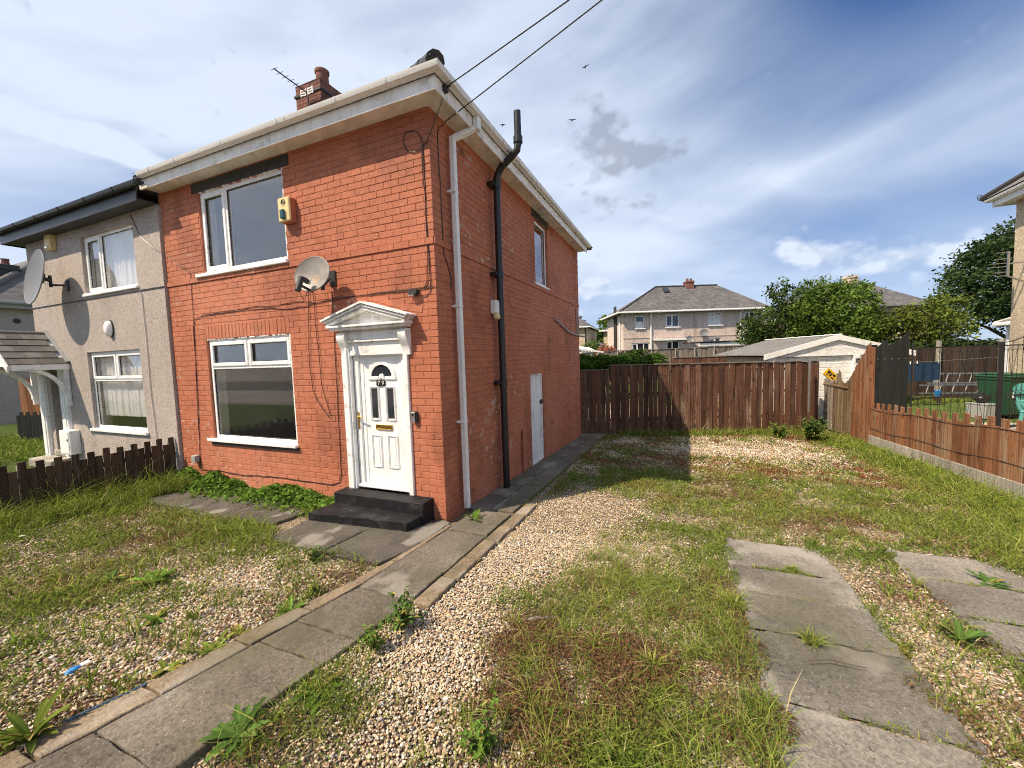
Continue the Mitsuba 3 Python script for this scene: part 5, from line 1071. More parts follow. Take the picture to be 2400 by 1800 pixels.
k, B = smallhouse('yellow_house', 'sunlit pale yellow gable wall just left of the pink house', far(10.05, 43, 0), -.6, 4, 5, 4.3, 5.6, 'mat_dash_cream'); part(k, 'window', MB().box((.6, -.05, 2.6), (1.4, .03, 3.6), .01, B), 'mat_dark_glass')
k, B = smallhouse('slate_house', 'dark house with slate hip roof and chimney at the left edge', far(0, 0, 0), 0, 1, 1, 1, 1.5, 'mat_dash_grey') if False else (None, None)
k = thing('slate_house', 'dark house with slate hip roof and chimney at the left edge', 'house'); LX = -23.4
part(k, 'wall', MB().box((LX - 9, 2.75, -.4), (LX, 10.0, 4.82)), 'mat_dash_grey'); part(k, 'vent', MB().tube([(LX, 3.62, 4.15), (LX + .03, 3.62, 4.15)], .11, 14), 'mat_black')
m = MB(); x0, x1, y0, y1, ez2 = LX - 9, LX + .35, 2.4, 10.35, 4.95; yc = (y0 + y1) / 2; rz = ez2 + .8 * (yc - y0); xh = x1 - (yc - y0)
m.add([(x0, y0, ez2), (x1, y0, ez2), (xh, yc, rz), (x0, yc, rz)], [[0, 1, 2, 3]]); m.add([(x0, y1, ez2), (x1, y1, ez2), (xh, yc, rz), (x0, yc, rz)], [[0, 1, 2, 3]]); m.add([(x1, y0, ez2), (x1, y1, ez2), (xh, yc, rz)], [[0, 1, 2]]); kr = part(k, 'roof', m, 'mat_slate')
part(kr, 'hip_tile', MB().tube([(x1 + .02, y0 - .02, ez2 + .04), (xh, yc, rz + .04)], .13, 8), 'mat_tile', smooth=40, rid=.6); part(k, 'gutter', MB().box((x1 - .02, y0 - .1, ez2 - .13), (x1 + .1, y1, ez2), .02).box((x1 - .1, y0, ez2 - .3), (x1 - .04, y1, ez2 - .12)), 'mat_grey_plastic')
part(k, 'chimney', MB().box((-25.6, 3.15, 5.2), (-24.75, 4.3, 6.75), .02).box((-25.65, 3.1, 6.5), (-24.7, 4.35, 6.6), .02), 'mat_dark'); 
for yy in (3.4, 3.95): part(k, 'chimney_pot', (lambda v, f: (v + np.array([-25.0, yy, 6.73]), f))(*lathe([(.14, 0), (.12, .25), (.15, .28), (.1, .28)], 12)), 'mat_chimney')
of = thing('garden_fence', 'sunlit orange fence panel seen past the porch at the left edge', 'fence')
for i in range(12): p = far(-16.1 + i * .115, 13.0); h = 1.72 + rng.normal(0, .03); board(of, p[:2], .11, .02, RH[:2], .0, (h - .04, h - .04, h + .05), 'mat_wood_orange', 'point')
cf = thing('garden_fence', 'low black castellated fence in front of the orange fence at the left edge', 'fence')
for i in range(16): p = far(-14.55 + i * .10, 11.6); board(cf, p[:2], .096, .02, RH[:2], -.05, .80 if i % 2 else .70, 'mat_wood_black')
# grey fence, shed, outbuilding behind the yard
wf = thing('garden_fence', 'weathered grey board fence between the hedge and the pink house', 'fence')
for i in range(46): u_ = 4.14 + i * .16; p = far(u_ + .08, 19.0 + rng.normal(0, .008)); board(wf, p[:2], .152, .02, RH[:2], .6, 2.03 + .01 * (u_ - 4) + rng.normal(0, .004), 'mat_wood_grey')
for i in range(9): u_ = 4.16 + i * .92; part(wf, 'post', MB().bar(far(u_, 18.94, .3), far(u_, 18.94, 2.08), .07, .05, (1, 0, 0), .005), 'mat_board', rid=.6)
part(wf, 'cap_rail', MB().bar(far(4.12, 19, 2.06), far(11.5, 19, 2.13), .08, .035), 'mat_wood_grey', rid=.2)
wf2 = thing('garden_fence', 'low brown fence just above the back fence, left of the garage', 'fence')
for i in range(14): p = far(6.1 + i * .15, 15.0); board(wf2, p[:2], .145, .02, RH[:2], .3, 1.70 + rng.normal(0, .005), 'mat_wood_red')
part(wf2, 'cap_rail', MB().bar(far(6.1, 15, 1.715), far(8.2, 15, 1.715), .06, .03), 'mat_wood_grey', rid=.6)
k = thing('garden_shed', 'pale shed with white ribbed roof beside the brick house back corner', 'shed'); B = frame(far(2.3, 18, 0), RH, -FH)
part(k, 'wall', MB().box((0, -1.6, .2), (1.45, 0, 1.98), .0, B), 'mat_board', rid=.4); part(k, 'corner_post', MB().box((1.25, 0, .2), (1.36, .03, 1.98), .005, B), 'mat_upvc')
for i in range(12): a = -.1 + i * .145; z = 2.58 - .2 * max(0, a - .3); part(k, 'roof_rib', MB().add(B(np.array([(a, .15, 2.30 - .16 * a), (a + .1, .15, 2.285 - .16 * a), (a + .1, -1.7, 2.52 - .16 * a), (a, -1.7, 2.535 - .16 * a), (a, .15, 2.02), (a + .1, .15, 2.02), (a + .1, -1.7, 2.2), (a, -1.7, 2.2)])), np.array([[0, 1, 2, 3], [4, 5, 1, 0], [5, 6, 2, 1], [7, 4, 0, 3]])), 'mat_upvc')
part(k, 'fascia', MB().add(*bar(B(np.array([[-.2, .18, 2.36]]))[0], B(np.array([[1.85, .18, 2.02]]))[0], .03, .07)), 'mat_upvc')
k = thing('flat_roof_shed', 'low outbuilding with white edged flat roof in front of the pink house', 'shed'); B = frame(far(13.3, 28, 0), RH, -FH)
part(k, 'wall', MB().box((0, -2.5, .1), (4.4, 0, 2.2), 0, B), 'mat_board', rid=.2); part(k, 'roof', MB().box((-.1, -2.6, 2.50), (4.6, .15, 2.58), .01, B), 'mat_dark'); part(k, 'fascia', MB().box((-.08, .0, 2.25), (4.5, .08, 2.45), .01, B), 'mat_upvc')
for i in range(9): part(k, 'cladding_rib', MB().box((3.0 + i * .15, 0, 1.6), (3.08 + i * .15, .05, 2.245), 0, B), 'mat_upvc')
# houses across the road behind the viewer, seen only as reflections in the windows
for i, x in enumerate((-26, -9, 8)):
    k = thing('terrace_house', ('pebbledashed house across the road, reflected in the windows, western one', 'pebbledashed house across the road, reflected in the windows, middle one', 'pebbledashed house across the road, reflected in the windows, eastern one')[i], 'house', 'houses across the road')
    part(k, 'wall', MB().box((x, -34, 0), (x + 11, -27, 5.2)), 'mat_dash_grey'); m = MB(); m.add([(x - .4, -26.6, 5.3), (x + 11.4, -26.6, 5.3), (x + 7.8, -30.5, 8.2), (x + 3.2, -30.5, 8.2)], [[0, 1, 2, 3]]); m.add([(x - .4, -34.4, 5.3), (x + 11.4, -34.4, 5.3), (x + 7.8, -30.5, 8.2), (x + 3.2, -30.5, 8.2)], [[0, 1, 2, 3]]); m.add([(x - .4, -26.6, 5.3), (x - .4, -34.4, 5.3), (x + 3.2, -30.5, 8.2)], [[0, 1, 2]]); m.add([(x + 11.4, -26.6, 5.3), (x + 11.4, -34.4, 5.3), (x + 7.8, -30.5, 8.2)], [[0, 1, 2]]); part(k, 'roof', m, 'mat_slate')
    for a in (1, 4, 6.4, 9): part(k, 'window', MB().box((x + a, -27.02, 3.4), (x + a + 1.3, -26.97, 4.7)), 'mat_dark_glass'); part(k, 'window', MB().box((x + a, -27.02, .8), (x + a + 1.4, -26.97, 2.2)), 'mat_dark_glass')
# ---------------------------------------------------------------- ground, paths
def axis(a, b, st, far_):
    c = list(np.arange(a, b, st)); s = st; x = b; hi = []
    while x < far_: hi.append(x); s *= 1.6; x += s
    s = st; x = a; lo = []
    while x > -far_: s *= 1.6; x -= s; lo.append(x)
    return np.array(sorted(lo) + c + hi + [far_ * 1.2])
gx = np.unique(np.r_[axis(-11, 10.5, .14, 1200), 6.815, 6.845]); gy = axis(-5.5, 12.5, .14, 1200)
X_, Y_ = np.meshgrid(gx, gy); pts = np.stack([X_, Y_, np.zeros_like(X_)], -1)
bump = meshkit.fbm(pts * 1.7, 3, 3) - .5; near_ = np.clip(1 - (np.abs(X_) - 9) / 3, 0, 1) * np.clip(1 - (np.abs(Y_ - 3) - 9) / 3, 0, 1)
Zg = gz(X_, Y_) - .035 + bump * .035 * near_
nx, ny = len(gx), len(gy); I = np.arange(nx * ny).reshape(ny, nx)
f = np.stack([I[:-1, :-1], I[:-1, 1:], I[1:, 1:], I[1:, :-1]], -1).reshape(-1, 4)
lab(put('ground', (np.stack([X_, Y_, Zg], -1).reshape(-1, 3), np.vstack([f[:, [0, 1, 2]], f[:, [0, 2, 3]]])), 'mat_ground', smooth=True), 'gravelly earth of the yard and the gardens around', None, None, 'structure')
rd = MB().box((-60, -22, -.3), (60, -13, .36)); lab(put('road', rd, 'mat_tarmac'), 'tarmac road behind the viewer', None, None, 'structure')


def onground(v, f):
    v = np.array(v); v[:, 2] += gz(v[:, 0], v[:, 1]); return v, f
def poly_slab(parent, name, poly, h, mat, amp=.004, z0=-.07):
    v, f = rough_slab(poly, z0, h, amp); tl = rng.normal(0, .003, 2); v[:, 2] += (v[:, 0] - v[:, 0].mean()) * tl[0] + (v[:, 1] - v[:, 1].mean()) * tl[1]
    return part(parent, name, onground(v, f), mat, rid=rng.uniform())
Lf = lambda y: np.interp(y, [-4.6, -3.1, -2.35, -1.6, -.3, 1], [-.42, -.075, .03, .14, .165, .165])
Rf = lambda y: np.interp(y, [-4.6, -3.1, -2.7, -2.1, -1.6, -.3, 1], [.34, .50, .56, .63, .68, .665, .66])
Of = lambda y: np.interp(y, [-4.6, -3.35, -3.0, -2.4, -2.0, -1.5, -.85, -.1], [-.66, -.31, -.25, -.15, -.07, .02, .085, .10])
path = 'garden_path'; used.add(path); lab(path, 'path of worn concrete slabs leading to the house corner', None, None, 'structure')
yv_ = np.linspace(-4.6, .5, 30); bedp = [(Of(a) + .02, a) for a in yv_] + [(Rf(a) - .015, a) for a in yv_[::-1]]
def bed(parent, poly, h_=-.028):
    m = MB(); k = len(poly) // 2; L_, R_ = np.array(poly[:k]), np.array(poly[k:])[::-1]; v = np.vstack([np.c_[L_, np.full(k, h_)], np.c_[R_, np.full(k, h_)]]); f = np.array([[i, k + i, k + i + 1, i + 1] for i in range(k - 1)]); m.add(*onground(v, f)); return part(parent, 'bedding', m, 'mat_ground')
bed(path, bedp)
ys = [-4.6, -3.86, -3.11, -2.35, -2.10, -1.59, -1.11, -.255, .45]
for a, b in zip(ys, ys[1:]):
    g = .005; poly_slab(path, 'slab', [(Lf(a) + g, a + g), (Rf(a) - g, a + g), (Rf(b) - g, b - g), (Lf(b) + g, b - g)], .006 + rng.normal(0, .003), 'mat_slab')
y = -4.6
while y < -.2:
    L = .44 + rng.normal(0, .02); b = min(y + L, -.12); g = .008; poly_slab(path, 'edging_kerb', [(Of(y) + g, y + g), (Lf(y) - g, y + g), (Lf(b) - g, b - g), (Of(b) + g, b - g)], .008 + rng.normal(0, .003), 'mat_kerb', .003); y += L
y = -1.60
while y < .75:
    L = .42 + rng.normal(0, .02); g = .006; poly_slab(path, 'edging_kerb', [(.695, y + g), (.845, y + g), (.83, y + L - g), (.69, y + L - g)], .007 + rng.normal(0, .003), 'mat_kerb', .003); y += L
y = .46
while y < 8.2:
    L = .62 + rng.normal(0, .03); poly_slab(path, 'slab', [(.012, y), (.325, y), (.32, y + L - .015), (.012, y + L - .015)], .004, 'mat_slab'); poly_slab(path, 'slab', [(.34, y + .1), (.64, y + .1), (.64, y + L + .085), (.335, y + L + .085)], .002, 'mat_slab'); y += L
poly_slab(path, 'slab', [(-1.50, -1.20), (-.72, -1.19), (-.70, -.30), (-1.66, -.40)], -.002, 'mat_slab_dark', .008); poly_slab(path, 'slab', [(-.705, -1.19), (-.01, -1.20), (.085, -.84), (.095, -.06), (.0, -.012), (-.68, -.22)], .0, 'mat_slab_dark', .006)
for a, b in ((-4.6, -3.7), (-3.68, -2.85), (-2.83, -1.9)): poly_slab(path, 'slab', [(a, -.93 + rng.normal(0, .03)), (b, -.88), (b, -.02), (a, -.02)], -.004, 'mat_slab_dark', .01)
dv = 'driveway_strip'; used.add(dv); lab(dv, 'two strips of worn concrete slabs in the gravel', None, None, 'structure')
yv_ = np.linspace(-3.9, .62, 12); bed(dv, [(3.05, a) for a in yv_] + [(3.87, a) for a in yv_[::-1]]); yv_ = np.linspace(-3, .88, 12); bed(dv, [(4.47, a) for a in yv_] + [(5.23, a) for a in yv_[::-1]])
for a, b in zip([-3.9, -2.75, -1.62, -.98, -.46, .01], [-2.75, -1.62, -.98, -.46, .01, .64]):
    poly_slab(dv, 'slab', [(3.03 + rng.normal(0, .012), a + .004), (3.89, a + .004), (3.89 + rng.normal(0, .012), b - .004), (3.03, b - .004)], -.008 + rng.normal(0, .003), 'mat_strip', .011)
for a, b in zip([-3.0, -1.7, -.75, -.28, .3], [-1.7, -.75, -.28, .3, .90]):
    poly_slab(dv, 'slab', [(4.43 + rng.normal(0, .02), a + .006), (5.27, a + .006), (5.26, b - .006), (4.45, b - .006)], -.008 + rng.normal(0, .003), 'mat_strip', .012)

# ---------------------------------------------------------------- gravel and plants
def gauss(x, y, cx, cy, rx, ry): return np.exp(-(((x - cx) / rx) ** 2 + ((y - cy) / ry) ** 2))
def nz(x, y, s, seed): return meshkit.fbm(np.stack([x * s, y * s, np.zeros_like(x) + seed * 3.7], -1), 3, seed)
def blocked(x, y, pad=0.0, soft=0.0):
    sx = soft * (nz(x, y, 4.0, 33) - .35) if soft else 0.0
    b = (x > Of(y) - .01 + pad) & (x < np.where(y > -1.6, .85, Rf(y) - .01) - pad) & (y < .8)
    b |= (x > -.05) & (x < .66 - pad) & (y >= .3)
    b |= (x < .02) & (y > -.02) & (x > -5.4)
    b |= (x > -1.60 + pad + sx) & (x < .1) & (y > -1.2 + pad + sx) & (y < 0)
    b |= (x > 3.02 + pad + sx) & (x < 3.9 - pad - sx) & (y < .65 - pad - sx); b |= (x > 4.43 + pad + sx) & (x < 5.27 - pad - sx * 2) & (y < .9 - pad - sx)
    b |= (x > -4.6 + pad) & (x < -1.6) & (y > -.9 + pad) & (y < 0)
    b |= (x > 6.72) | (x < -5.33)
    b |= ((x - CAM[0]) * FH[0] + (y - CAM[1]) * FH[1] > DF - .03)
    return b


def bare(x, y):
    """0 where weeds cover the ground, 1 on open gravel."""
    n = nz(x, y, 1.5, 4); n2 = nz(x, y, 5.0, 5)
    right = (x > .5)
    v = np.where(x > .3, .30, .42)
    v = v + right * (.75 * gauss(x, y, 1.15, -.3, .95, 1.65) + .35 * gauss(x, y, 1.5, 1.2, .8, .7) + .45 * gauss(x, y, 1.15, -1.95, .45, .5) + .30 * gauss(x, y, 1.75, -2.55, .4, .25) + .15 * gauss(x, y, 4.15, .35, .12, .25) + .45 * gauss(x, y, 4.1, -.72, .16, .25) + .22 * gauss(x, y, 2.25, .0, .45, .45) + .15 * gauss(x, y, 3.4, 1.1, .8, .3) + .18 * gauss(x, y, 2.6, -.9, .25, .2))
    v = v + right * (.45 * gauss(x, y, 4.0, 6.2, 3.2, 1.5) - .33 * gauss(x, y, 3.6, 2.6, 3.2, 1.3) - .6 * gauss(x, y, 2.3, -1.5, .75, 1.6) - .5 * gauss(x, y, .8, -2.75, .35, .45) - .3 * gauss(x, y, 1.55, -1.75, .3, .22) - .55 * gauss(x, y, 6.5, 4, .9, 5) - .25 * gauss(x, y, 5.5, 1.8, 1.2, 1.6) - .35 * gauss(x, y, 2.9, -1.2, .22, 2.5))
    left = (x < .3)
    v = v + left * (.55 * gauss(x, y, -.75, -1.9, .55, .45) + .3 * gauss(x, y, -.6, -2.7, .5, .5) - .5 * gauss(x, y, -5.2, -1.5, 1.0, 3) - .3 * gauss(x, y, -2.0, -1.2, .8, .35) - .2)
    return np.clip(v + (n - .5) * .9 + (n2 - .5) * .45, 0, 1)


ico = trimesh.creation.icosphere(0, 1.0); IV, IF = np.array(ico.vertices), np.array(ico.faces)
OV = np.array([[1, 0, 0], [-1, 0, 0], [0, 1, 0], [0, -1, 0], [0, 0, 1], [0, 0, -.6]], float); OF_ = np.array([[0, 2, 4], [2, 1, 4], [1, 3, 4], [3, 0, 4], [2, 0, 5], [1, 2, 5], [3, 1, 5], [0, 3, 5]])
PAL = 1.06 * np.array([[.46, .34, .20], [.52, .43, .31], [.38, .27, .17], [.56, .50, .41], [.27, .25, .235], [.36, .215, .14], [.60, .57, .52], [.43, .36, .27], [.49, .36, .20], [.20, .185, .18]])
PW_ = np.array([.2, .2, .13, .12, .07, .06, .06, .1, .04, .02])
def pebbles(n, region, dmin, dmax, size, lod):
    x = rng.uniform(region[0], region[1], n); y = rng.uniform(region[2], region[3], n); d = np.hypot(x - CAM[0], y - CAM[1])
    keep = (d >= dmin) & (d < dmax) & ~blocked(x, y, -.005); b = bare(x, y); keep &= rng.uniform(0, 1, n) < .16 + .95 * b
    x, y, b = x[keep], y[keep], b[keep]; n = len(x); V0, F0 = (IV, IF) if lod == 0 else (OV, OF_)
    s = size * np.exp(rng.normal(0, .28, n)); ax_ = np.stack([np.ones(n), rng.uniform(.62, .95, n), rng.uniform(.42, .7, n)], 1) * s[:, None]
    k = len(V0); v = V0[None] * (1 + rng.normal(0, .10, (n, k, 1))) * ax_[:, None]
    a = rng.uniform(0, 2 * np.pi, n); t = rng.normal(0, .3, n); ct, st = np.cos(t)[:, None], np.sin(t)[:, None]
    vx, vy, vz = v[..., 0], v[..., 1], v[..., 2]; vx, vz = vx * ct - vz * st, vx * st + vz * ct
    ca, sa = np.cos(a)[:, None], np.sin(a)[:, None]; wx, wy = vx * ca - vy * sa, vx * sa + vy * ca
    zb = gz(x, y) - .03 + (nz(x, y, 1.7, 3) - .5) * .02 + rng.uniform(-.004, .014, n)
    P = np.stack([wx + x[:, None], wy + y[:, None], vz + zb[:, None]], -1).reshape(-1, 3)
    col = PAL[rng.choice(len(PAL), n, p=PW_ / PW_.sum())] * np.exp(rng.normal(0, .14, (n, 1))); col = np.repeat(np.clip(col * 1.0, .03, .8), k, 0)
    return P, (F0[None] + (np.arange(n) * k)[:, None, None]).reshape(-1, 3), col
def join(parts): 
    V, F, Cc, n = [], [], [], 0
    for v, f, c in parts: V.append(v); F.append(f + n); Cc.append(c); n += len(v)
    return (np.vstack(V), np.vstack(F)), np.vstack(Cc)
ps = [pebbles(190000, (.6, 6.7, -3.0, 0.8), 0, 4.3, .0076, 0), pebbles(110000, (.6, 6.7, -.5, 4.5), 4.3, 6.8, .0108, 1), pebbles(52000, (.2, 6.7, 1.5, 9.8), 6.8, 13, .021, 1), pebbles(70000, (-3.4, .2, -3.6, -.5), 0, 4.6, .0092, 0), pebbles(40000, (-5.3, .2, -3.6, -.5), 4.6, 9, .013, 1)]
gm, gc = join(ps); lab(put('gravel', gm, 'mat_pebble', smooth=True, color=gc), 'loose tan and grey pebbles spread over the yard', 'gravel', None, 'stuff')


def blades(x, y, h, w, lean, col, curl=.5, z=None):
    """Grass blades: two segments and a tip; col (n, 3)."""
    n = len(x); a = rng.uniform(0, 2 * np.pi, n); d = np.stack([np.cos(a), np.sin(a), 0 * a], 1); b = rng.uniform(0, 2 * np.pi, n); e = np.stack([np.cos(b), np.sin(b), 0 * b], 1)
    p = np.stack([x, y, (gz(x, y) - .025) if z is None else z], 1); h, w, lean = (np.broadcast_to(q, (n,)).astype(float)[:, None] for q in (h, w, lean))
    up = np.array([0, 0, 1.0]); m = p + up * h * .5 + e * h * lean * .28; t = p + up * h * (1 - .35 * lean * curl) + e * h * lean * .9
    q1 = p * .5 + m * .5 + up * h * .02
    v = np.stack([p - d * w, p + d * w, m - d * w * .8, m + d * w * .8, t], 1).reshape(-1, 3)
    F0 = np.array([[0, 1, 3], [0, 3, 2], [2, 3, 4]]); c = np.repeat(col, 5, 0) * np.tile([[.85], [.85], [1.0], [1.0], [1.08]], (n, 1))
    return v, (F0[None] + (np.arange(n) * 5)[:, None, None]).reshape(-1, 3), np.clip(c, 0, 1)


GREENS = np.array([[.135, .20, .032], [.20, .265, .044], [.26, .30, .056], [.33, .335, .095], [.46, .39, .20], [.10, .15, .03]])
def gcol(n, p, j=.15): return GREENS[rng.choice(6, n, p=np.array(p) / sum(p))] * np.exp(rng.normal(0, j, (n, 1)))
def scatter(n, region, dens):
    x = rng.uniform(region[0], region[1], n); y = rng.uniform(region[2], region[3], n); k = (rng.uniform(0, 1, n) < dens(x, y)) & ~blocked(x, y, 0, .30); return x[k], y[k]
gl = []
# short turf and weeds: density follows the cover; height follows patches
def tall(x, y):
    r = .3 * gauss(x, y, 4.15, -1.2, .25, .8) + .4 * gauss(x, y, .75, -2.75, .18, .5) + .3 * gauss(x, y, 2.4, -2.1, .5, .5) + .75 * gauss(x, y, 6.65, 4.0, .6, 4.6) + .75 * gauss(x, y, 2.95, -1.5, .11, 1.5) * (y < .3) * np.clip((nz(x, y, 2.2, 21) - .38) * 4, .1, 1) + .45 * gauss(x, y, 6.2, 1.0, .9, 2.0) + .7 * np.exp(-((((x - CAM[0]) * FH[0] + (y - CAM[1]) * FH[1]) - DF + .25) / .28) ** 2) * (x > 1)
    l = 1.2 * gauss(x, y, -5.25, -1.6, .55, 3.2) + .6 * gauss(x, y, -4.9, -.6, .7, .5) + .45 * gauss(x, y, -2.0, -1.2, .7, .3)
    return np.where(x > .3, r, l)
def add_grass(n, region, dist_w, hbase):
    x, y = scatter(n, region, lambda x, y: np.clip((1 - 1.25 * bare(x, y)) * (.12 + .88 * np.clip((nz(x, y, 2.6, 8) - .43) * 9, 0, 1)) * (1 - .65 * gauss(x, y, 1.85, -1.75, .5, .38)) + tall(x, y) * .9, .015, 1))
    tl = np.clip(tall(x, y), 0, 1.2); yel = nz(x, y, 1.2, 12); m = len(x)
    h = hbase * np.exp(rng.normal(0, .4, m)) * (1 + 3.2 * tl * rng.uniform(.4, 1, m))
    col = np.where((rng.uniform(0, 1, m) < np.clip((yel - .42) * 3, .05, .85) * (1 - .6 * tl))[:, None], gcol(m, [.3, 1, 2.2, 1.6, 1.1, .3]), gcol(m, [2.2, 2.2, 1.1, .3, .22, 1.2]))
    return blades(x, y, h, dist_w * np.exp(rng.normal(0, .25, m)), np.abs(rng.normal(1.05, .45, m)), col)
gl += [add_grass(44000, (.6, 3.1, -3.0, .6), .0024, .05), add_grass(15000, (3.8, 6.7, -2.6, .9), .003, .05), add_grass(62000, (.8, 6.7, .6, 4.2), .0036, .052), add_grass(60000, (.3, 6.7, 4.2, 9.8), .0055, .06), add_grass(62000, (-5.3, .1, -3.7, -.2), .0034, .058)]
# tufts: bunches of longer blades
def tuft(cx, cy, n, h, r, p, w=.003, lean=.9, z=None):
    x = cx + rng.normal(0, r, n); y = cy + rng.normal(0, r, n); return blades(x, y, h * rng.uniform(.5, 1.1, n), w, np.abs(rng.normal(lean, .35, n)), gcol(n, p), .9, z)
x, y = scatter(1000, (.65, 6.6, -3.0, 4.5), lambda x, y: np.clip(1 - 1.5 * bare(x, y), 0, 1) * .9)
for a, b in zip(x, y): gl.append(tuft(a, b, rng.integers(6, 22), rng.uniform(.06, .15), rng.uniform(.01, .03), [1, 2, 2, 1, .6, .5], .0028 if np.hypot(a - CAM[0], b - CAM[1]) < 4 else .0045))
x, y = scatter(260, (1.3, 3.0, -2.95, -.2), lambda x, y: np.clip(1 - 1.6 * bare(x, y), 0, 1) * (nz(x, y, 1.9, 26) > .47))
for a, b in zip(x, y): gl.append(tuft(a, b, rng.integers(10, 26), rng.uniform(.10, .20), rng.uniform(.012, .03), [1, 2, 2.4, 1.3, .6, .3], .0026, 1.0))
x, y = scatter(620, (-5.3, .0, -3.7, -.2), lambda x, y: np.clip(1 - 1.3 * bare(x, y), .03, 1) * .9)
for a, b in zip(x, y): gl.append(tuft(a, b, rng.integers(6, 20), rng.uniform(.07, .19), rng.uniform(.01, .03), [1.5, 2, 1.6, .6, .5, .8], .0038))
x = rng.uniform(-5.3, -4.6, 260); y = rng.uniform(-3.4, -.15, 260)
for a, b in zip(x, y): gl.append(tuft(a, b, 14, rng.uniform(.12, .34), .035, [1.5, 2.4, 2, .8, .4, .7], .0045, .7))
x = rng.uniform(6.15, 6.72, 340); y = rng.uniform(.2, 9.0, 340)
for a, b in zip(x, y): gl.append(tuft(a, b, 15, rng.uniform(.08, .24), .04, [2, 2, 1.5, .5, .3, .8], .006, .8))
# grass in the joints of the slabs
for (x0, y0, x1, y1, n, h) in ((.67, -3.0, .67, -1.6, 60, .05), (.66, -1.6, .69, .6, 50, .03), (.12, -2.2, .165, -.3, 26, .022), (3.2, -.98, 3.9, -.93, 22, .05), (3.1, -.46, 3.85, -.44, 20, .04), (3.2, .01, 3.7, .01, 40, .06), (3.3, -1.62, 3.9, -1.60, 20, .045), (4.5, -.28, 5.2, -.28, 24, .05), (4.5, .3, 5.25, .3, 26, .05), (.02, .5, .02, 7, 60, .03), (.67, .8, .67, 7.5, 120, .06), (.33, .6, .33, 7, 60, .02)):
    t = rng.uniform(0, 1, n)
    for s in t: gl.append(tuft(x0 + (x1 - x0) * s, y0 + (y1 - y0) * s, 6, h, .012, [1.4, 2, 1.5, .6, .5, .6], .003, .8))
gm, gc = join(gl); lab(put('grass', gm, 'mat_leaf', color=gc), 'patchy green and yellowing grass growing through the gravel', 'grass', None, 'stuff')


# low mats of tiny leaved weeds, some brown, some reddish
def leaflets(x, y, z, s, col, flat=.6):
    n = len(x); nrm = np.stack([rng.normal(0, flat, n), rng.normal(0, flat, n), np.ones(n)], 1); nrm /= np.linalg.norm(nrm, axis=1, keepdims=True)
    a = rng.normal(0, 1, (n, 3)); a -= (a * nrm).sum(1, keepdims=True) * nrm; a /= np.linalg.norm(a, axis=1, keepdims=True); b = np.cross(nrm, a); c = np.stack([x, y, z], 1); s = np.broadcast_to(s, (n,))[:, None]
    v = np.stack([c - a * s, c + b * s * .55 + nrm * s * .12, c + a * s, c - b * s * .55 + nrm * s * .12], 1).reshape(-1, 3)
    return v, (np.array([[0, 1, 2], [0, 2, 3]])[None] + (np.arange(n) * 4)[:, None, None]).reshape(-1, 3), np.repeat(np.clip(col, 0, 1), 4, 0)
def mats(n, region, s, hz_):
    x, y = scatter(n, region, lambda x, y: np.clip(1.15 - 1.9 * bare(x, y), 0, 1) * (.08 + .92 * np.clip((nz(x, y, 3.1, 15) - .42) * 8, 0, 1)))
    m = len(x); q = nz(x, y, 1.6, 17) + rng.normal(0, .05, m) - .24 * gauss(x, y, 1.85, -1.75, .6, .45) - .08 * gauss(x, y, 2.4, -1.2, .5, .5); red = (y > 3.6) & (nz(x, y, 1.3, 19) > .42) & (x < 5.9) & (x > .5)
    col = np.where((q < .44)[:, None], np.array([[.17, .095, .052]]), np.where((q < .53)[:, None], np.array([[.155, .15, .04]]), np.array([[.12, .175, .03]])))
    col = np.where(red[:, None], np.array([[.24, .095, .06]]), col) * np.exp(rng.normal(0, .25, (m, 1)))
    return leaflets(x, y, gz(x, y) - .012 + np.abs(rng.normal(0, hz_, m)), s * np.exp(rng.normal(0, .3, m)), col, .8)
ml = [mats(30000, (1.2, 2.6, -2.4, -1.2), .0075, .03), mats(150000, (.7, 4.5, -3.0, .9), .007, .022), mats(22000, (4.2, 6.7, -2.6, .9), .009, .02), mats(75000, (.8, 6.7, .6, 4.2), .011, .02), mats(60000, (.4, 6.7, 4.0, 9.7), .018, .018), mats(60000, (-5.3, .1, -3.7, -.2), .011, .022)]
gm, gc = join(ml); lab(put('ground_cover', gm, 'mat_leaf', color=gc), 'low mat of small leaved green, brown and reddish weeds', 'ground cover', None, 'stuff')
# dead straw
n = 5200; x, y = scatter(n, (-5, 6.6, -3.2, 4.5), lambda x, y: np.clip(1.1 - bare(x, y), .05, 1)); m = len(x); L = rng.uniform(.03, .14, m)
v, f, c = blades(x, y, L * .25, .0016, 3.2, np.array([[.42, .34, .2]]) * np.exp(rng.normal(0, .2, (m, 1))), .2, gz(x, y) - .012 + rng.uniform(0, .02, m))
lab(put('dry_straw', (v, f), 'mat_leaf', color=c), 'dry straw coloured stalks lying among the weeds', 'straw', None, 'stuff')


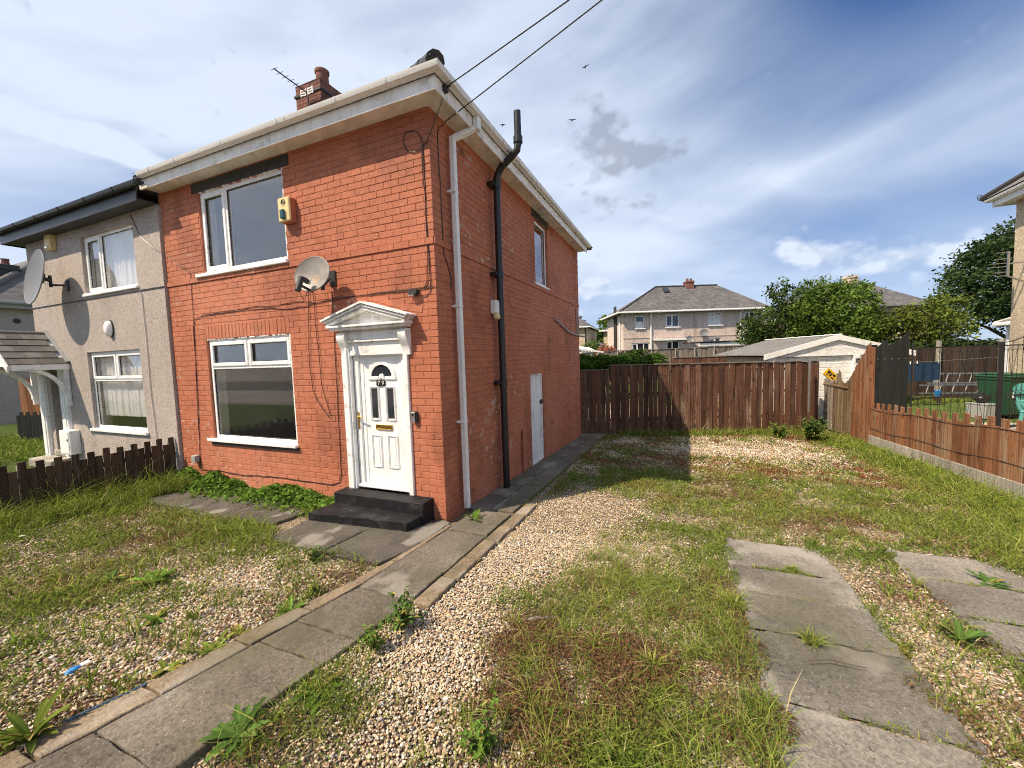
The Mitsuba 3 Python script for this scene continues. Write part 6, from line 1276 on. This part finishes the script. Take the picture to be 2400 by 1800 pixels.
# ---------------------------------------------------------------- separate weeds
def leafstrip(base, az, L, w, rise, droop, col, n=6, lobes=0.0):
    t = np.linspace(0, 1, n + 1); d = np.array([math.cos(az), math.sin(az), 0]); sd = np.array([-d[1], d[0], 0])
    prof = np.sin(np.pi * np.clip(t * .92 + .06, 0, 1)) ** .8 * w; prof[0] = w * .14
    if lobes: prof = prof * (1 + lobes * np.where(np.arange(n + 1) % 2, .5, -.5))
    c = base + d * (L * t * (1 - .15 * t))[:, None] + Z3 * (rise * L * t - droop * L * t * t)[:, None]
    v = np.stack([c - sd * prof[:, None] + Z3 * prof[:, None] * .35, c, c + sd * prof[:, None] + Z3 * prof[:, None] * .35], 1).reshape(-1, 3)
    f = [[3 * i + k, 3 * i + k + 1, 3 * i + k + 4, 3 * i + k + 3] for i in range(n) for k in (0, 1)]; f = np.array(f)
    dead = rng.uniform() < .14; cc = np.repeat(((np.array([.30, .24, .07]) if dead else col) * np.exp(rng.normal(0, .2)))[None], len(v), 0); cc[1::3] *= 1.2
    return v, np.vstack([f[:, [0, 1, 2]], f[:, [0, 2, 3]]]), cc
def weed(name, label, cx, cy, kind, size, n, col, zoff=0.0, cat='weed'):
    k = thing(name, label, cat); col = np.array(col); z = float(gz(cx, cy)) - .02 + zoff; lv, st = [], MB()
    for i in range(n):
        az = rng.uniform(0, 2 * np.pi); base = np.array([cx + rng.normal(0, .02 * size), cy + rng.normal(0, .02 * size), z])
        if kind == 'dock': lv.append(leafstrip(base, az, size * rng.uniform(.6, 1.1), size * .105, rng.uniform(.5, 1.6), rng.uniform(.3, .8), col))
        elif kind == 'rosette': lv.append(leafstrip(base, az, size * rng.uniform(.6, 1.1), size * .11, rng.uniform(.15, .6), rng.uniform(.1, .4), col, 8, .6))
        elif kind == 'grass': lv.append(tuft(cx, cy, 4, size, size * .09, [1, 2, 2.2, 1.4, .5, .4], .0035, 1.0))
        elif kind == 'bushy':
            h = size * rng.uniform(.35, 1.0); o = rng.normal(0, .28 * size, 2); tip = base + np.array([o[0], o[1], h]); st.tube([base, base * .5 + tip * .5 + [0, 0, h * .12], tip], [.0035, .003, .0015], 4)
            for j in range(int(14)):
                s = rng.uniform(.15, 1); b = base * (1 - s) + tip * s; lv.append(leafstrip(b, rng.uniform(0, 6.28), size * rng.uniform(.12, .24), size * .045, rng.uniform(0, .7), rng.uniform(.1, .6), col, 3, .5))
    gm, gc = join(lv); part(k, 'leaves', gm, 'mat_leaf', color=gc)
    if st.v: part(k, 'stems', st, 'mat_bark')
    return k
G1, G2, G3, G4 = (.115, .195, .034), (.085, .155, .036), (.19, .25, .045), (.16, .18, .032)
weed('dock_weed', 'broad leaved weed with yellowing leaves at the left edge of the path, nearest the viewer', -.34, -3.24, 'dock', .17, 26, (.15, .20, .036))
weed('bushy_weed', 'bushy dark green weed on the right edge of the path where its kerb ends', .80, -1.85, 'bushy', .24, 30, G2)
weed('bushy_weed', 'lower bushy weed on the right edge of the path, just nearer than the bushiest one', .78, -2.1, 'bushy', .17, 20, G1)
weed('thistle', 'spiky leaved weed on the right edge of the path near the bottom of the picture', .72, -2.5, 'rosette', .17, 20, G1)
weed('thistle', 'spreading leafy weed at the bottom of the picture beside the path', .60, -2.85, 'rosette', .18, 22, G2)
weed('leafy_weed', 'upright leafy weed in the gravel at the bottom centre of the picture', 1.75, -2.48, 'bushy', .20, 16, G1)
weed('plantain', 'long leaved green weed at the foot of the white downpipe', .33, .12, 'dock', .17, 12, G1)
weed('bushy_weed', 'clump of dark weeds on the gravel beside the corner of the slab before the door', -.62, -1.36, 'bushy', .16, 22, G2)
weed('leafy_weed', 'small weed at the front edge of the black doorstep', -1.12, -.66, 'rosette', .09, 14, G1)
weed('leafy_weed', 'bright green weed on the left kerb of the path, second from the viewer', -.20, -2.50, 'rosette', .14, 18, G3)
weed('leafy_weed', 'dark green weed on the left kerb of the path below the slab before the door', -.10, -2.02, 'rosette', .14, 20, G1)
weed('leafy_weed', 'bushy weed on the left kerb of the path halfway to the door', -.13, -1.78, 'bushy', .13, 18, G3)
weed('leafy_weed', 'small rosette weed on the left kerb beside the bright green weed', -.20, -2.33, 'rosette', .10, 12, G4)
weed('leafy_weed', 'low leafy weed beside the left kerb near the blue rope', -.27, -2.72, 'rosette', .13, 14, G3)
weed('dandelion', 'largest leafy weed in the middle of the left gravel', -1.62, -2.15, 'rosette', .22, 24, G1)
weed('dandelion', 'dark leafy weed left of the largest weed in the left gravel', -2.02, -2.28, 'rosette', .17, 18, G2)
weed('dandelion', 'leafy weed in the left gravel nearer the kerb', -.95, -2.45, 'rosette', .15, 16, G1)
weed('dock_weed', 'broad leaved dark weed beside the right concrete strip', 4.28, -.64, 'dock', .15, 22, G2)
weed('dock_weed', 'dark broad leaved weed against the right edge of the picture', 4.50, -.86, 'dock', .14, 15, G4)
weed('plantain', 'dark weed in the joint of the right concrete strip', 4.95, .40, 'rosette', .17, 16, G2)
weed('leafy_weed', 'tall leafy clump by the picket fence in the far corner of the yard', 5.75, 8.2, 'bushy', .62, 60, G2)
weed('leafy_weed', 'leafy weed clump at the foot of the back fence beside the far corner', 5.1, 8.5, 'bushy', .42, 40, G1)
weed('grass_tuft', 'rounded grass tuft growing from the joint of the left concrete strip', 3.38, -1.03, 'grass', .15, 26, G1)
weed('grass_tuft', 'yellow green mat of grass across the joint of the left concrete strip', 3.52, .05, 'grass', .09, 34, G3)
weed('grass_tuft', 'yellow green spiky tuft in the weeds left of the left concrete strip', 2.45, -1.64, 'grass', .17, 20, G3)
weed('grass_tuft', 'spiky grass tuft in the brown weeds at the end of the bare gravel', 2.1, -1.55, 'grass', .14, 18, G3)
weed('grass_tuft', 'green grass clump overhanging the edge of the left concrete strip', 2.97, -.75, 'grass', .18, 40, G1)
weed('leafy_weed', 'small weed at the right edge of the left concrete strip', 3.88, -.85, 'rosette', .11, 14, G4)
# leafy growth along the foot of the brick wall
n = 5200; x = rng.uniform(-5.15, -1.62, n); base = np.clip(.13 + .13 * (nz(x, x * 0, 2.1, 30) - .5) * 2 + .16 * gauss(x, x * 0, -5.0, 0, .25, 1) + .1 * gauss(x, x * 0, -4.35, 0, .25, 1), .06, .5)
yb = -np.abs(rng.normal(0, .16, n)) - .02; z = rng.uniform(0, 1, n) ** .8 * base * np.exp(-(yb / .30) ** 2); col = np.array([[.12, .21, .035]]) * np.exp(rng.normal(0, .28, (n, 1)))
lv = leaflets(x, yb, z + gz(x, yb), .030 * np.exp(rng.normal(0, .3, n)), col, .9); t_ = [tuft(a, -.35 - abs(rng.normal(0, .12)), 9, rng.uniform(.08, .16), .02, [2, 2, 1, .2, .1, 1.2], .004) for a in rng.uniform(-5, -1.7, 50)]
gm, gc = join([lv] + t_); lab(put('wall_weeds', gm, 'mat_leaf', color=gc), 'band of leafy green weeds along the foot of the brick wall', 'weeds', None, 'stuff')
# lawn beyond, left and right
lg = []
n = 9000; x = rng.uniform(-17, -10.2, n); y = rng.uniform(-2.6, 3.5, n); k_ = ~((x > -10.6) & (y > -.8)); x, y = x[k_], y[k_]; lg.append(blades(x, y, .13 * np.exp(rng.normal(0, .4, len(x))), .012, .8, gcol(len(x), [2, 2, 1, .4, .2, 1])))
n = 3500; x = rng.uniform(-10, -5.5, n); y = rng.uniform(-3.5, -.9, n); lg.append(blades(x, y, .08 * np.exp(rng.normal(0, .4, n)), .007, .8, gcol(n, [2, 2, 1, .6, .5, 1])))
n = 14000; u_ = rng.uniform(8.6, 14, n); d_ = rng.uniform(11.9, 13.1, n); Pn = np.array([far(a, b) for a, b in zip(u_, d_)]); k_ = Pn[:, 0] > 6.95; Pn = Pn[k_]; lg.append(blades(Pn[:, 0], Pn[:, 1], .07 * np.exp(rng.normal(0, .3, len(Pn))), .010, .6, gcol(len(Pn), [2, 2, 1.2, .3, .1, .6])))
gm, gc = join(lg); lab(put('lawn', gm, 'mat_leaf', color=gc), 'lawn grass in the neighbouring gardens', 'grass', None, 'stuff')
# litter and small things
def crumple(name, label, c, r, mat, sc=(1, .8, .4)):
    k = thing(name, label, 'litter'); s = trimesh.creation.icosphere(2, 1.0); v = s.vertices * sc * r; v = v * (1 + .5 * (meshkit.noise(s.vertices * 3.1, int(r * 1e4))[:, None] - .5)); part(k, 'body', (v + np.array([c[0], c[1], float(gz(c[0], c[1])) + r * .2]), s.faces), mat); return k, v
k, v = crumple('crisp_packet', 'crumpled blue and white wrapper on the left gravel', (-.76, -2.95), .028, 'mat_blue', (.7, 1.2, .5)); part(k, 'flap', MB().box((-.775, -2.915, .165), (-.74, -2.875, .171), .002), 'mat_litter_white')
k, v = crumple('wrapper', 'pale yellow and white wrapper on the gravel before the brick house', (-1.58, -1.52), .036, 'mat_litter_white', (1.3, .7, .3)); part(k, 'flap', MB().box((-1.595, -1.535, .098), (-1.565, -1.51, .104), .002), 'mat_yellow')
crumple('paper_scrap', 'tiny white scrap in the grass by the dark fence', (-4.2, -2.15), .03, 'mat_litter_white')
k = thing('rope', 'frayed blue rope lying along the left kerb of the path', 'rope'); t = np.linspace(0, 1, 16)
for j in (-1, 1): part(k, 'strand', tube(np.stack([-.29 + .08 * t + j * .006 * np.sin(t * 25), -3.14 + .30 * t, gz(0, -3.14 + .3 * t) + .006 + .004 * np.cos(t * 25) * j], 1), .0032, 5), 'mat_rope')
k = thing('driftwood', 'pale grey stick of wood lying at the end of the bare gravel', 'stick'); part(k, 'stick', tube([(1.56, -1.52, float(gz(0, -1.5)) + .006), (1.66, -1.46, float(gz(0, -1.46)) + .016), (1.78, -1.38, float(gz(0, -1.4)) + .008)], [.008, .014, .007], 7), 'mat_wood_grey', rid=.5, smooth=True)
k = thing('twig', 'thin curved twig lying on the left concrete strip', 'stick'); part(k, 'twig', tube([(3.3, -1.27, .09), (3.42, -1.22, .095), (3.6, -1.21, .085)], .0032, 5), 'mat_bark')
# ---------------------------------------------------------------- trees and hedges
def tree(name, label, c, h, clumps, nleaf, ls, col, trunk=.12, base=0.0, droop=.3):
    """clumps: (du, dd, z, ru, rz) ellipsoids of foliage round which twigs carry leaves."""
    k = thing(name, label, 'tree'); c = np.asarray(c, float); col = np.array(col); tr = MB(); top = c + Z3 * (h * .72)
    tr.tube([c + Z3 * base, c + Z3 * (base + h * .25) + RH * .05 * h * .3, c + Z3 * h * .5, top], [trunk, trunk * .8, trunk * .5, trunk * .12], 8)
    P, w = [], []
    tot = sum(q[3] ** 2 * q[4] for q in clumps)
    for (du, dd, z, ru, rz) in clumps:
        cc = c + du * RH + dd * FH + Z3 * z; s = c + Z3 * min(h * .45, max(.2, z - rz) * .8); tr.tube([s, (s + cc) / 2 + Z3 * .1, cc], [trunk * .4, trunk * .25, trunk * .08], 5)
        kc = len(P); n = max(40, int(nleaf * ru ** 2 * rz / tot)); cw = math.exp(rng.normal(0, .2)); nt = max(6, n // 26); d = rng.normal(0, 1, (nt, 3)); d /= np.linalg.norm(d, axis=1, keepdims=True); r = rng.uniform(.45, 1.08, (nt, 1)) ** .6
        tips = cc + d * r * np.array([ru, ru, rz]); 
        for tip in tips:
            kk_ = 26; sp = .05 * ru + .16; o = rng.normal(0, sp * .75, (kk_, 3)) * np.array([1, 1, .8]); P.append(tip + o); w.append(np.full(kk_, cw * math.exp(rng.normal(0, .16))))
    P = np.vstack(P); n = len(P)
    nrm = np.stack([rng.normal(0, .7, n), rng.normal(0, .7, n), rng.uniform(.2, 1.2, n)], 1); nrm /= np.linalg.norm(nrm, axis=1, keepdims=True); a = rng.normal(0, 1, (n, 3)) - Z3 * droop; a -= (a * nrm).sum(1, keepdims=True) * nrm; a /= np.linalg.norm(a, axis=1, keepdims=True); b = np.cross(nrm, a); s = (ls * np.exp(rng.normal(0, .25, n)))[:, None]
    v = np.stack([P - a * s, P + b * s * .5, P + a * s, P - b * s * .5], 1).reshape(-1, 3); cl = col * np.concatenate(w)[:, None] * np.exp(rng.normal(0, .2, (n, 1))) * (1 + .25 * (meshkit.noise(P * 1.3)[:, None] - .5))
    part(k, 'crown', (v, (np.array([[0, 1, 2], [0, 2, 3]])[None] + (np.arange(n) * 4)[:, None, None]).reshape(-1, 3)), 'mat_leaf', color=np.repeat(np.clip(cl, 0, 1), 4, 0)); part(k, 'trunk', tr, 'mat_bark', smooth=50)
    return k
F1, F2, F3 = (.080, .125, .035), (.105, .165, .032), (.050, .082, .030)
tree('apple_tree', 'airy fruit tree with upright shoots right of the pink house', far(13.9, 20.5, .1), 5.6, [(0, 0, 3.0, 1.3, 1.2), (-1.1, .2, 2.6, .9, .8), (.6, -.2, 4.1, .9, .9), (-.2, 0, 4.6, .5, .8), (1.3, 0, 3.4, .9, 1.0), (-1.5, 0, 2.9, .6, .45), (.9, 0, 5.0, .35, .75), (1.6, 0, 4.7, .4, .8)], 9000, .075, F1)
tree('garden_tree', 'bright green bushy tree behind the white garage', far(15.5, 18.8, .1), 5.3, [(0, 0, 3.4, 1.4, 1.4), (-1.3, 0, 3.1, 1.0, 1.0), (.3, -.3, 4.1, .8, .8), (-.5, 0, 4.4, .7, .7), (1.3, 0, 2.9, .8, .9), (0, -.4, 2.5, 1.6, .8), (-1.0, 0, 4.2, .5, .6)], 12000, .075, F2)
tree('garden_tree', 'lower yellow green bush between the garage and the big dark tree', far(17.6, 17.6, .1), 4.0, [(0, 0, 2.5, 1.2, .9), (-1.0, 0, 2.5, .8, .8), (.9, 0, 2.9, .8, .8), (1.6, 0, 2.5, .9, .8), (1.0, 0, 3.5, .5, .5), (1.9, 0, 3.4, .5, .5)], 9500, .07, (.13, .165, .034))
tree('garden_tree', 'dark shrub under the pink house roof end, left of the bright tree', far(14.6, 22, .1), 3.6, [(0, 0, 2.3, 1.4, .9), (-1.2, 0, 1.9, .9, .7), (1.0, 0, 2.6, 1.0, .9)], 5000, .08, F1)
tree('large_tree', 'big dark dense tree rising behind the cream house on the right', far(28.4, 22.5, .1), 9.0, [(0, 0, 5.6, 2.8, 2.3), (-2.4, 0, 4.6, 1.7, 1.5), (-1.2, -.6, 6.6, 1.6, 1.2), (.6, 0, 7.6, 1.6, 1.2), (-2.9, 0, 3.2, 1.2, .9), (2.2, 0, 6.5, 1.8, 1.9), (-1.0, -1, 3.6, 2.0, 1.0), (1.5, -.6, 3.6, 2.0, 1.2), (-3.6, 0, 4.2, .6, .5), (2.5, 0, 8.2, 1.2, 1.0), (-.8, 0, 7.3, .7, .6)], 26000, .10, F3, .3)
tree('conifer', 'dark round tree left of the pink house roof', far(15.4, 62, 0), 8.3, [(0, 0, 5.4, 2.4, 2.4), (1.2, 0, 6.4, 1.7, 1.6), (-.8, 0, 4.2, 2.0, 1.4)], 5000, .2, F2, .3)
tree('distant_tree', 'distant tree beside the brick house back corner', far(9.0, 55, 0), 7.8, [(0, 0, 5.0, 2.0, 2.0), (1.4, 0, 4.2, 1.7, 1.7), (-.8, 0, 6.3, 1.4, 1.2)], 4500, .2, F1, .3)
tree('red_shrub', 'reddish leaved shrub left of the pink house', far(5.7, 24, .2), 2.3, [(0, 0, 1.85, .42, .35), (.35, 0, 1.8, .3, .3)], 1600, .06, (.26, .10, .07), .04)
tree('green_shrub', 'round green shrub beside the reddish one left of the pink house', far(5.6, 26.5, .2), 2.6, [(0, 0, 2.2, .5, .35), (-.4, 0, 2.1, .35, .3)], 1500, .06, F1, .04)
def hedge(name, label, u0, u1, d0, d1, z0, z1, n, s, col):
    u_ = rng.uniform(u0, u1, n); d_ = rng.uniform(d0, d1, n); hh = z1 + (nz(u_, d_ * .3, 1.8, 40) - .5) * .5; z = z0 + (hh - z0) * rng.uniform(0, 1, n) ** .7; Pn = np.array([far(a, b) for a, b in zip(u_, d_)])
    v, f, c = leaflets(Pn[:, 0], Pn[:, 1], z, s * np.exp(rng.normal(0, .3, n)), np.array([col]) * np.exp(rng.normal(0, .3, (n, 1))), .9); k = thing(name, label, 'hedge'); part(k, 'foliage', (v, f), 'mat_leaf', color=c)
    st = MB()
    for i in range(14): a = u0 + (u1 - u0) * (i + .5) / 14; st.tube([far(a, (d0 + d1) / 2, z0 - .6), far(a + rng.normal(0, .1), (d0 + d1) / 2, (z0 + z1) / 2)], [.025, .01], 5)
    part(k, 'stems', st, 'mat_bark', kind='stuff')
hedge('hedge', 'leafy climber hedge spilling over the garden gate beside the brick house', 1.7, 4.75, 11.9, 12.7, 1.15, 1.80, 5200, .045, (.075, .135, .022))
hedge('hedge', 'taller shrubby growth behind the climber hedge under the grey fence', 2.2, 4.6, 13.2, 14.4, 1.2, 1.98, 4200, .05, (.05, .09, .02))
hedge('hedge', 'dark hedge at the foot of the big tree behind the ladders', 13.0, 20.5, 14.5, 16.0, .2, 2.0, 9000, .07, (.035, .055, .018))
